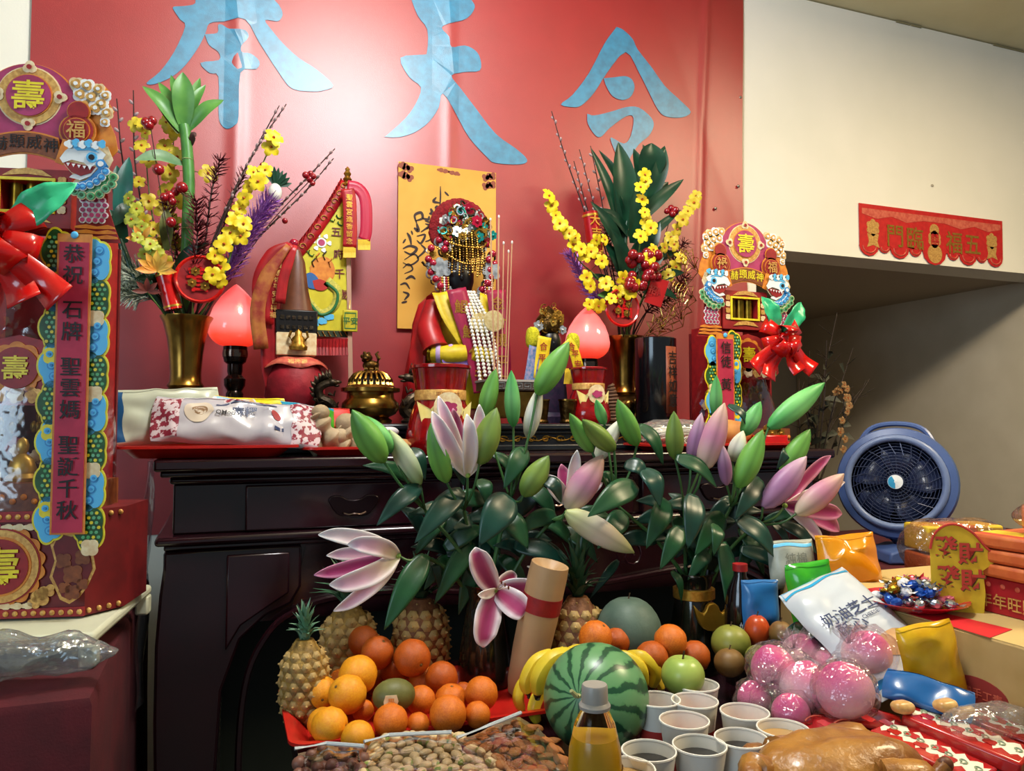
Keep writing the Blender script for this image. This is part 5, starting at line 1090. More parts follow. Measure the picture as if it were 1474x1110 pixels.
def red_roundel(V, px, py, r, label, ch, dy=-.09):
    c = VQ(V, px, py, dy); s = mpp(V) * r; t = thing('red_roundel', label, 'decoration', V)
    MB().tube([mouth(V, 3), c + Vector((0, .004, -s * .9))], .0016, 5).obj('pick', m_twig, t)
    MB().lathe([(s * .93, -.003), (s, 0), (s * .93, .003), (s * .86, 0), (s * .93, -.003)], 32, X=T3(c) @ Matrix.Rotation(R(90), 4, 'X')).obj('hoop', m_ribbon, t)
    MB().prism(circ(0, 0, s * .9, 28), .0012, X=T3(c)).obj('gauze', M('red_gauze', '9a1418', .5, trans=.0, col2='7a0c12', vs=30), t)
    MB().text(ch, s * 1.1, m_ribbon, T3(c + Vector((0, -.004, 0))), .02).obj('cut_character', None, t)
    for i in range(4): inst('gilt_flower', ros_me[m_goldm.name], t, c + Vector((s * .35 * math.cos(i * 1.6 + .5), -.007, s * .35 * math.sin(i * 1.6 + .5))), (0, i, 0), s * .14)
red_roundel(VL, 288, 402, 34, 'red round hoop ornament with cut character above the vase', '春', -.075)
def firecracker(V, px0, py0, px1, py1, r, label, ch, dy=-.07):
    a, c = VQ(V, px0, py0, dy), VQ(V, px1, py1, dy); t = thing('firecracker_ornament', label, 'decoration', V); d = c - a; s = mpp(V) * r; X = T3(a) @ align(d); L = d.length
    MB().lathe([(0, 0), (s, 0), (s, L), (0, L)], 18, X=X).obj('tube', m_ribbon if ch is None else M('red_foil', 'a8141c', .3, .3), t)
    for z in (.06, .9): MB().lathe([(s * 1.06, L * z), (s * 1.06, L * (z + .05))], 18, X=X).obj('gold_band', m_gold, t)
    MB().tube([mouth(V, 5), a], .0016, 5).obj('pick', m_twig, t)
    if ch:
        for i, k in enumerate(ch): MB().text(k, s * 1.5, m_gold, T3(a.lerp(c, .8 - i * .28) + Vector((0, -s - .002, 0))), .015).obj('character', None, t)
firecracker(VL, 250, 446, 236, 392, 12, 'plain red cylinder ornament tucked behind the hoop', None, -.05)
c = VQ(VL, 396, 277, .0); t = thing('egg_ornament', 'white egg ornament with dark feather tuft on a wire', 'decoration', VL); MB().tube(smooth_path([mouth(VL, 4), (mouth(VL, 4) + c) / 2 + Vector((.02, 0, -.02)), c], 6), .0014, 5).obj('wire', m_twig, t)
MB().ell(c, (.018, .018, .024)).obj('egg', m_pearl, t)
for i in range(8): a = R(20 + i * 15); d = Vector((math.cos(a) * .8, -.1 * (i % 3), math.sin(a))); MB().blade([c + Vector((0, 0, .015)), c + d * .04 + Vector((0, 0, .01)), c + d * .055 + Vector((0, 0, .01))], [.003, .006, .001], (0, -1, 0), nx=2).obj('feather', m_bleaf, t)
# ---- right arrangement
lv = [((898, 330), (890, 205), 20, -.02, m_bleaf), ((905, 300), (862, 216), 8, .02, m_bleaf), ((898, 350), (850, 212), 10, -.03, m_bleaf), ((930, 260), (938, 206), 22, -.03, m_bleaf), ((925, 290), (912, 214), 12, .0, m_bleaf), ((935, 290), (958, 214), 12, -.02, m_bleaf), ((905, 330), (984, 258), 10, -.03, m_bleaf), ((905, 340), (860, 300), 9, -.03, m_bleaf), ((905, 370), (980, 302), 7, -.03, m_bleaf), ((900, 380), (850, 290), 12, -.06, m_bleaf), ((910, 390), (950, 320), 14, -.05, m_bleaf), ((900, 400), (940, 330), 14, -.03, m_bleaf), ((905, 420), (880, 330), 14, -.05, m_bleaf), ((900, 410), (870, 350), 12, -.02, m_bleaf), ((910, 420), (965, 345), 10, -.04, m_bleaf), ((905, 310), (890, 270), 10, .0, m_bleaf), ((910, 350), (915, 270), 13, -.05, m_bleaf)]
leafy(VR, 0, [(900, 440), (900, 380), (902, 320), (915, 270)], lv, 'leafy dark green stalk with broad pointed leaves in the middle', [.008, .006], m_bleaf, m_bleaf)
leafy(VR, 21, [(905, 440), (920, 380), (930, 300), (935, 240)], [((935, 260), (925, 208), 8, -.02, m_bleaf), ((935, 270), (957, 210), 9, .01, m_bleaf), ((930, 300), (962, 262), 8, -.02, m_bleaf), ((930, 380), (985, 366), 7, -.06, m_bleaf)], 'slender dark green stalk standing highest in the arrangement', [.007, .006], m_bleaf, m_bleaf, dy=.03)
orchid(VR, 2, [(885, 440), (860, 400), (830, 370), (805, 310), (792, 280)], [(790, 282), (794, 296), (800, 310), (806, 322), (812, 330), (820, 336), (828, 342), (824, 352), (836, 358), (842, 368), (850, 362), (844, 400), (850, 412), (872, 408), (866, 376), (858, 346), (870, 345)], 'yellow orchid spray leaning left toward the deity', 'yellow orchid sprays', m_orch, 10, -.06)
orchid(VR, 3, [(905, 440), (920, 360), (926, 290), (928, 250)], [(928, 252), (930, 262), (922, 270), (924, 288), (928, 306), (930, 318), (936, 328), (922, 340), (934, 372), (940, 360), (912, 410), (896, 400), (880, 430), (862, 440), (848, 438), (890, 420), (906, 420)], 'yellow orchid spray rising through the dark leaves', 'yellow orchid sprays', m_orch, 10, -.08)
orchid(VR, 4, [(920, 440), (955, 370), (985, 310), (1002, 280)], [(1002, 282), (998, 292), (990, 304), (982, 316), (974, 330), (966, 342), (956, 356), (972, 384), (962, 396), (980, 372), (970, 352)], 'yellow orchid spray leaning toward the paper tower', 'yellow orchid sprays', m_orch2, 10, -.03)
willow(VR, 5, [(880, 420), (840, 300), (812, 220), (794, 160)], 'longest pussy willow branch leaning left over the banner', 14, dy=.03)
willow(VR, 6, [(885, 420), (856, 300), (834, 215)], 'pussy willow branch in the middle of a bare trio', 12, dy=.04)
willow(VR, 7, [(887, 420), (868, 300), (850, 210)], 'pussy willow branch closest to the dark green leaves', 12, dy=.03)
willow(VR, 8, [(882, 420), (845, 300), (826, 232)], 'short pussy willow branch beside the longest one', 12, dy=.06)
brush(VR, 9, [(885, 450), (850, 420), (822, 370)], 'purple tinsel branch hanging left of the red roundel', m_purp, .036, 300, dy=.0, name='tinsel_branch', catg='decoration', up=1.2, r0=.0019)
brush(VR, 10, [(925, 430), (960, 390), (985, 350)], 'dark red fuzzy spray near the gold filigree leaves', m_mar, .032, 150, dy=-.02)
brush(VR, 11, [(930, 450), (962, 430), (985, 400)], 'low dark red fuzzy spray between gold leaves', m_mar, .032, 150, dy=-.04)
for i, (pts) in enumerate(([(918, 400), (934, 378), (940, 368)], [(915, 420), (920, 400), (918, 380)])):
    rr = random.Random(i + 40); berries(VR, 12 + i, [(905, 450)] + pts, ('cluster of big glossy red berries below the dark leaves', 'cluster of red berries just above the red roundel')[i], [(918 + rr.uniform(-14, 30), 385 + rr.uniform(-28, 34)) for _ in range(12)], 7, dy=-.10 - .015 * i)
berries(VR, 14, [(930, 420), (960, 330), (966, 306)], 'thin red heart pick reaching above the yellow orchids', [(966, 300), (972, 303), (960, 304), (968, 308)], 5, dy=-.02)
red_roundel(VR, 896, 443, 27, 'red round hoop ornament over the brass vase near the black canister', '福', -.10)
firecracker(VR, 858, 372, 849, 306, 11, 'red and gold firecracker ornament with lettering among willow branches', '大吉利', -.05)
t = thing('red_packet', 'small red card hanging among the red berries', 'card', VR); c = VQ(VR, 945, 420, -.10); MB().box((0, 0, 0), (.055, .003, .085)).obj('card', M('red_card_gloss', 'b01c1c', .3), t, c, (0, R(18), R(-15))); MB().tube([mouth(VR, 2), c], .0015, 5).obj('pick', m_twig, t)
MB().text('招財', .03, m_redp, T3(c + Vector((0, -.004, 0))) @ Matrix.Rotation(R(18), 4, 'Y'), .01).obj('character', None, t)
for i, (px, py, r, rot) in enumerate(((975, 395, 34, 30), (978, 440, 34, 10), (960, 460, 28, -30), (985, 420, 26, 60), (945, 470, 24, -50), (992, 375, 24, 45))):
    t = thing('filigree_leaf', 'gold filigree maple leaf on a wire beside the paper tower', 'decoration', VR, 0, 'gold filigree leaves'); c = VQ(VR, px, py, -.03 - .012 * i); s = mpp(VR) * r; X = T3(c) @ Matrix.Rotation(R(-rot), 4, 'Y')
    tips = [(0, -.9), (-.25, -.45), (-.85, -.35), (-.55, -.05), (-.95, .35), (-.4, .3), (-.35, .65), (-.1, .55), (0, 1.05), (.1, .55), (.35, .65), (.4, .3), (.95, .35), (.55, -.05), (.85, -.35), (.25, -.45)]
    MB().tube([X @ Vector((a * s * .7, 0, b_ * s)) for a, b_ in tips + [tips[0]]], .0014, 5).obj('leaf_rim', m_goldl, t)
    for a, b_ in ((0, 1.05), (-.95, .35), (.95, .35), (-.85, -.35), (.85, -.35), (-.35, .65), (.35, .65)):
        MB().tube([X @ Vector((0, 0, -.6 * s)), X @ Vector((a * s * .35, -.004, (b_ * .5 - .2) * s)), X @ Vector((a * s * .7, 0, b_ * s))], .0013, 4).obj('vein', m_goldl, t)
    for j in range(5): MB().tube([X @ Vector((s * (.5 - .05 * j) * math.cos(a), -.002, s * (-.2 + .22 * j) + .14 * s * math.sin(a))) for a in (0, .8, 1.6, 2.4, 3.14)], .001, 4).obj('lace', m_goldl, t)
    MB().tube([mouth(VR, i), X @ Vector((0, 0, -.9 * s))], .0012, 4).obj('wire', m_goldm, t)

brush(VL, 31, [(262, 400), (250, 340), (240, 290)], 'dark red needle spray behind the dull yellow orchids', m_mar, .03, 110, dy=.03)
brush(VL, 32, [(300, 400), (330, 300), (352, 250)], 'thin maroon spray standing between orchids and willow', m_mar, .026, 80, dy=.05)
leafy(VL, 33, [(245, 410), (228, 360), (215, 330)], [((232, 380), (190, 330), 10, -.03, m_bleaf2), ((236, 390), (200, 370), 9, -.04, MATS['olive_leaf']), ((250, 390), (300, 350), 9, -.05, m_bleaf), ((240, 360), (240, 300), 9, -.02, MATS['olive_leaf']), ((262, 420), (310, 400), 9, -.07, m_bleaf2), ((240, 420), (196, 400), 9, -.06, m_bleaf)], 'low leafy green sprig around the vase mouth', [.004, .003], m_stem, m_bleaf2, name='leaf_sprig', dy=-.01)
orchid(VL, 34, [(240, 410), (212, 360), (196, 310)], [(196, 300), (190, 316), (204, 326), (198, 342), (216, 352), (208, 366), (226, 362), (186, 286)], 'greenish yellow orchid spray low beside the tower strip', 'yellow orchid sprays', M('green_yellow_orchid', 'b8b83a', .5, col2='9aa02c', vs=45), 10, -.05)
brush(VR, 35, [(900, 430), (880, 370), (868, 320)], 'maroon needle spray behind the firecracker ornament', m_mar, .03, 120, dy=.03)
leafy(VR, 36, [(905, 440), (935, 400), (960, 380)], [((930, 410), (985, 392), 8, -.05, m_bleaf), ((925, 420), (975, 430), 8, -.05, m_bleaf), ((910, 420), (945, 385), 10, -.06, m_bleaf2), ((890, 430), (850, 395), 9, -.04, m_bleaf), ((895, 440), (860, 425), 9, -.05, m_bleaf2)], 'low leafy sprig around the mouth of the brass vase by the canister', [.004, .003], m_stem, m_bleaf, name='leaf_sprig', dy=-.02)
# ================================================================ two lily bouquets on the low table
m_lil = M('lily_petal', 'ffffff', .45, attr=True, sss=.08)
m_lleaf = M('lily_leaf', '0c2a20', .36, col2='154034', vs=14, spec=.6)
m_lleaf2 = M('lily_leaf_fresh', '1e4e2a', .38, col2='143e26', vs=14, spec=.6)
m_lstem = M('lily_stem', '3f6a34', .45, col2='2f5a30', vs=20)
def lerp3(a, b_, t): return tuple(x + (y - x) * t for x, y in zip(a, b_))
PAL = {k: [hexc(c) for c in v] for k, v in {
    'green': ('5f9a3c', '6fa84a', '4f8a38'), 'bright': ('3f9a4e', '7fc878', '3f9a4a'), 'olive': ('5a7a30', '7c9440', '5c7a34'), 'pale': ('8fb060', 'd4dcb8', 'b9c892'),
    'pink': ('c9b89a', 'b87898', 'c8a890'), 'lilac': ('a87a9c', '9c6c98', 'c8a8b8'), 'white': ('c8d0b0', 'e6e4dc', 'd4d4b0'), 'blush': ('a8b070', 'd8c8b8', 'a0a860')}.items()}
def bud(parent, base, tip, hw, pal):
    d = tip - base; L = d.length; s = mpp(parent.location + base) ; r = hw * s; c = PAL[pal]; n = 11; prof = []; cols = []
    for i in range(n + 1):
        t = i / n; w = (math.sin(math.pi * min(1, (t * .93 + .07)) ** .9)) ** .72 if 0 < i < n else (.22 if i == 0 else .04)
        prof.append((r * w, L * t)); cols.append(lerp3(c[0], c[1], t / .5) if t < .5 else lerp3(c[1], c[2], (t - .5) / .5))
    mb = MB(); k = 18; X = T3(base) @ align(d); vs = []; cc = []; fs = []
    for (rr_, z), cl in zip(prof, cols):
        for i in range(k):
            a = 2 * math.pi * i / k; g = math.cos(3 * a); w = 1 + .07 * g; vs.append((rr_ * w * math.cos(a), rr_ * w * math.sin(a), z))
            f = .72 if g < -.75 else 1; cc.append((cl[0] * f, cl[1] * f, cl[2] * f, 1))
    for j in range(n):
        for i in range(k): fs.append((j * k + i, j * k + (i + 1) % k, (j + 1) * k + (i + 1) % k, (j + 1) * k + i))
    fs += [tuple(range(k))[::-1], tuple(n * k + i for i in range(k))]
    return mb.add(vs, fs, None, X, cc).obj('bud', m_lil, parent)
def petal(parent, base, tip, hw, pal, bulge, tiltup=(0, -1, 0)):
    s = mpp(parent.location + base); w = hw * s * (1.45 if pal == 'open' else 1.15)
    edge, mid, cen = {'open': ('efe4e6', 'b04070', '8a1848'), 'out': ('ece2e0', 'd8a8bc', 'c8c8a0'), 'mag': ('d890b0', 'a83a70', '8a1c50'), 'whitep': ('eeeae6', 'e2cdd2', 'd8d8b8')}[pal]
    edge, mid, cen = hexc(edge), hexc(mid), hexc(cen)
    def cf(t, q):
        e = min(1, max(0, (abs(q) - .45) / .4)); e = max(e, min(1, max(0, (t - .78) / .2))); return lerp3(lerp3(cen, mid, min(1, t * 2)), edge, e)
    pts = smooth_path([base, base.lerp(tip, .35) + Vector(bulge) * s, base.lerp(tip, .75) + Vector(bulge) * s * .8, tip], 6)
    return MB().blade(pts, lambda t: w * max(.03, 2.0 * (t + .06) ** .7 * (1.01 - t) ** .85), tiltup, None, cup=.28, nx=8, colf=cf, ruf=.04).obj('petal', m_lil, parent, solid=.0012)
def lleaf(parent, V, a, b_, hw, dy0, dy1, m=None, sag=.012):
    p0 = at(*a, V.y + dy0) - V; p1 = at(*b_, V.y + dy1) - V; s = mpp(V)
    mid = p0.lerp(p1, .5) + Vector((0, -.012, sag))
    return MB().blade(smooth_path([p0, mid, p1], 8), lambda t: 1.18 * hw * s * max(.02, 2.05 * (t + .04) ** .62 * (1.005 - t) ** 1.0), (0, -1, .5), None, cup=-.18, fold=.22, nx=6).obj('leaf', m or m_lleaf, parent, solid=.0008)
def lily(V, hub, label, buds, leaves, flowers=(), k=0):
    """one cut stem: hub is where its flower stalks branch, in photo pixels"""
    t = thing('cut_lily', label, 'lily', V, 0, 'cut lily stems'); h = at(hub[0], hub[1], V.y + hub[2]) - V; m0 = Vector((.018 * math.cos(k * 2.1), .018 * math.sin(k * 2.1), -.06))
    q = smooth_path([m0, m0.lerp(h, .5) + Vector((0, 0, .02)), h], 8); MB().tube(q, [.0048, .0034], 8).obj('stem', m_lstem, t)
    def stalk(p, dd):
        MB().tube(smooth_path([h, h.lerp(p, .6) + Vector((0, -.006, -.008)), p], 6), .0026, 6).obj('flower_stalk', m_lstem, t)
    for (a, b_, hw, pal, dy) in buds:
        p0, p1 = at(*a, V.y + dy) - V, at(*b_, V.y + dy - .02) - V; bud(t, p0, p1, hw, pal); stalk(p0, 0)
    for (c, dy, pet) in flowers:
        p0 = at(*c, V.y + dy) - V; stalk(p0, 0); f = empt('flower', t); f.location = (0, 0, 0)
        for (tip, dd, hw, pal, bl) in pet:
            p1 = at(*tip, V.y + dy + dd) - V; o = petal(t, p0, p1, hw, pal, bl); o.parent = f
        bud_ = MB().ell(p0, .006, nu=8, nv=6).obj('calyx', M('calyx_green', '8fb050', .5), f)
    for (a, b_, hw, dy0, dy1) in leaves: lleaf(t, V, a, b_, hw, dy0, dy1, m_lleaf2 if (a[0] + b_[1]) % 5 == 0 else None)
    return t
LV = Vector((.50, -.86, ZL + .20)); RV = Vector((.945, -.93, ZL + .205))
lily(LV, (612, 735, -.02), 'lily stem with three pale and green buds leaning over the ginger tray', [((553, 665), (507, 590), 20, 'green', -.05), ((565, 650), (522, 598), 15, 'bright', -.03), ((605, 697), (560, 618), 15, 'pale', -.02)],
    [((605, 700), (542, 757), 15, -.03, -.06), ((600, 694), (522, 670), 12, .02, .0), ((666, 706), (597, 782), 19, -.02, -.07), ((590, 646), (612, 692), 13, .0, -.02), ((640, 740), (597, 800), 14, .02, .0), ((613, 800), (553, 907), 19, -.04, -.08), ((612, 770), (575, 730), 12, .03, .03)], k=0)
lily(LV, (668, 735, -.01), 'lily stem with one half-open pink bloom between green buds', [((643, 694), (620, 609), 16, 'green', -.05), ((690, 668), (715, 587), 19, 'olive', -.06)],
    [((649, 663), (668, 700), 13, -.02, -.03), ((734, 715), (690, 785), 27, -.05, -.09), ((690, 690), (702, 730), 14, .03, .0), ((680, 780), (625, 870), 16, .0, -.02), ((690, 790), (660, 885), 17, .02, .0), ((700, 720), (640, 730), 16, .03, .02), ((680, 740), (720, 800), 18, .03, -.01)],
    [((673, 684), -.045, [((631, 570), -.02, 13, 'out', (-4, -6, 0)), ((622, 592), -.04, 14, 'out', (-6, -10, 0)), ((652, 588), .0, 13, 'mag', (0, 6, 0)), ((690, 582), .0, 13, 'out', (6, 4, 0)), ((700, 600), -.02, 12, 'whitep', (6, -4, 0)), ((672, 596), -.05, 13, 'whitep', (0, -12, 0))])], 1)
lily(LV, (735, 720, -.01), 'tall lily stem with bright green buds in front of the square censer', [((697, 602), (714, 531), 13, 'green', .03), ((739, 614), (736, 533), 11.5, 'bright', .02), ((773, 568), (819, 492), 17, 'green', .0), ((760, 631), (778, 555), 12, 'white', .03), ((753, 714), (790, 656), 17, 'olive', -.04)],
    [((756, 646), (725, 704), 17, .0, -.03), ((740, 785), (818, 812), 16, -.02, -.05), ((760, 700), (800, 750), 16, .02, .0), ((720, 740), (760, 790), 20, -.02, -.05), ((745, 690), (700, 650), 11, .04, .04), ((770, 740), (830, 790), 15, .02, .0)], k=2)
lily(LV, (795, 748, -.03), 'lily stem with a plump pink bud and a long pale drooping bud', [((816, 733), (868, 655), 21, 'pink', -.05), ((814, 737), (913, 796), 19, 'blush', -.08)],
    [((783, 690), (808, 724), 13, -.06, -.07), ((800, 740), (740, 770), 15, -.02, -.03), ((810, 760), (860, 810), 16, .02, -.02), ((890, 807), (849, 862), 8, .0, -.02), ((820, 745), (880, 745), 14, .03, .02)],
    [((822, 724), -.03, [((787, 683), -.03, 14, 'out', (-6, -6, 0)), ((831, 648), .0, 12, 'whitep', (0, 4, 0)), ((808, 668), .02, 13, 'mag', (0, 4, 0)), ((868, 690), .01, 10, 'out', (4, 2, 0))])], 3)
lily(LV, (612, 800, -.03), 'lily stem ending in a nodding white and pink bloom over pineapple leaves', [], [((620, 803), (632, 848), 8, .0, -.02), ((640, 790), (700, 760), 15, .0, .0), ((650, 800), (610, 850), 13, .02, .0)],
    [((573, 800), -.05, [((458, 770), -.02, 14, 'whitep', (0, -10, 10)), ((500, 784), -.03, 15, 'out', (0, -16, 8)), ((452, 828), .01, 13, 'mag', (0, 4, -2)), ((474, 842), -.03, 17, 'out', (0, -14, -6)), ((480, 880), -.01, 13, 'out', (4, -2, -6)), ((470, 800), .02, 12, 'out', (0, 8, 2))])], 4)
lily(LV, (705, 815, -.03), 'lily stem with a wide open magenta bloom edged in white', [], [((717, 925), (693, 962), 8, .0, -.02), ((720, 800), (760, 860), 14, .02, .0), ((700, 830), (660, 800), 14, .02, .03)],
    [((713, 850), -.08, [((684, 788), -.04, 16, 'open', (-8, -8, 4)), ((744, 828), .02, 12, 'open', (2, 4, 2)), ((778, 850), -.01, 14, 'open', (0, -6, 4)), ((756, 884), -.04, 17, 'open', (4, -12, -2)), ((696, 932), -.03, 18, 'open', (-8, -10, 2)), ((688, 856), -.05, 8, 'whitep', (-2, -8, 0))])], 5)
for a in range(3):
    t = bpy.data.objects['cut_lily.005']; p = at(713, 850, LV.y - .08) - LV; q = at(722 + a * 5, 838 + a * 4, LV.y - .13) - LV
    MB().tube([p, q], .001, 5).obj('stamen', M('stamen_pale', 'd8c8b0', .5), t); MB().ell(q, (.002, .002, .004), nu=6, nv=5).obj('anther', M('anther_brown', '6a3018', .7), t)
lily(RV, (885, 725, .02), 'lily stem with a bunch of slim green buds near the carved riser', [((852, 650), (820, 595), 12, 'green', .02), ((884, 648), (838, 604), 14, 'olive', .0), ((870, 611), (858, 575), 8, 'bright', .04), ((917, 641), (889, 575), 14, 'green', .03), ((858, 664), (894, 603), 12, 'white', .06)],
    [((916, 698), (846, 744), 20, -.02, -.06), ((899, 668), (932, 692), 14, .0, -.02), ((927, 675), (950, 730), 18, -.02, -.05), ((920, 612), (955, 670), 14, .04, .02), ((900, 740), (860, 790), 18, .0, -.03), ((890, 700), (850, 690), 12, .04, .04)], k=0)
lily(RV, (985, 730, .0), 'lily stem with a large lilac bud and dark green buds', [((972, 661), (970, 592), 13, 'olive', -.01), ((1011, 677), (1043, 580), 18, 'pink', -.03), ((994, 664), (1010, 594), 11, 'lilac', -.01), ((1030, 600), (1031, 540), 9, 'bright', .04)],
    [((973, 658), (1032, 702), 14, -.03, -.05), ((998, 712), (990, 790), 19, -.06, -.10), ((1030, 755), (1027, 800), 12, -.05, -.08), ((960, 720), (930, 790), 18, .0, -.03), ((1048, 583), (1080, 624), 9, .04, .02), ((980, 760), (950, 820), 16, -.02, -.04), ((970, 745), (1010, 830), 18, .02, .0)], k=1)
lily(RV, (1052, 730, .0), 'lily stem with the longest bright bud pointing at the alcove', [((1062, 702), (1098, 619), 17, 'green', -.04), ((1046, 698), (1039, 639), 10, 'lilac', -.04), ((1055, 664), (1070, 620), 12, 'white', .0), ((1070, 627), (1095, 578), 12, 'bright', .03), ((1106, 616), (1187, 551), 16, 'bright', .0), ((1125, 680), (1166, 618), 15, 'green', .0)],
    [((1095, 690), (1058, 748), 17, -.02, -.06), ((1061, 745), (1118, 805), 19, -.05, -.09), ((1111, 752), (1137, 806), 8, -.03, -.05), ((1133, 648), (1118, 676), 9, .0, -.01), ((1040, 740), (1000, 800), 18, .0, -.03), ((1065, 760), (1100, 830), 16, .0, -.02), ((1040, 780), (1054, 920), 17, -.05, -.08), ((1020, 790), (990, 835), 14, .0, -.03)], k=2)
lily(RV, (1085, 757, -.02), 'lily stem with a pink bud cluster and ruffled half-open bloom near the fan', [((1098, 730), (1161, 657), 18, 'lilac', -.05), ((1146, 740), (1215, 682), 17, 'pink', -.08)],
    [((1123, 752), (1176, 798), 13, -.03, -.06), ((1065, 790), (1130, 828), 14, -.02, -.05), ((967, 822), (981, 868), 7, -.02, -.03), ((1134, 780), (1147, 822), 8, -.02, -.03), ((1090, 760), (1060, 830), 16, .0, -.02), ((1100, 750), (1150, 745), 9, .02, .0)],
    [((1130, 728), -.03, [((1196, 656), .02, 11, 'mag', (4, 6, 6)), ((1216, 694), .02, 12, 'out', (4, 6, 0)), ((1208, 765), .0, 16, 'mag', (4, -4, 4)), ((1180, 782), -.02, 11, 'out', (8, -4, -2)), ((1212, 740), -.03, 15, 'mag', (2, -6, 0))])], 3)
# extra foliage low in each bouquet
rr = random.Random(21)
for V, nm, cx, cy, lab in ((LV, 'cut_lily', 700, 775, 'leafy lily stem without flowers low in the bouquet by the pineapples'), (RV, 'cut_lily', 1000, 775, 'leafy lily stem without flowers low in the bouquet by the gold ingot vase')):
    t = thing(nm, lab, 'lily', V, 0, 'cut lily stems'); h = at(cx, cy - 20, V.y + .03) - V; MB().tube(smooth_path([Vector((0, 0, -.06)), h * .5, h], 6), .004, 7).obj('stem', m_lstem, t)
    for i in range(22):
        a = R(rr.uniform(0, 360)); x, y = cx + rr.uniform(-60, 60), cy + rr.uniform(-40, 30); L = rr.uniform(50, 80)
        lleaf(t, V, (x, y), (x + L * math.cos(a), y - L * math.sin(a) * .7 + 8), rr.uniform(12, 18), .04 + rr.uniform(-.03, .03), .02 + rr.uniform(-.04, .03))
# ---- the vases that hold them
m_dglass = M('dark_green_glass', '10160f', .08, coat=.5, col2='1c1a14', vs=40)
def lily_vase(V, label, gold):
    b = Vector((V.x, V.y, ZL)); t = thing('lily_vase', label, 'vase', b); h = V.z - ZL
    MB().lathe([(0, .001), (.052, .001), (.056, .01), (.055, .05), (.048, .10), (.040, .15), (.036, h - .03), (.040, h - .008), (.046, h), (.042, h), (.034, h - .03), (.0, h - .06)], 28).obj('glass', m_dglass, t)
    if gold:
        MB().lathe([(.0405, h - .055), (.044, h - .053), (.044, h - .034), (.0405, h - .032)], 28).obj('gold_collar', m_gold, t)
        out = [(-.040, .030), (-.020, .012), (-.012, .028), (0, .034), (.012, .028), (.020, .012), (.040, .030), (.032, .0), (.020, -.018), (0, -.024), (-.020, -.018), (-.032, .0)]
        MB().prism([(p.x, p.y) for p in smooth_path([Vector((a, c, 0)) for a, c in out + [out[0]]], 2)[:-1]], .014, X=T3(.006, -.060, h - .088) @ Matrix.Rotation(R(-16), 4, 'Z')).obj('gold_ingot', M('matte_gold', 'b88a2c', .4, .7, col2='a07420', vs=30), t, bev=.003)
lily_vase(LV, 'dark glass vase half hidden by leaves holding the open magenta lily', False); lily_vase(RV, 'dark glass vase with gold collar and gold ingot ornament', True)
# ================================================================ food on the low table
def dep(px, py, d): return CAM + ray(px, py) * d          # point at a distance d along the view axis
def attrmat(name, rough, **k): return M(name, 'ffffff', rough, attr=True, **k)
m_oran = M('orange_peel', 'd9761a', .42, col2='c9600f', vs=12, bump=.25, bs=420, sss=.05)
m_ory = M('yellow_orange_peel', 'e8a01c', .42, col2='e08c12', vs=12, bump=.25, bs=420, sss=.05)
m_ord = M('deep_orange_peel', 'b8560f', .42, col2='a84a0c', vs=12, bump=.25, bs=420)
m_navel = M('orange_navel', '6a4a1c', .7)
# ---- red tray
tc_ = Vector((.335, -.972, ZL)); t = thing('fruit_tray', 'red plastic tray piled with oranges', 'tray', tc_)
def tray_mesh(hx, hy, h, lip=.02, r=.03, n=6):
    def ring(x, y, z, rr_):
        o = []
        for cx, cy, a0 in ((x - rr_, y - rr_, 0), (-x + rr_, y - rr_, 90), (-x + rr_, -y + rr_, 180), (x - rr_, -y + rr_, 270)):
            for i in range(n + 1): a = R(a0 + 90 * i / n); o.append((cx + rr_ * math.cos(a), cy + rr_ * math.sin(a), z))
        return o
    lv = [ring(hx - .03, hy - .03, .001, r), ring(hx - .012, hy - .012, h * .7, r), ring(hx, hy, h, r), ring(hx + lip * .4, hy + lip * .4, h, r), ring(hx + lip * .4, hy + lip * .4, h - .004, r), ring(hx + .002, hy + .002, h - .004, r)]
    k = len(lv[0]); mb = MB(); fs = [tuple(range(k))]
    for j in range(len(lv) - 1): fs += [(j * k + i, j * k + (i + 1) % k, (j + 1) * k + (i + 1) % k, (j + 1) * k + i) for i in range(k)]
    return mb.add([p for l in lv for p in l], fs)
m_tray = M('red_plastic', 'c0241c', .3, col2='b01c16', vs=10)
tray_mesh(.225, .135, .032).obj('tray_shell', m_tray, t, solid=.002)
og = MB(); og.lathe([(0, -.97), (.25, -.965), (.6, -.79), (.87, -.47), (1, 0), (.87, .5), (.6, .8), (.3, .945), (.12, .965), (.06, .945), (0, .93)], 22); og_me = {}
for nm, mm in (('o', m_oran), ('y', m_ory), ('d', m_ord)):
    og.mats = [mm]; og_me[nm] = og.mesh('peel')
nv = MB().ell((0, 0, .955), (.09, .09, .035), nu=8, nv=5); nv.mats = [m_navel]; nv_me = nv.mesh('navel')
def orange(p, r, kind, label, rot, group='oranges'):
    t = thing('orange', label, 'orange', p - Vector((0, 0, r)), 0, group); a = inst('peel', og_me[kind], t, (0, 0, r), rot, r); inst('navel', nv_me, t, (0, 0, r), rot, r); return t
rr = random.Random(9)
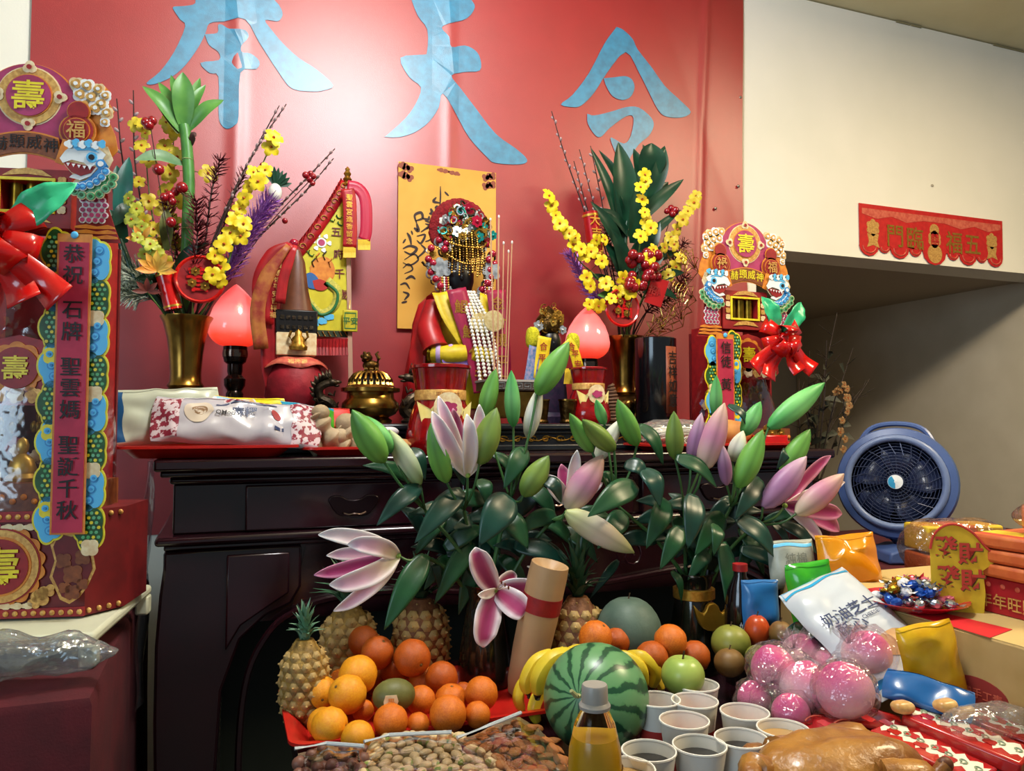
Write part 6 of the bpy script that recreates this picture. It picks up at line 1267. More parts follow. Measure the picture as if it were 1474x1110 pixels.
PILE = [(457, 1052, 27, 1.205, 'y'), (508, 1056, 24, 1.205, 'y'), (447, 1040, 22, 1.26, 'y'), (562, 1038, 25, 1.23, 'o'), (602, 1043, 17, 1.25, 'o'), (645, 1028, 27, 1.26, 'o'), (687, 1029, 19, 1.28, 'o'), (522, 1023, 16, 1.31, 'o'),
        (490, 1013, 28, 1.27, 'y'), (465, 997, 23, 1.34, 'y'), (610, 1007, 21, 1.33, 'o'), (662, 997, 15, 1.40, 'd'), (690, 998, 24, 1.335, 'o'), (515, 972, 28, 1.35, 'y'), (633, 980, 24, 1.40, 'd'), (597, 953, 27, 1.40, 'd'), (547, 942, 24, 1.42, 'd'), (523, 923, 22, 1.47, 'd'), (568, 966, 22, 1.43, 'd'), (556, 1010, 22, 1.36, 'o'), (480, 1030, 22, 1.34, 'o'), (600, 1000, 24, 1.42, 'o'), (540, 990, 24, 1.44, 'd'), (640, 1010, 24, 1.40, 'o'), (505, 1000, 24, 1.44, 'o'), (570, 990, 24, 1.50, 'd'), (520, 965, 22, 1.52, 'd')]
balls = [[dep(x, y, d), r * d / 1108 * 1.0, k, i] for i, (x, y, r, d, k) in enumerate(PILE)]
kw = [dep(567, 1001, 1.285), .031, None, 0]; vd = _f.copy()
for it in range(120):                                    # let the pile settle: no fruit inside another or below the tray floor
    for i, A_ in enumerate(balls):
        for B_ in balls[i + 1:] + [kw]:
            d = A_[0] - B_[0]; g = A_[1] + B_[1] - d.length
            if g > 0:
                n = (d.normalized() * .55 + vd * (1 if d.dot(vd) > 0 else -1) * .45).normalized(); wa = .1 if A_[3] < 19 else .9
                wa = wa / (wa + (.1 if B_[3] < 19 else .9)) if B_[2] else 1
                A_[0] += n * g * wa * .6; B_[0] -= n * g * (1 - wa) * .6
        A_[0].z = max(A_[0].z, ZL + .006 + A_[1]); A_[0].x = max(A_[0].x, .115 + .02 + A_[1])
for c_, r_, k, i in balls:
    orange(c_, r_, k, {'y': 'yellow-skinned orange in the pile on the red tray', 'o': 'bright orange in the pile on the red tray', 'd': 'deep orange fruit higher on the red tray pile'}[k], (rr.uniform(0, 3), rr.uniform(0, 3), rr.uniform(0, 6)), {'y': 'yellow oranges', 'o': 'bright oranges', 'd': 'deep oranges'}[k])
p = dep(567, 1001, 1.285); t = thing('kiwi_fruit', 'olive green kiwi with a small sticker among the oranges', 'kiwi', p - Vector((0, 0, .026)))
MB().ell((0, 0, .026), (.036, .028, .027), nu=20, nv=14).obj('skin', M('kiwi_skin', '5a5a2a', .5, col2='6a6834', vs=40, bump=.1, bs=500), t)
st = MB().prism([(-.011, -.009), (.009, -.009), (.012, 0), (.009, .010), (-.009, .010), (-.012, 0)], .0008, X=T3(-.011, -.0305, .027) @ Matrix.Rotation(R(-10), 4, 'Z')).obj('sticker', m_cream, t)
MB().text('果', .012, m_orange, T3(-.011, -.0315, .027) @ Matrix.Rotation(R(-10), 4, 'Z'), .01).obj('sticker_mark', None, st)
# ---- pineapples
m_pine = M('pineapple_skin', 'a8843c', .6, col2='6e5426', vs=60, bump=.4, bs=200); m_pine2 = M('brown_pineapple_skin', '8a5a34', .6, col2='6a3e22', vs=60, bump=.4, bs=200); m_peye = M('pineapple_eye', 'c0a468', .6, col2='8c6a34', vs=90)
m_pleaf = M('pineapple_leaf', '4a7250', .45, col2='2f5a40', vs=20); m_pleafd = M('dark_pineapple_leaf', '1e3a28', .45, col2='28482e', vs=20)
def pineapple(px, py, w, hbody, hcrown, label, m=m_pine, ml=m_pleaf, spread=.5, tilt=0):
    b = onz(px, py, ZL); s = mpp(b); t = thing('pineapple', label, 'pineapple', b); r = w / 2 * s; H = hbody * s
    def rad(z): u = z / H; return r * (max(0, 1 - abs(2 * u - .92) ** 3.2) ** .5) if 0 < u < 1 else r * .3
    prof = [(r * .45, .001)] + [(rad(H * i / 10) * .96, H * i / 10) for i in range(1, 10)] + [(r * .35, H)]
    bd = MB().lathe(prof, 22).obj('body', m, t)
    ey = MB(); ey.lathe([(1, -.1), (.75, .25), (.25, .42), (.12, .7), (0, .75)], 6); ey.mats = [m_peye]; me = ey.mesh('eye'); nr = 9
    for j in range(nr):
        z = H * (.08 + .86 * j / (nr - 1)); q = rad(z)
        n = max(6, int(13 * q / r))
        for i in range(n):
            a = 2 * math.pi * (i + .5 * (j % 2)) / n
            if math.sin(a - .3) > .35: continue
            o = inst('eye', me, bd, (q * .93 * math.cos(a), q * .93 * math.sin(a), z), Vector((math.cos(a), math.sin(a), (z / H - .5) * .9)).to_track_quat('Z', 'Y').to_euler(), r * .22)
    hc = hcrown * s; c = Vector((0, 0, H))
    for i in range(30):
        u = i / 30; a = i * 2.4; out = hc * spread * (1.0 - .72 * u); up = hc * (.25 + .75 * u); d = Vector((math.cos(a), math.sin(a), 0))
        MB().blade(smooth_path([c + d * r * .15 * (1 - u), c + d * out * .45 + Vector((0, 0, up * .62)), c + d * out + Vector((0, 0, up * (1 if u > .4 else .8)))], 4), lambda q: r * .20 * max(.04, 1 - q ** 1.5), (d * -1 + Vector((0, 0, .3))), None, cup=.4, nx=2).obj('crown_leaf', ml, t)
    return t
pineapple(437, 1040, 72, 118, 60, 'small golden pineapple standing at the tray corner', m_pine, M('pale_pineapple_leaf', '7fa68a', .45, col2='4f7a5c', vs=20), .5)
pineapple(500, 990, 84, 118, 84, 'pineapple with a dark spreading crown behind the oranges', m_pine, m_pleaf, .75)
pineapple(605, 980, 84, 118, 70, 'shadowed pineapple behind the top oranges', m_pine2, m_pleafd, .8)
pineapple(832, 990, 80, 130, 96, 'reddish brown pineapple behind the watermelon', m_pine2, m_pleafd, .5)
# ---- watermelon
def melon_mat():
    m = bpy.data.materials.new('watermelon_rind'); m.use_nodes = True; nt = m.node_tree; b = nt.nodes['Principled BSDF']; N = nt.nodes.new; L = nt.links.new; b.inputs['Roughness'].default_value = .32
    tc = N('ShaderNodeTexCoord'); sp = N('ShaderNodeSeparateXYZ'); at2 = N('ShaderNodeMath'); at2.operation = 'ARCTAN2'; L(tc.outputs['Object'], sp.inputs[0]); L(sp.outputs['Y'], at2.inputs[0]); L(sp.outputs['X'], at2.inputs[1])
    no = N('ShaderNodeTexNoise'); no.inputs['Scale'].default_value = 38; no.inputs['Detail'].default_value = 4; L(tc.outputs['Object'], no.inputs[0])
    ma = N('ShaderNodeMath'); ma.operation = 'MULTIPLY_ADD'; ma.inputs[1].default_value = 14; L(at2.outputs[0], ma.inputs[0])
    mu = N('ShaderNodeMath'); mu.operation = 'MULTIPLY'; mu.inputs[1].default_value = 6.5; L(no.outputs['Fac'], mu.inputs[0]); L(mu.outputs[0], ma.inputs[2])
    si = N('ShaderNodeMath'); si.operation = 'SINE'; L(ma.outputs[0], si.inputs[0])
    r = N('ShaderNodeValToRGB'); L(si.outputs[0], r.inputs[0]); e = r.color_ramp.elements; e[0].position = .0; e[0].color = hexc('5f9060'); e[1].position = .74; e[1].color = hexc('1e4a30')
    q = e.new(.5); q.color = hexc('4f8454'); q = e.new(.62); q.color = hexc('2c5c38'); L(r.outputs[0], b.inputs['Base Color']); return m
p = dep(858, 1005, 1.232); t = thing('watermelon', 'round green striped watermelon in front of the bananas', 'watermelon', Vector((p.x, p.y, ZL)))
ax = (_r * -.42 + _u * .36 - _f * .83).normalized(); rw = .0845
w = MB().lathe([(rw * math.sin(math.pi * i / 18) * 1.0 if 0 < i < 18 else 0, -rw * math.cos(math.pi * i / 18) * .97) for i in range(19)], 36).obj('rind', melon_mat(), t, (0, 0, rw * .995), ax.to_track_quat('Z', 'Y').to_euler())
MB().tube([ax * rw * .95 + Vector((0, 0, rw)), ax * rw * 1.08 + Vector((0, 0, rw)), ax * rw * 1.14 + Vector((-.006, 0, rw + .008))], [.005, .003], 7).obj('stem_end', M('dry_stem', '9a9a68', .7), t)
# ---- bananas
m_ban_ = M('banana_skin', 'dcc030', .42, col2='c9ac26', vs=20); m_btip = M('banana_tip', '3a3018', .7)
def banana(pts, r, d, label):
    P = [dep(x, y, d + dd) for x, y, dd in pts]; b = min(P, key=lambda v: v.z).copy(); b.z -= r * d / 1108; t = thing('banana', label, 'banana', b, 0, 'bananas around the watermelon'); q = smooth_path([v - b for v in P], 6); n = len(q); rad = [r * d / 1108 * (max(.0, math.sin(math.pi * (.1 + .8 * i / (n - 1)))) ** .45) for i in range(n)]
    MB().tube(q, rad, 5).obj('skin', m_ban_, t, sub=1)
    e = (q[-1] - q[-2]).normalized(); MB().tube([q[-1] - e * .002, q[-1] + e * .009], [rad[-1] * .7, rad[-1] * .35], 6).obj('tip', m_btip, t)
    e = (q[0] - q[1]).normalized(); MB().tube([q[0] - e * .002, q[0] + e * .016], [rad[0] * .6, rad[0] * .4], 6).obj('stalk', m_ban_, t)
G = 'ripe yellow banana curving around the back of the watermelon'
for pts, r in ((((828, 940, .02), (796, 948, .0), (776, 975, -.01), (774, 1000, -.01)), 17), (((800, 938, .05), (772, 952, .03), (757, 980, .02), (760, 998, .02)), 14), (((768, 968, .05), (752, 985, .05), (746, 1006, .04), (752, 1024, .04)), 12), (((790, 985, .02), (776, 1000, .01), (768, 1022, .0), (774, 1040, .0)), 13), (((850, 938, .05), (830, 936, .04), (806, 946, .04)), 11)):
    banana(pts, r, 1.33, 'yellow banana on the pineapple side of the watermelon')
for pts, r in ((((876, 946, .02), (900, 946, .01), (922, 962, .0), (928, 988, .0)), 13), (((896, 944, .04), (924, 946, .02), (944, 966, .02), (938, 990, .02)), 13), (((920, 960, .05), (942, 974, .05), (954, 994, .04)), 10)):
    banana(pts, r, 1.33, 'yellow banana on the apple side of the watermelon')
# ---- other fruit
def round_fruit(name, label, cat, px, py, d, rx, rz, m, stem=None, dim=0, group=None):
    p = dep(px, py, d); s = d / 1108; t = thing(name, label, cat, p - Vector((0, 0, rz * s)), 0, group)
    n = 16; prof = []
    for i in range(n + 1):
        a = math.pi * i / n; z = -math.cos(a); r = math.sin(a); z -= dim * math.exp(-(r / .3) ** 2) * (1 if z > 0 else 0); prof.append((max(0, r) * rx * s if 0 < i < n else 0, z * rz * s))
    MB().lathe(prof, 26, X=T3(0, 0, rz * s)).obj('skin', m, t)
    if stem: MB().tube([(0, 0, rz * s * (2 - dim * 1.1)), (.003, 0, rz * s * 2.0 + .006)], .0018, 6).obj('stem', M('fruit_stem', '4a3420', .7), t)
    return t
orange(dep(857, 918, 1.40), 24.5 * 1.4 / 1108, 'o', 'bright orange resting on the bananas before the brown pineapple', (.5, .4, 0)); orange(dep(888, 923, 1.45), 20 * 1.45 / 1108, 'd', 'orange tucked between melon and another orange', (2, 1, 0)); orange(dep(938, 947, 1.37), 24 * 1.37 / 1108, 'd', 'dull orange resting between banana and green apple', (1, 2, 1)); orange(dep(965, 923, 1.40), 24 * 1.4 / 1108, 'o', 'bright orange on top beside the gold ingot vase', (1, .5, 2))
round_fruit('grey_melon', 'large dusty grey-green melon behind the oranges', 'melon', 905, 913, 1.50, 48, 54, M('melon_skin', '55685c', .55, col2='465a4e', vs=25, bump=.1, bs=200), 1, .06)
round_fruit('green_apple', 'green apple beside the paper cups', 'apple', 983, 972, 1.30, 31, 29, M('green_apple_skin', '9fb45a', .3, col2='8ca64a', vs=14), 1, .22)
round_fruit('green_mango', 'yellow-green mango behind the gold ingot vase', 'mango', 1052, 926, 1.46, 28, 26, M('mango_skin', '8a8a3a', .4, col2='747a30', vs=18), 1, .05)
round_fruit('brown_pear', 'brown pear leaning by the dark vase', 'pear', 1050, 954, 1.40, 22, 20, M('pear_skin', '7a5a2c', .5, col2='6a4a24', vs=30), 1, .05)
round_fruit('persimmon', 'orange red persimmon beside the blue snack bag', 'persimmon', 1090, 908, 1.48, 18, 23, M('persimmon_skin', 'c04a1e', .3, col2='a83c18', vs=14), 1, .05)
round_fruit('brown_pear', 'brown round pear half under the green bag', 'pear', 1124, 912, 1.46, 17, 18, MATS['pear_skin'], 1, .05)
round_fruit('green_guava', 'small green guava below the persimmon', 'guava', 1092, 946, 1.40, 19, 17, MATS['mango_skin'], None, .05)
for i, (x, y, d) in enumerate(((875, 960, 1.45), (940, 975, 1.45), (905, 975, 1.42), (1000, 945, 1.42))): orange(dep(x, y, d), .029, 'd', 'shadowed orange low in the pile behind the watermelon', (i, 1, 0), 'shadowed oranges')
# ---- cream bottle with red band
b = onz(750, 1000, ZL); top = dep(792, 812, 1.47); t = thing('cream_bottle', 'cream vessel with red band and painted lily leaning by the pineapple', 'bottle', b); d = top - b; L = d.length; X = align(d); s = mpp(b)
MB().lathe([(0, .004), (20 * s, .004), (24 * s, L * .10), (27 * s, L * .35), (28 * s, L * .58), (28 * s, L * .75), (28 * s, L * .92), (27 * s, L), (24 * s, L), (0, L * .90)], 28, X=X).obj('body', M('cream_ceramic', 'b8966c', .45, col2='aa8660', vs=9), t)
MB().lathe([(28.3 * s, L * .77), (28.3 * s, L * .65), (28.8 * s, L * .65), (28.8 * s, L * .77)], 28, X=X).obj('red_band', m_redp, t)
for i, (a, z, l, rot) in enumerate(((245, .86, .05, 40), (270, .90, .06, -20), (285, .84, .05, 100), (240, .45, .06, 30))):
    c = X @ Vector((27 * s * math.cos(R(a)), 27 * s * math.sin(R(a)), L * z)); nn = (X.to_3x3() @ Vector((math.cos(R(a)), math.sin(R(a)), 0))); e = Vector((math.cos(R(rot)), 0, math.sin(R(rot)))); e = (e - nn * e.dot(nn)).normalized()
    MB().blade([c - e * l * .5 + nn * .001, c + nn * .004, c + e * l * .5 + nn * .001], [.001, .008, .001], nn, nx=2).obj('painted_petal', m_pearl if i < 3 else M('rose_glaze', 'a8485a', .4), t)
# ---- nuts in clear bags
m_pis = M('pistachio_shell', 'd0bc94', .5, col2='b89c6c', vs=60); m_pisg = M('pistachio_kernel', '7a8a3a', .6); m_alm = M('almond_skin', 'a8662e', .55, col2='87501f', vs=90, bump=.3, bs=300); m_mac = M('brown_nut_shell', '7a5040', .5, col2='5e3a2e', vs=60)
pm = MB(); pm.lathe([(0, -1), (.42, -.86), (.68, -.4), (.72, .05), (.55, .55), (.25, .9), (0, 1)], 12, sy=.85); pm.mats = [m_pis]; pis_me = pm.mesh('shell')
pk = MB(); pk.ell((.30, 0, .22), (.42, .5, .7), nu=9, nv=6); pk.mats = [m_pisg]; pisk_me = pk.mesh('kernel')
am_ = MB(); am_.lathe([(0, -1), (.5, -.72), (.68, -.25), (.6, .25), (.32, .7), (0, 1)], 12, sy=.6); am_.mats = [m_alm]; alm_me = am_.mesh('almond')
mm_ = MB(); mm_.ell((0, 0, 0), (.95, .95, 1), nu=12, nv=8); mm_.mats = [m_mac]; mac_me = mm_.mesh('nut')
def inside(x, y, poly):
    c = False
    for (x1, y1), (x2, y2) in zip(poly, poly[1:] + poly[:1]):
        if (y1 > y) != (y2 > y) and x < (x2 - x1) * (y - y1) / (y2 - y1) + x1: c = not c
    return c
def nuts(name, cat, label, group, poly, gap, zf, me, size, seed, kern=None):
    rr = random.Random(seed); pts = []; xs = [p[0] for p in poly]; ys = [p[1] for p in poly]
    for k in range(6000):
        x, y = rr.uniform(min(xs), max(xs)), rr.uniform(min(ys), max(ys))
        if inside(x, y, poly) and all((x - a) ** 2 + ((y - c) * 1.5) ** 2 > gap * gap for a, c in pts): pts.append((x, y))
    out = []
    for lay in (0, 1):
        for x, y in pts:
            z = zf(x, y) - lay * size * 1.1; p = onz(x + lay * gap * .5, y, z); p.z = z
            o = bpy.data.objects.new(name, me); sc.collection.objects.link(o); tag(o, label if lay == 0 else label, cat, group)
            o.location = p; o.rotation_euler = (R(90) + rr.uniform(-.35, .35), rr.uniform(-.3, .3), rr.uniform(0, 6.3)); o.scale = (size * rr.uniform(.85, 1.1),) * 3
            if kern and rr.random() < .5: inst('kernel', kern, o, (0, 0, 0))
            out.append(p)
    return out
def film_over(name, label, poly, zf, pad=.014, zip_=None, m=m_acryl):
    """clear pouch: one film sheet above the nuts and one below"""
    cx = sum(p[0] for p in poly) / len(poly); cy = sum(p[1] for p in poly) / len(poly); b = onz(cx, cy, zf(cx, cy)); b.z = ZL + .003
    t = thing(name, label, 'bag', b)
    n = len(poly); K = 6; vs = []; fs = []
    from mathutils import noise
    for j in range(K + 1):
        u = 1 - j / K
        for i in range(n * 4):
            a, c = poly[i // 4], poly[(i // 4 + 1) % n]; f = (i % 4) / 4; x, y = a[0] + (c[0] - a[0]) * f, a[1] + (c[1] - a[1]) * f; x, y = cx + (x - cx) * u * 1.06, cy + (y - cy) * u * 1.06
            z = zf(x, y) + pad * (1 - u ** 4) + .0; p = onz(x, y, z); p.z = z + .004 * noise.noise(Vector((x * .05, y * .05, 3))); vs.append(p - b)
    N_ = n * 4
    for j in range(K): fs += [(j * N_ + i, j * N_ + (i + 1) % N_, (j + 1) * N_ + (i + 1) % N_, (j + 1) * N_ + i) for i in range(N_)]
    MB().add(vs, fs).obj('film', m, t)
    MB().add([v + Vector((0, 0, 0)) for v in vs[:N_]] + [Vector((0, 0, .001))], [(i, (i + 1) % N_, N_) for i in range(N_)]).obj('bag_back', M('nut_bag_back', '8a7a60', .5), t)
    if zip_:
        q = []
        for x, y in zip_: z = zf(x, y) + .012; p = onz(x, y, z); p.z = z; q.append(p - b)
        MB().tube(q, .0028, 6).obj('zip_strip', M('zip_plastic', 'c9d0d4', .2, trans=.3), t)
zfa = lambda x, y: ZL + .052 + max(0, (1060 - y)) * .0002
P1 = [(542, 1064), (600, 1056), (655, 1058), (690, 1076), (722, 1104), (740, 1125), (520, 1125), (528, 1092)]
nuts('pistachio', 'pistachio', 'open-shelled pistachio in the clear bag before the oranges', 'pistachios in a clear bag', P1, 13, zfa, pis_me, .0105, 3, pisk_me)
film_over('nut_bag', 'clear zip bag full of pale pistachios', P1, zfa, .016, [(524, 1068), (560, 1058), (650, 1054)])
P2 = [(672, 1066), (715, 1046), (748, 1034), (775, 1052), (800, 1080), (818, 1112), (820, 1125), (745, 1125), (715, 1094)]
nuts('almond', 'almond', 'brown almond in the clear bag near the watermelon', 'almonds in a clear bag', P2, 16, lambda x, y: zfa(x, y) + .004, alm_me, .0135, 4)
film_over('nut_bag', 'clear zip bag full of brown almonds', P2, lambda x, y: zfa(x, y) + .004, .016, [(658, 1062), (705, 1044), (750, 1026)])
P3 = [(432, 1086), (470, 1076), (522, 1078), (524, 1100), (516, 1125), (428, 1125)]
nuts('brown_nut', 'nut', 'round brown nut in the clear bag at the tray corner', 'brown nuts in a clear bag', P3, 17, zfa, mac_me, .0095, 5)
film_over('nut_bag', 'clear zip bag of round brown nuts below the red tray', P3, zfa, .018, [(424, 1078), (470, 1070), (524, 1074)])
# ---- paper cups
m_cupw = M('white_paper', 'e2ded4', .55); m_cupr = M('red_cup_print', 'b0342c', .5); m_tea = M('dark_tea', '120c0a', .05, coat=.6); m_tea2 = M('amber_tea', 'b0884a', .05, coat=.6)
cups = [(1003, 985, 'e'), (1000, 1008, 'e'), (985, 1036, 'e'), (946, 1006, 'e'), (934, 1080, 't'), (1007, 1072, 't'), (1067, 1062, 't'), (1072, 1024, 'e'), (1127, 1048, 'a'), (902, 1106, 'a')]
clab = {'e': 'empty white paper cup with red band in the cup cluster', 't': 'white paper cup filled with dark tea', 'a': 'white paper cup of pale amber drink'}
for i, (x, y, k) in enumerate(cups):
    p = onz(x, y, ZL + .086); p.z = ZL; lab = clab[k]
    lab = {0: 'empty white paper cup touching the green apple', 1: 'empty white paper cup in the middle of the empty cups', 2: 'empty white paper cup right behind two cups of dark tea', 7: 'empty white paper cup beside the magenta buns', 4: 'paper cup of dark tea next to the juice bottle', 5: 'paper cup of dark tea behind the white paper twist', 6: 'paper cup of dark tea next to the roast chicken'}.get(i, lab)
    if i == 3: lab = 'white paper cup partly hidden behind the watermelon'
    if i == 8: lab = 'white paper cup of amber drink beside the roast chicken'
    if i == 9: lab = 'white paper cup of amber drink beside the juice bottle'
    t = thing('paper_cup', lab, 'cup', p, 0, 'paper cups of drinks')
    MB().lathe([(.0245, .001), (.027, .02), (.0305, .045)], 28).obj('lower_wall', m_cupr, t)
    MB().lathe([(.0305, .045), (.0355, .084)], 28, cap=False).obj('upper_wall', m_cupw, t)
    MB().lathe([(.0345, .083), (.024, .006), (0, .005)], 28, cap=False).obj('inner_wall', m_cupw, t)
    MB().lathe([(.0345, .0838), (.0358, .083), (.0372, .0845), (.0368, .0865), (.0352, .0868), (.0345, .0855), (.0345, .0838)], 28).obj('rolled_rim', m_cupw, t)
    if k != 'e': MB().prism(circ(0, 0, .0326 if k == 'a' else .0320, 24), .001, X=T3(0, 0, .073 if k == 'a' else .069) @ Matrix.Rotation(R(-90), 4, 'X')).obj('drink', m_tea if k == 't' else m_tea2, t)
# ---- juice bottle
b = dep(856, 1000, .92); b.z = ZL; t = thing('juice_bottle', 'clear juice bottle of yellow drink with black and red label', 'bottle', b); h = dep(856, 985, .92).z - ZL; k = h / .21
prof = [(0, .002), (.030, .002), (.033, .010), (.033, .10 * k), (.031, .135 * k), (.024, .165 * k), (.0165, .18 * k)]
MB().lathe(prof + [(.0145, .184 * k), (.0145, .19 * k)], 28).obj('bottle_shell', M('clear_pet', 'f4f4ee', .04, trans=1, ior=1.2), t)
MB().lathe([(0, .004), (.029, .004), (.0315, .011), (.0315, .10 * k), (.0295, .134 * k), (.025, .150 * k), (0, .150 * k)], 28).obj('juice', M('yellow_juice', 'c99a18', .2, col2='b8860f', vs=14), t)
MB().lathe([(.0185, .182 * k), (.019, .186 * k), (.017, .189 * k), (.016, .190 * k), (.0155, .208 * k), (.0145, .21 * k), (0, .21 * k)], 24).obj('cap', M('frosted_cap', 'b0aaa2', .35, trans=.3), t)
MB().lathe([(.0334, .02), (.0336, .115 * k)], 30, a0=180, a1=355).obj('label', M('orange_juice_label', 'e0b03a', .4, col2='d49a28', vs=20), t)
ad = R(-78)
MB().prism(lobes(0, 0, .024, 2, .12), .0012, X=T3(.012, -.0355, .072) @ Matrix.Rotation(R(14), 4, 'Z')).obj('apple_print', M('apple_red_print', 'a8281c', .4), t)
bl = MB().prism([(-.013, -.012), (.013, -.015), (.013, .012), (.005, .008), (-.013, .014)], .001, X=T3(.014, -.0375, .108) @ Matrix.Rotation(R(14), 4, 'Z')).obj('brand_flag', M('black_label', '141414', .4), t)
MB().text('Minute\nMaid', .0095, m_whitep, T3(.014, -.0385, .107) @ Matrix.Rotation(R(14), 4, 'Z'), .01).obj('brand_lettering', None, bl)
MB().tube([(-.022, -.026, .05), (-.020, -.027, .09), (-.017, -.0265, .12)], .0008, 4).obj('label_edge', m_brownp, t)
# ---- roast chicken
m_chk = M('roast_skin', 'a8742e', .38, col2='7c4a1c', vs=16, bump=.5, bs=90, coat=.2)
b = onz(1205, 1128, ZL + .05); b.z = ZL + .012; t = thing('roast_chicken', 'golden brown roast chicken lying at the table front', 'chicken', b, R(-8))
from mathutils import noise as _nz
def chk(u, v):
    th = 2 * math.pi * u; ph = math.pi * (v - .5); x = .115 * math.cos(ph) * math.cos(th); y = .07 * math.cos(ph) * math.sin(th); z = .052 * math.sin(ph)
    x *= 1 + .12 * math.sin(ph); f = 1 + .10 * math.exp(-((x - .07) / .04) ** 2 - ((y + .03) / .03) ** 2) * (z > -.02) - .10 * math.exp(-(y / .012) ** 2) * (z > 0) * (x > -.05)
    p = Vector((x * f, y * f, z * f)); return p + _nz.noise_vector(p * 30) * .004 + _nz.noise_vector(p * 90) * .0012
MB().grid(lambda u, v: chk(u % 1, v), 48, 28).obj('body', m_chk, t, (0, 0, .052))
for sy in (-1, 1):
    MB().tube(smooth_path([(.02, sy * .05, .062), (.07, sy * .062, .064), (.10, sy * .05, .052), (.125, sy * .046, .068)], 6), [.026, .024, .020, .014, .010, .011], 12).obj('leg', m_chk, t)
    MB().tube(smooth_path([(-.06, sy * .055, .065), (-.02, sy * .075, .055), (-.055, sy * .085, .05), (-.09, sy * .075, .055)], 5), [.017, .014, .012, .008], 10).obj('wing', m_chk, t)
    MB().ell((.126, sy * .046, .070), (.011, .009, .010)).obj('leg_end', M('dark_roast', '5a3018', .5), t)
MB().tube(smooth_path([(-.10, 0, .06), (-.13, -.01, .07), (-.135, -.04, .06), (-.11, -.07, .055)], 5), [.022, .016, .014, .016], 10).obj('neck', m_chk, t)
dsh = tray_mesh(.16, .105, .014, .02, .06).obj('foil_dish', M('foil_dish', '9c9c98', .3, .9), t, (0, 0, -.0115), solid=.001)
b = onz(1015, 1104, ZL + .03); b.z = ZL; t = thing('paper_twist', 'crumpled white paper twist in front of the tea cups', 'napkin', b); sack('paper', M('tissue_white', 'd9d6d0', .8), t, (.026, .02, .022), (0, 0, .022), 8, .008); MB().blade([(0, 0, .036), (.006, -.004, .05), (.016, -.004, .058)], [.006, .009, .012], (0, -1, 0), nx=3, ruf=.3).obj('twist_end', MATS['tissue_white'], t)
# ================================================================ cardboard box and the things on and before it
BX, BZ = 1.096, 1.02
m_card = M('brown_cardboard', 'b3945e', .8, col2='a88850', vs=14); m_card2 = M('kraft_flap', 'c0a468', .8)
bx = thing('cardboard_box', 'large brown cardboard box with a dark red oval stamp on its side', 'box', (BX, -1.45, ZL + .001)); h = BZ - ZL - .001
MB().box((.21, 0, h / 2), (.42, .86, h)).obj('box_body', m_card, bx, bev=.002)
MB().box((.105, 0, h + .001), (.205, .855, .002)).obj('top_flap', m_card2, bx); MB().box((.315, 0, h + .001), (.205, .855, .002)).obj('top_flap', m_card2, bx)
d_ = ray(1408, 998); p = CAM + d_ * ((BX - CAM.x) / d_.x); p = p - bx.location
sx = Matrix.Rotation(R(-90), 4, 'Z')
st = MB().prism(circ(0, 0, .050, 28, .024), .001, X=T3(p.x - .0012, p.y, p.z) @ sx).obj('stamp', M('stamp_red', '8a2a24', .7), bx)
MB().text('台灣手工素', .017, m_pink, T3(p.x - .0014, p.y, p.z) @ sx, .01).obj('stamp_lettering', None, st)
q = [onz(x, y, BZ + .003) for x, y in ((1287, 877), (1320, 873), (1457, 906), (1425, 918))]; c = sum(q, Vector()) / 4
t = thing('red_paper', 'flat red paper strip lying on the cardboard box', 'paper', (c.x, c.y, BZ + .0025)); 
MB().add([v - c + Vector((0, 0, .0006)) for v in q] + [v - c for v in q], [(0, 1, 2, 3), (7, 6, 5, 4), (0, 4, 5, 1), (1, 5, 6, 2), (2, 6, 7, 3), (3, 7, 4, 0)]).obj('sheet', M('bright_red_paper', 'c8202a', .5), t)
# ---- candy plate
c = onz(1316, 868, BZ + .012); b = Vector((c.x, c.y, BZ + .0025)); t = thing('candy_plate', 'round red plate heaped with foil wrapped candies', 'plate', b)
MB().lathe([(0, .001), (.05, .001), (.055, .004), (.078, .014), (.086, .017), (.087, .019), (.078, .017), (.054, .007), (0, .006)], 36).obj('dish', M('red_melamine', 'b8182c', .25, coat=.3), t)
cc = [M('candy_silver', 'c0c4c8', .18, .9), M('candy_blue', '1f4fa8', .2, .4), M('candy_pink', 'd06a7a', .25, .3), M('candy_gold', 'c8982c', .2, .9), M('candy_red', 'b8202c', .22, .3), M('candy_white', 'dcdce0', .3)]
cn = ('silver foil', 'blue foil', 'pink foil', 'gold foil', 'red foil', 'white paper'); rr = random.Random(31); cme = []
for m in cc:
    mb = MB(); mb.ell((0, 0, 0), (.011, .0085, .0085), nu=9, nv=6)
    for sg in (-1, 1): mb.blade([(sg * .009, 0, 0), (sg * .014, 0, .001), (sg * .021, 0, 0)], [.002, .005, .009], (0, 0, 1), nx=4, ruf=.5)
    mb.mats = [m]; cme.append(mb.mesh('candy', False))
for i in range(52):
    k = (0, 1, 2, 3, 0, 4, 5, 0)[i % 8]; a = i * 2.4; r = .066 * math.sqrt((i % 26) / 26); lay = i // 26; r *= 1 - .35 * lay; z = .019 + .016 * lay + (.010 if r < .03 else 0)
    o = bpy.data.objects.new('wrapped_candy', cme[k]); sc.collection.objects.link(o); tag(o, cn[k] + ' wrapped candy on the red plate', 'candy', cn[k] + ' candies'); o.location = b + Vector((r * math.cos(a), r * math.sin(a), z)); o.rotation_euler = (rr.uniform(-.5, .5), rr.uniform(-.5, .5), rr.uniform(0, 6))
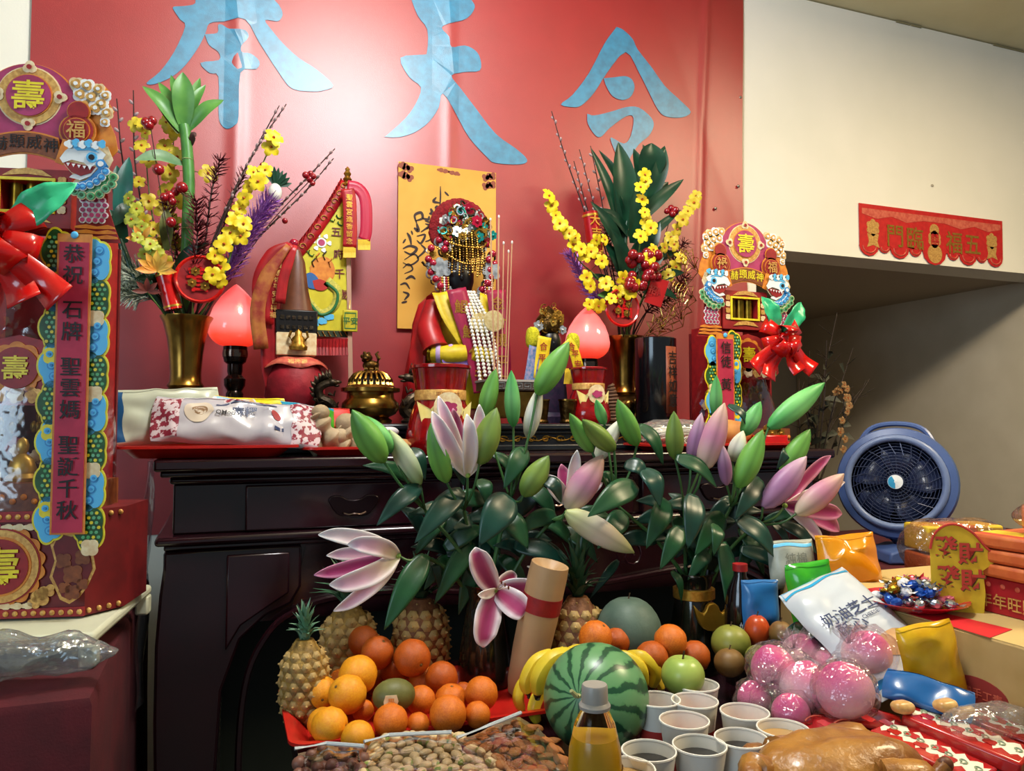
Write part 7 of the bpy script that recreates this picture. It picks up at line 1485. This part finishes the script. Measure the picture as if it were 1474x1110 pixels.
# ---- soft bags
def pillow(name, label, cat, c, ux, uy, w, l, th, m, seed=1, amp=.004, prints=(), group=None, nrm=None, mcap=None):
    """sealed snack bag: long axis uy, width axis ux, thickness along their normal"""
    ux = Vector(ux).normalized(); uy = Vector(uy); uy = (uy - ux * uy.dot(ux)).normalized(); n = ux.cross(uy)
    if n.dot(CAM - c) < 0: n = -n
    t = thing(name, label, cat, c, 0, group); from mathutils import noise
    def surf(sg):
        def f(u, v):
            a, b_ = 2 * u - 1, 2 * v - 1; k = max(0, 1 - a ** 4) ** .8 * max(0, 1 - b_ ** 4) ** .6
            p = ux * (a * w / 2 * (1 - .04 * abs(b_) ** 3)) + uy * (b_ * l / 2) + n * (sg * th / 2 * k); return p + noise.noise_vector(p * 26 + Vector((seed, 0, seed))) * amp * (.4 + k) + n * sg * .0004
        return f
    MB().grid(surf(1), 22, 28).obj('front_film', m, t); MB().grid(surf(-1), 14, 18).obj('back_film', m, t)
    f = surf(1)
    for sg in (0, 1):
        v0, v1 = (0, .05) if sg == 0 else (.95, 1); MB().grid(lambda u, v: f(u, v0 + (v1 - v0) * v) + n * .0012, 26, 3).obj('seal_strip', mcap or m, t)
    def put(u, v): return f(u, v) + n * .0016
    Xf = Matrix((ux, -n, uy)).transposed().to_4x4()
    for it in prints:
        if it[0] == 't': MB().text(it[1], it[4], it[5], T3(put(it[2], it[3]) + n * .001) @ Xf, .012).obj('lettering', None, t)
        elif it[0] == 'g':
            _, u0, u1, v0, v1, mm = it; MB().grid(lambda u, v: f(u0 + (u1 - u0) * u, v0 + (v1 - v0) * v) + n * .0010, 16, 12).obj('printed_panel', mm, t)
        elif it[0] == 'c': MB().grid(lambda u, v: f(it[1] + it[3] * v * math.cos(6.2832 * u), it[2] + it[4] * v * math.sin(6.2832 * u)) + n * .0014, 22, 4).obj('printed_spot', it[5], t)
    return t
m_bagw = M('white_snack_film', 'c2c8ce', .25, coat=.3); m_navy = M('navy_print', '24345c', .4); m_cyan = M('cyan_print', '2a9ac8', .3)
m_grn = M('green_snack_film', '3fae2c', .22, coat=.4, col2='2c9020', vs=20); m_ylw = M('yellow_snack_film', 'dcae1c', .22, coat=.4, col2='c8920f', vs=18); m_tan = M('biscuit_print', 'c8a070', .5, col2='b88a58', vs=60)
A, B = dep(1190, 838, 1.40), dep(1292, 985, 1.22); c = (A + B) / 2
pillow('snack_bag', 'white snack bag with navy lettering leaning before the cardboard box', 'snack bag', c, dep(1290, 880, 1.30) - dep(1190, 930, 1.26), A - B, .15, (A - B).length * 1.10, .045, m_bagw, 3, .006,
    [('t', '奶油芝士', .48, .60, .028, m_navy), ('t', '酥心', .36, .48, .028, m_navy), ('t', 'CHEESE', .62, .53, .010, m_navy), ('c', .62, .26, .22, .10, m_tan), ('g', .02, .98, .93, 1, m_cyan), ('g', .03, .97, .03, .10, M('blue_wave_print', '1f6fae', .3))])
pillow('snack_bag', 'bright green snack bag slumped behind the white one', 'snack bag', dep(1172, 872, 1.42), dep(1200, 870, 1.42) - dep(1130, 880, 1.42), Vector((-.15, .1, 1)), .085, .16, .035, m_grn, 5, .008)
t = thing('leafy_pouch', 'dark green translucent pouch below the green snack bag', 'pouch', dep(1165, 935, 1.36)); sack('pouch_film', M('dark_green_film', '12331c', .2, coat=.4), t, (.04, .03, .05), (0, 0, .0), 12, .008)
pillow('snack_bag', 'golden orange foil snack bag with folded top beside the fan', 'snack bag', dep(1222, 812, 1.60), dep(1262, 812, 1.6) - dep(1182, 820, 1.6), Vector((.1, .1, 1)), .125, .12, .05, M('gold_orange_film', 'e0951a', .2, coat=.5, col2='d07e10', vs=12), 7, .012)
pillow('snack_bag', 'yellow foil bag wedged against the cardboard box', 'snack bag', dep(1340, 950, 1.20), dep(1385, 945, 1.2) - dep(1300, 960, 1.20), Vector((.0, .1, 1)), .09, .11, .03, m_ylw, 9, .008)
pillow('snack_bag', 'blue bag corner under the white snack bag', 'snack bag', dep(1335, 1000, 1.14), dep(1375, 1010, 1.10) - dep(1290, 985, 1.14), Vector((0, .6, .4)), .12, .05, .02, M('blue_snack_film', '1a5a98', .25, coat=.4), 11, .005)
pillow('snack_bag', 'small blue snack bag beside the persimmon', 'snack bag', dep(1094, 868, 1.52), Vector((1, -.3, 0)), Vector((0, .1, 1)), .075, .09, .03, M('sky_snack_film', '2a6aa8', .25, coat=.4), 13, .005)
pillow('tissue_pack', 'pale translucent packet with grey print behind the lily leaves', 'packet', dep(1140, 812, 1.62), Vector((1, -.3, .05)), Vector((0, .15, 1)), .10, .10, .045, M('pale_packet', 'b4b8ac', .3, col2='989c90', vs=40), 17, .004, [('t', '純棉', .5, .62, .024, M('grey_print', '7a8078', .5)), ('g', .08, .92, .86, .93, m_sky)])
b = dep(1066, 880, 1.56); b.z = ZL; t = thing('soda_bottle', 'dark brown drink bottle with white lettering behind the fruit', 'bottle', b); H = dep(1066, 812, 1.56).z - ZL
MB().lathe([(0, .001), (.030, .001), (.032, .01), (.032, H * .62), (.026, H * .78), (.013, H * .9), (.013, H * .96)], 24).obj('bottle_body', M('cola_dark', '120a0a', .1, coat=.5), t); MB().lathe([(.015, H * .94), (.015, H), (0, H)], 20).obj('cap', m_redp, t)
MB().text('奶茶', .02, m_whitep, T3(-.006, -.0335, H * .5) @ Matrix.Rotation(R(-12), 4, 'Z'), .01).obj('lettering', None, t)
# ---- peach buns in clear bags
BUNS = []
def bun(px, py, r, d, tint, label):
    p = dep(px, py, d); s = d / 1108 * r; t = thing('peach_bun', label, 'bun', p - Vector((0, 0, s * .8)), 0, 'pink peach buns')
    w_, k_ = hexc('ecd0d0'), hexc('d8488c'); n = 14; mb = MB(); prof = [(s * math.sin(math.pi * i / n) ** .85 * (1 - .18 * i / n) if 0 < i < n else 0, s * (-.8 * math.cos(math.pi * i / n) + (.22 * (i / n) ** 6))) for i in range(n + 1)]
    cols = [lerp3(w_, k_, min(1, max(0, (i / n - (1 - tint)) / max(.05, tint) * 1.3))) for i in range(n + 1)]
    mb.lathe(prof, 22, X=T3(0, 0, s * .8) @ Matrix.Rotation(rr.uniform(-.5, .5), 4, 'Y') @ Matrix.Rotation(rr.uniform(-.2, .6), 4, 'X'), col=cols).obj('dough', attrmat('bun_dough', .6, sss=.1), t)
    return p, s
for x, y, r, d, ti, lab in ((1113, 962, 35, 1.27, .95, 'magenta peach bun in the clear bag beside the paper cups'), (1155, 942, 33, 1.34, .35, 'pale peach bun at the top of the clear bag'), (1248, 945, 40, 1.26, .45, 'pale pink peach bun against the white snack bag'), (1216, 994, 44, 1.16, .65, 'big rose-tipped peach bun above the red packets'), (1158, 988, 38, 1.22, .55, 'pink peach bun in the middle of the clear bag'), (1202, 960, 34, 1.30, .6, 'pink peach bun between two paler buns'), (1085, 1005, 26, 1.26, .95, 'low magenta peach bun behind a paper cup'), (1138, 1026, 30, 1.18, .95, 'flattened magenta peach bun under the clear bag')):
    BUNS.append(bun(x, y, r, d, ti, lab))
m_bunf = film('bun_bag_film', 'faf4f8', .07, .09, .03, 1.0, 60)
def hull_bag(label, balls, seed, pad=.003):
    """clear bag drawn tight around the buns: radius in each direction is the farthest bun surface"""
    C = sum((p for p, s in balls), Vector()) / len(balls); t = thing('bun_bag', label, 'bag', C)
    from mathutils import noise
    def f(u, v):
        th = 6.28318 * (u % 1); ph = math.pi * (v - .5); d = Vector((math.cos(ph) * math.cos(th), math.cos(ph) * math.sin(th), math.sin(ph))); R0 = .03
        for p, s in balls:
            o = p - C; bq = d.dot(o); disc = bq * bq - o.length_squared + (s * 1.03) ** 2
            if disc > 0: R0 = max(R0, bq + math.sqrt(disc))
        q = d * (R0 + pad); q += d * .005 * noise.noise(q * 60 + Vector((seed, 0, 0))) + noise.noise_vector(q * 70 + Vector((0, seed, 0))) * .004
        q.z = max(q.z, ZL + .002 - C.z); return q
    MB().grid(f, 64, 40).obj('bag_film', m_bunf, t); kp = f(.1, .97) * .98
    for k in range(7): a_ = k * .9; MB().blade([kp, kp + Vector((math.cos(a_) * .012, math.sin(a_) * .008, .014)), kp + Vector((math.cos(a_) * .028, math.sin(a_) * .016, .028))], [.003, .009, .013], (0, -1, .2), nx=4, ruf=.4).obj('bag_frill', m_bunf, t)
hull_bag('clear knotted bag around the magenta buns', [BUNS[i] for i in (0, 1, 4)], 3)
hull_bag('clear crinkled bag around the rose-tipped buns', [BUNS[i] for i in (2, 3, 5)], 8)
hull_bag('clear bag around the low magenta buns behind the cups', [BUNS[i] for i in (6, 7)], 12)
# ---- red packets of joss paper at the front
m_jred = M('red_gloss_wrap', 'b8201c', .25, coat=.4, col2='a01614', vs=16); m_lace = M('white_lace_print', 'e2d8c4', .5)
def joss(a, b_, wpx, d0, d1, label, seed):
    A, B = dep(*a, d0), dep(*b_, d1); c = (A + B) / 2; uy = B - A; L = uy.length; e = uy.normalized(); side = e.cross(Vector((0, 0, 1))).normalized(); w = wpx * .00108
    t = thing('joss_packet', label, 'packet', c - Vector((0, 0, .012)), 0, 'red joss paper packets'); X = Matrix((side, e, side.cross(e))).transposed().to_4x4(); X.translation = Vector((0, 0, .012))
    MB().box((0, 0, 0), (w, L, .022), X=X).obj('wrap', m_jred, t, bev=.004)
    rr2 = random.Random(seed); z = .0112
    pts = []; n = 22
    for i in range(n + 1): pts.append((-.28 * w + .10 * w * math.sin(i * 1.9) + (.0 if i % 2 else -.03 * w), (i / n - .5) * L * .94))
    for i in range(n + 1): pts.append((.18 * w + .10 * w * math.sin(i * 2.3) + (.05 * w if i % 2 else 0), (.5 - i / n) * L * .94))
    MB().prism([(x, y) for x, y in pts], .0006, X=X @ T3(0, 0, z) @ Matrix.Rotation(R(-90), 4, 'X') @ Matrix.Diagonal((1, 1, -1, 1))).obj('lace_print', m_lace, t)
    for i in range(7):
        y = (i / 6 - .5) * L * .8; MB().tube([X @ Vector(((-.05 * w) + .10 * w * (1 - k / 14) * math.cos(k * .6), y + .10 * w * (1 - k / 14) * math.sin(k * .6), z + .001)) for k in range(12)], .0011, 4).obj('cloud_line', M('grey_green_line', '8a9a7c', .5), t)
        MB().prism(lobes(.1 * w * (-1) ** i, y + .03, .007, 4, .4), .0008, X=X @ T3(0, 0, z + .001) @ Matrix.Rotation(R(-90), 4, 'X') @ Matrix.Diagonal((1, 1, -1, 1))).obj('flower_print', m_jred, t)
joss((1205, 1060), (1330, 1130), 62, 1.08, .98, 'red wrapped packet with white lace print beside the roast chicken', 1)
joss((1268, 1052), (1420, 1128), 66, 1.10, .99, 'red wrapped packet with white lace print in the middle of the stack', 2)
joss((1310, 1030), (1480, 1100), 66, 1.13, 1.02, 'red wrapped packet with white lace print next to the clear tray', 3)
joss((1355, 1020), (1510, 1078), 50, 1.18, 1.07, 'red wrapped packet with white lace print against the cardboard box', 4)
for i, (x, y, d, lab) in enumerate(((1215, 1052, 1.13, 'red fortune envelope with looped print nearest the buns'), (1255, 1036, 1.155, 'red fortune envelope with looped print under the snack bag'), (1175, 1046, 1.16, 'crumpled red candy wrapper bag beside the amber drink'))):
    t = pillow('red_envelope', lab, 'packet', dep(x, y, d), dep(x + 60, y + 14, d - .02) - dep(x, y, d), Vector((0, 1, .12)), .085, .07, .014, m_jred, 40 + i, .004)
    MB().tube([Vector((-.01 + .016 * math.cos(a * .5), -.006, .0105 + .006 * math.sin(a * .5) + .003)) for a in range(13)], .0012, 4).obj('loop_print', m_pink, t)
t = thing('clear_tray', 'clump of clear plastic wrap beside the stamped box', 'wrap', dep(1420, 1040, 1.09)); sack('wrap_film', film('wrap_film_m', 'f4f4f4', .12, .1, .08, 1, 60), t, (.07, .03, .022), (0, 0, .0), 51, .008)
for i, (x, y) in enumerate(((1300, 1018), (1360, 1016), (1385, 1024))): t = thing('tan_sweet', 'small tan wrapped sweet on the red packets', 'candy', dep(x, y, 1.11), 0, 'tan wrapped sweets'); sack('wrapper', M('tan_wrapper', 'b8884a', .3, col2='d8b070', vs=60), t, (.018, .012, .009), (0, 0, 0), 60 + i, .003, nu=14, nv=10)
# ---- gold paper stacks with display card on the box
m_jy = M('joss_yellow', 'd8b82c', .6, col2='c8a41c', vs=30); m_jr = M('joss_red', 'b8382c', .6); m_jo = M('joss_orange', 'c86a34', .55, col2='b85628', vs=40)
b = onz(1470, 908, BZ + .003); b = Vector((b.x + .105, b.y, BZ + .0025)); t = thing('gold_paper_carton', 'red carton with dotted edge and gold lettering on the cardboard box', 'carton', b, R(0))
MB().box((.06, .07, .03), (.20, .15, .06)).obj('carton_body', M('crimson_card', '9c1620', .5), t, bev=.002)
for i in range(6): MB().ell((-.0405, .0 + i * .026, .048), (.001, .0045, .0045), nu=8, nv=6).obj('dot', m_pink, t)
MB().text('年年旺財', .026, m_goldp, T3(-.0412, .07, .022) @ sx, .01).obj('lettering', None, t)
for i in range(8): MB().ell((-.02 + i * .024, -.006, .048), (.0045, .001, .0045), nu=8, nv=6).obj('dot', m_pink, t)
MB().text('旺財進寶', .03, m_goldp, T3(.06, -.0062, .022), .01).obj('lettering', None, t)
zc = .0635
for i in range(3):
    r_ = thing('gold_paper_bundle', ('lowest', 'middle', 'topmost')[i] + ' bundle of yellow and orange joss paper in the stack', 'paper bundle', b + Vector((.05, .075, .0615 + i * .0245)), R(3 * i - 3), 'joss paper bundles')
    MB().box((0, 0, .012), (.20, .12, .023)).obj('sheets', m_jo, r_, bev=.006); MB().box((-.05, 0, .012), (.05, .122, .0242)).obj('yellow_wrap', m_jy, r_, bev=.006); MB().box((-.085, 0, .012), (.02, .1215, .0236)).obj('red_wrap', m_jr, r_, bev=.006)
p = onz(1378, 880, BZ + .003); t = thing('display_card', 'yellow arched display card with red characters beside the joss paper', 'card', (p.x, p.y, BZ + .0025), R(-38)); s = mpp(p)
out = [(-32, 0), (34, 0), (34, 60), (60, 78), (40, 92), (24, 112), (4, 124), (-14, 122), (-28, 108), (-33, 88)]; MB().prism([(q_.x * s, q_.y * s) for q_ in smooth_path([Vector((a, c_, 0)) for a, c_ in out], 2)], .003).obj('card', m_jy, t)
MB().tube([Vector((q_.x * s, -.001, q_.y * s)) for q_ in smooth_path([Vector((a, c_, 0)) for a, c_ in out[3:]], 3)], .0022, 5).obj('card_edge', m_jr, t)
for i, (x, z) in enumerate(((-14, 92), (18, 84), (-12, 50), (20, 46))): MB().text('發財發財'[i], 32 * s, m_jr, T3(x * s, -.002, z * s), .03).obj('character', None, t); MB().text('發財發財'[i], 32 * s, M('olive_print', '5a5a20', .5), T3((x + 1.2) * s, -.0012, (z - 1.5) * s), .03).obj('character_shadow_print', None, t)
b = dep(1440, 790, 1.42); z0 = BZ + .0025 + .0615 + 3 * .0245 + .002
t = thing('wrapped_offering', 'clear wrapped orange paper bundle piled on the joss paper', 'package', Vector((b.x + .04, -1.44, z0)), R(4)); sack('clear_wrap', film('orange_wrap', 'fbe8d8', .12, .1, .02, 1, 50), t, (.12, .065, .030), (0, 0, .030), 71, .006); 
for i in range(4): MB().box((-.065 + i * .043, 0, .026), (.040, .095, .044)).obj('paper_bundle', m_jo if i % 2 else M('joss_peach', 'd88a5a', .6), t, bev=.006)
t = thing('wrapped_offering', 'clear wrapped gold paper bundle on a red cloth behind the display card', 'package', Vector((1.60 + .09, -.90, .956)), R(-14)); sack('clear_wrap', MATS['orange_wrap'], t, (.14, .065, .075), (.04, 0, .076), 73, .008)
for j in range(2):
    for i in range(3): MB().box((-.035 + i * .07, 0, .036 + j * .07), (.065, .095, .064)).obj('paper_bundle', m_jy if (i + j) % 2 else m_jo, t, bev=.006)
# ================================================================ fan on the side table
m_fb = M('blue_plastic', '4a5f92', .35, col2='43588a', vs=10); m_fd = M('dark_blue_plastic', '1a2038', .35); m_fw = M('fan_wire', '39425e', .4, .3)
b = Vector((1.80, -.64, .956)); t = thing('desk_fan', 'round blue plastic desk fan standing on the red cloth', 'fan', b, 0)
fc = dep(1290, 695, (b - CAM).dot(_f)) - b; face = (CAM - (b + fc)); face.z = .25; face = (face.normalized() + Vector((-.10, 0, .05))).normalized(); X = T3(fc) @ align(face); q = (b + fc - CAM).dot(_f) / 1108; r = 80 * q
def torus(mb, r0, r1, z, X, n=44): mb.lathe([(r0 + r1 * math.cos(a), z + r1 * math.sin(a)) for a in [2 * math.pi * i / 10 for i in range(10)]] + [(r0 + r1, z)], n, X=X)
mb = MB(); mb.lathe([(r * .80, .012), (r * .86, .02), (r * .97, .014), (r, 0), (r * .97, -.02), (r * .86, -.028), (r * .80, -.02), (r * .80, .012)], 52, X=X).obj('outer_ring', m_fb, t)
mb = MB(); torus(mb, r * .79, .010, .022, X); mb.obj('front_rim', M('pale_blue_plastic', '6a7aa0', .35), t)
MB().lathe([(r * .80, .0), (r * .76, -.05), (r * .5, -.075), (0, -.08)], 40, X=X, cap=False).obj('drum', m_fd, t)
for k in range(11): mb = MB(); torus(mb, r * (.20 + .055 * k), .0011, .026 - .00012 * k * k, X, 36); mb.obj('grille_ring', m_fw, t)
for k in range(24): a = k * math.pi / 12; MB().tube([X @ Vector((r * .12 * math.cos(a), r * .12 * math.sin(a), .028)), X @ Vector((r * .5 * math.cos(a + .25), r * .5 * math.sin(a + .25), .026)), X @ Vector((r * .79 * math.cos(a + .45), r * .79 * math.sin(a + .45), .016))], .0013, 4).obj('grille_spoke', m_fw, t)
for k in range(5): a = k * 1.2566; MB().blade([X @ Vector((r * .12 * math.cos(a), r * .12 * math.sin(a), -.02)), X @ Vector((r * .45 * math.cos(a + .2), r * .45 * math.sin(a + .2), -.012)), X @ Vector((r * .70 * math.cos(a + .3), r * .70 * math.sin(a + .3), -.02))], [.02, .05, .045], face + Vector((.3, 0, .3)), nx=4).obj('fan_blade', M('fan_blade_blue', '2a3252', .3), t, solid=.002)
hb = MB().lathe([(0, .036), (r * .13, .034), (r * .155, .026), (r * .155, .018)], 28, X=X).obj('hub', m_fw, t)
MB().lathe([(0, .0375), (r * .125, .0355)], 28, X=X).obj('hub_label', m_whitep, hb); MB().lathe([(r * .02, .0382), (r * .118, .0365)], 20, X=X, a0=120, a1=270).obj('hub_swoosh', m_cyan, hb)
MB().tube(smooth_path([X @ Vector((-r * .7, r * .5, -.01)), X @ Vector((-r * .45, r * .98, -.03)), X @ Vector((0, r * 1.10, -.035)), X @ Vector((r * .45, r * .98, -.03)), X @ Vector((r * .7, r * .5, -.01))], 6), .008, 8).obj('carry_handle', m_fb, t)
MB().prism([(-.10, 0), (.10, 0), (.095, .030), (.05, .045), (-.05, .045), (-.095, .030)], .13, X=T3(.015, -.105, .001) @ Matrix.Rotation(R(-20), 4, 'Z')).obj('base', m_fb, t, bev=.006)
for k in range(5): MB().box((.004 + (-.035 + k * .018), -.112 - k * .0060, .030), (.012, .004, .012), X=None).obj('switch_key', M('pale_key', '8a98b8', .35), t)
MB().tube([Vector((.02, -.03, .04)), fc + Vector((0, .02, -r * .92))], .022, 12).obj('neck', m_fb, t)
# ================================================================ dried plant by the alcove
b = Vector((1.86, -.26, .956)); t = thing('dark_vase', 'dark vase standing in the shade beside the paper tower', 'vase', b)
MB().lathe([(0, .001), (.05, .001), (.06, .04), (.055, .12), (.04, .17), (.05, .2), (.045, .2), (.035, .16)], 24).obj('vase_body', M('dark_glaze', '2a1c16', .3), t)
V = b + Vector((0, 0, .2)); m_dry = M('dry_twig', '2c2018', .8); rr = random.Random(77)
for i in range(9):
    tip = [(1205, 450), (1165, 505), (1178, 540), (1240, 560), (1150, 545), (1228, 500), (1190, 490), (1252, 545), (1160, 580)][i]
    t = thing('dry_branch', 'dark dry branch in the shaded vase beside the tower', 'branch', V, 0, 'dry branches in the dark vase'); q = VQ(V, *tip, rr.uniform(-.05, .08)); pts = smooth_path([Vector((0, 0, -.08)), q * .45 + Vector((rr.uniform(-.03, .03), 0, .02)), q], 7)
    MB().tube(pts, [.004, .0012], 6).obj('stem', m_dry, t)
    for k in range(7): j = 6 + k; pj = pts[min(j, len(pts) - 1)]; e = Vector((rr.uniform(-1, 1), rr.uniform(-.6, .4), rr.uniform(.2, 1))) * .06; MB().tube([pj, pj + e * .6, pj + e], [.0018, .0007], 4).obj('twig', m_dry, t)
    for k in range(6): pj = pts[rr.randint(5, len(pts) - 4)]; e = Vector((rr.uniform(-1, 1), rr.uniform(-.8, .2), rr.uniform(-.3, .8))) * .05; MB().blade([pj, pj + e * .6 + Vector((0, 0, .008)), pj + e], [.004, .012, .001], (0, -1, .3), nx=2).obj('dry_leaf', M('dry_leaf_green', '2c3020', .6, col2='3a3424', vs=30), t)
t = thing('dried_blossom_spray', 'tan dried blossom spray drooping from the dark vase', 'flower', V); pts = smooth_path([Vector((0, 0, -.08)), VQ(V, 1206, 560, -.08), VQ(V, 1215, 600, -.10), VQ(V, 1205, 655, -.11)], 6); MB().tube(pts, .002, 5).obj('stem', m_dry, t); me = fl_mesh(M('tan_blossom', '9a7448', .7, col2='7a5630', vs=40))
for k in range(16): pj = pts[6 + (k % (len(pts) - 7))]; inst('blossom', me, t, pj + Vector((rr.uniform(-.02, .02), -.01, rr.uniform(-.02, .02))), (0, rr.uniform(0, 6), rr.uniform(-.5, .5)), .013)
# ================================================================ trays and snacks on the altar edge
def alt_tray(name, label, x0, x1, y0, y1, m=m_tray, h=.026, z=ZT):
    t = thing(name, label, 'tray', ((x0 + x1) / 2, (y0 + y1) / 2, z)); tray_mesh((x1 - x0) / 2, (y1 - y0) / 2, h, .02, .03).obj('tray_shell', m, t, solid=.002); return t
ta = at(185, 655, -.655); tb = at(425, 655, -.655)
alt_tray('altar_tray', 'red plastic tray of snack bags at the altar corner', -.20, tb.x, -.668, -.52)
tb2 = at(430, 655, -.65); alt_tray('altar_tray', 'red plastic tray of ginger beside the snack bags', tb2.x - .005 + .02, tb2.x + .20, -.66, -.52, h=.02)
ZB = ZT + .005
pillow('snack_bag', 'white and blue snack bag at the far end of the altar tray', 'snack bag', Vector((-.115, -.585, 1.362)), Vector((1, .1, .05)), Vector((-.1, .3, 1)), .22, .12, .03, M('cream_snack_film', 'b4b8a4', .3, coat=.3), 21, .006, [('t', '凝萃', .6, .6, .022, m_black), ('t', '豆', .4, .55, .014, m_black), ('g', .0, .14, .02, .98, M('deep_blue_print', '1f4f7c', .35))])
pillow('snack_bag', 'yellow snack bag with round seal behind the white mochi bag', 'snack bag', Vector((.0, -.575, 1.362)), Vector((1, 0, -.02)), Vector((0, .4, 1)), .26, .09, .03, M('lemon_snack_film', 'dccf20', .25, coat=.4, col2='cfc014', vs=14), 23, .006, [('c', .14, .5, .06, .20, M('seal_ochre', 'a89a30', .5)), ('g', .30, .74, .55, .98, m_bagw), ('g', .44, .58, .60, .95, m_sky), ('g', .60, .72, .60, .95, M('tan_panel', 'c8a050', .4))])
mo = pillow('snack_bag', 'white and maroon mochi snack bag lying across the red tray', 'snack bag', Vector((.03, -.622, 1.347)), Vector((1, .0, -.06)), Vector((.05, .55, 1)), .34, .105, .045, M('white_mochi_film', 'b4b0b8', .2, coat=.5), 25, .009,
    [('g', .0, .16, .05, .95, M('maroon_pattern', '8a2a3c', .4, col2='d0c0c4', vs=90, lo=.48, hi=.52)), ('g', .82, 1, .05, .95, MATS['maroon_pattern']), ('g', .40, .70, .86, .97, MATS['maroon_pattern']), ('c', .27, .62, .09, .24, M('mochi_print', 'cfc0ac', .5)), ('c', .27, .66, .05, .12, M('mochi_brown', '8a6844', .5)), ('t', '麻糬', .52, .62, .026, m_navy), ('t', 'QMochi', .42, .55, .014, m_black), ('g', .36, .74, .80, .83, m_navy), ('c', .72, .60, .03, .11, m_redp), ('g', .70, .78, .28, .34, m_navy)])
pillow('snack_bag', 'small bright blue and green snack bag beside the flag jar', 'snack bag', Vector((.175, -.56, 1.352)), Vector((1, .2, -.15)), Vector((0, .3, 1)), .13, .075, .025, M('cyan_snack_film', '1f9ac0', .25, coat=.4), 27, .006, [('g', .70, 1, .1, .9, m_grn)])
m_ging = M('ginger_skin', 'b09a7c', .7, col2='96805f', vs=25, bump=.4, bs=90)
for i, (pts, r, lab) in enumerate(((((428, 628), (446, 618), (462, 632)), 15, 'short ginger knob beside the mochi bag'), (((452, 594), (462, 610), (478, 630), (500, 646)), 14, 'long ginger root lying across the red paper'), (((486, 612), (500, 625), (518, 640), (530, 650)), 17, 'thick ginger root sloping toward the lily buds'), (((440, 640), (462, 645), (480, 650)), 12, 'low ginger finger on the tray edge'))):
    P = [at(x, y, -.60 - .012 * (i == 1)) for x, y in pts]; b = P[0].copy(); b.z = ZT + .004; t = thing('ginger_root', lab, 'ginger', b); s = mpp(b) * r; q = smooth_path([p - b for p in P], 6); n = len(q)
    MB().tube(q, [s * (.75 + .25 * math.sin(k * 1.1 + i)) * 1.3 * (.55 if k in (0, n - 1) else 1) for k in range(n)], 12).obj('root', m_ging, t, sub=1)
    for k in (3, n - 5): MB().ell(q[k] + Vector((s * .3, -s * .25, s * .55)), (s * .95, s * .7, s * .85), nu=12, nv=8).obj('knob', m_ging, t)
pillow('red_envelope', 'red paper envelope lying behind the ginger', 'packet', Vector((at(478, 602, -.55).x, -.54, at(478, 602, -.55).z)), Vector((1, 0, -.03)), Vector((0, .5, 1)), .085, .05, .01, M('vermilion_paper', 'd02a20', .5), 29, .003)
t = thing('wrapped_towel', 'small white and red wrapped sweet beside the brass burner', 'packet', at(556, 622, -.56)); sack('wrap', M('white_wrap', 'd8d0d0', .4), t, (.03, .015, .012), (0, 0, 0), 91, .004)
c = at(575, 636, -.60); t = thing('tan_cracker', 'thin tan cracker packet before the red glass jar', 'packet', Vector((c.x, c.y, c.z))); MB().box((0, 0, 0), (.06, .03, .008)).obj('cracker', M('cracker_tan', 'b8824a', .6), t, (0, 0, 0), (R(20), R(8), 0), bev=.003)
# ---- noodle plate, bread plate and red tray towards the shorter tower
c = at(958, 640, -.58); pl = alt_tray('altar_tray', 'red plastic tray holding noodles and bread before the paper tower', c.x - .09, 1.50, -.665, -.515, h=.018)
t = thing('noodle_bundle', 'white bundle of dry noodles in clear wrap on the red tray', 'noodles', Vector((c.x + .02, -.595, ZT + .012))); rr = random.Random(5)
for i in range(46): 
    y = -.05 + .10 * rr.random(); z = .012 + .022 * rr.random(); MB().tube(smooth_path([(-.085, y, z), (-.03, y + .006 * rr.uniform(-1, 1), z + .012), (.03, y, z + .014), (.085, y + .01 * rr.uniform(-1, 1), z)], 4), .0026, 5).obj('noodle', M('noodle_white', 'ded8c8', .6), t)
for i in range(18): a = i * .7; MB().tube([Vector((.02 + .035 * math.cos(a + k * .5) * (1 - .02 * k), -.05 - .004 * (i % 3), .008 + .012 * math.sin(a + k * .5) + .006)) for k in range(10)], .0022, 5).obj('noodle', MATS['noodle_white'], t)
sack('wrap_film', film('noodle_wrap', 'f6f6f6', .10, .1, .10, 1, 40), t, (.10, .062, .032), (0, 0, .036), 95, .006)
c2 = at(1032, 600, -.60); t = thing('bread_loaf', 'golden brown bread loaf behind the lilac lily bud', 'bread', Vector((c2.x + .04, -.585, ZT + .01))); sack('crust', M('bread_crust', 'c88a48', .6, col2='b0703a', vs=20), t, (.075, .05, .036), (0, 0, .034), 97, .004, sq=.9)
t = thing('red_gift_bow', 'small red wrapped gift with gold flower under the shorter tower', 'gift', Vector((1.40, -.61, ZT + .008))); MB().box((0, 0, .016), (.10, .05, .03)).obj('gift_box', m_ribbon, t, bev=.004)
for k in range(5): inst('gold_flower', ros_me[m_goldm.name], t, (-.03 + k * .015, -.02, .036 + .012 * (k % 2)), (0, k, 0), .010)
# ---- plastic sheet hanging from the altar corner
b = Vector((-.139, -.60, .78)); t = thing('plastic_sheet', 'clear plastic sheet hanging down beside the altar table leg', 'plastic sheet', b)
MB().grid(lambda u, v: Vector((-.006 * math.sin(u * 9) - .012 * (1 - v) + .004 * math.sin(v * 14 + u * 5), -.07 + .16 * u, .49 * v)), 16, 20).obj('sheet', film('hanging_film', 'e8e8ee', .08, .12, .03, .7, 18), t)
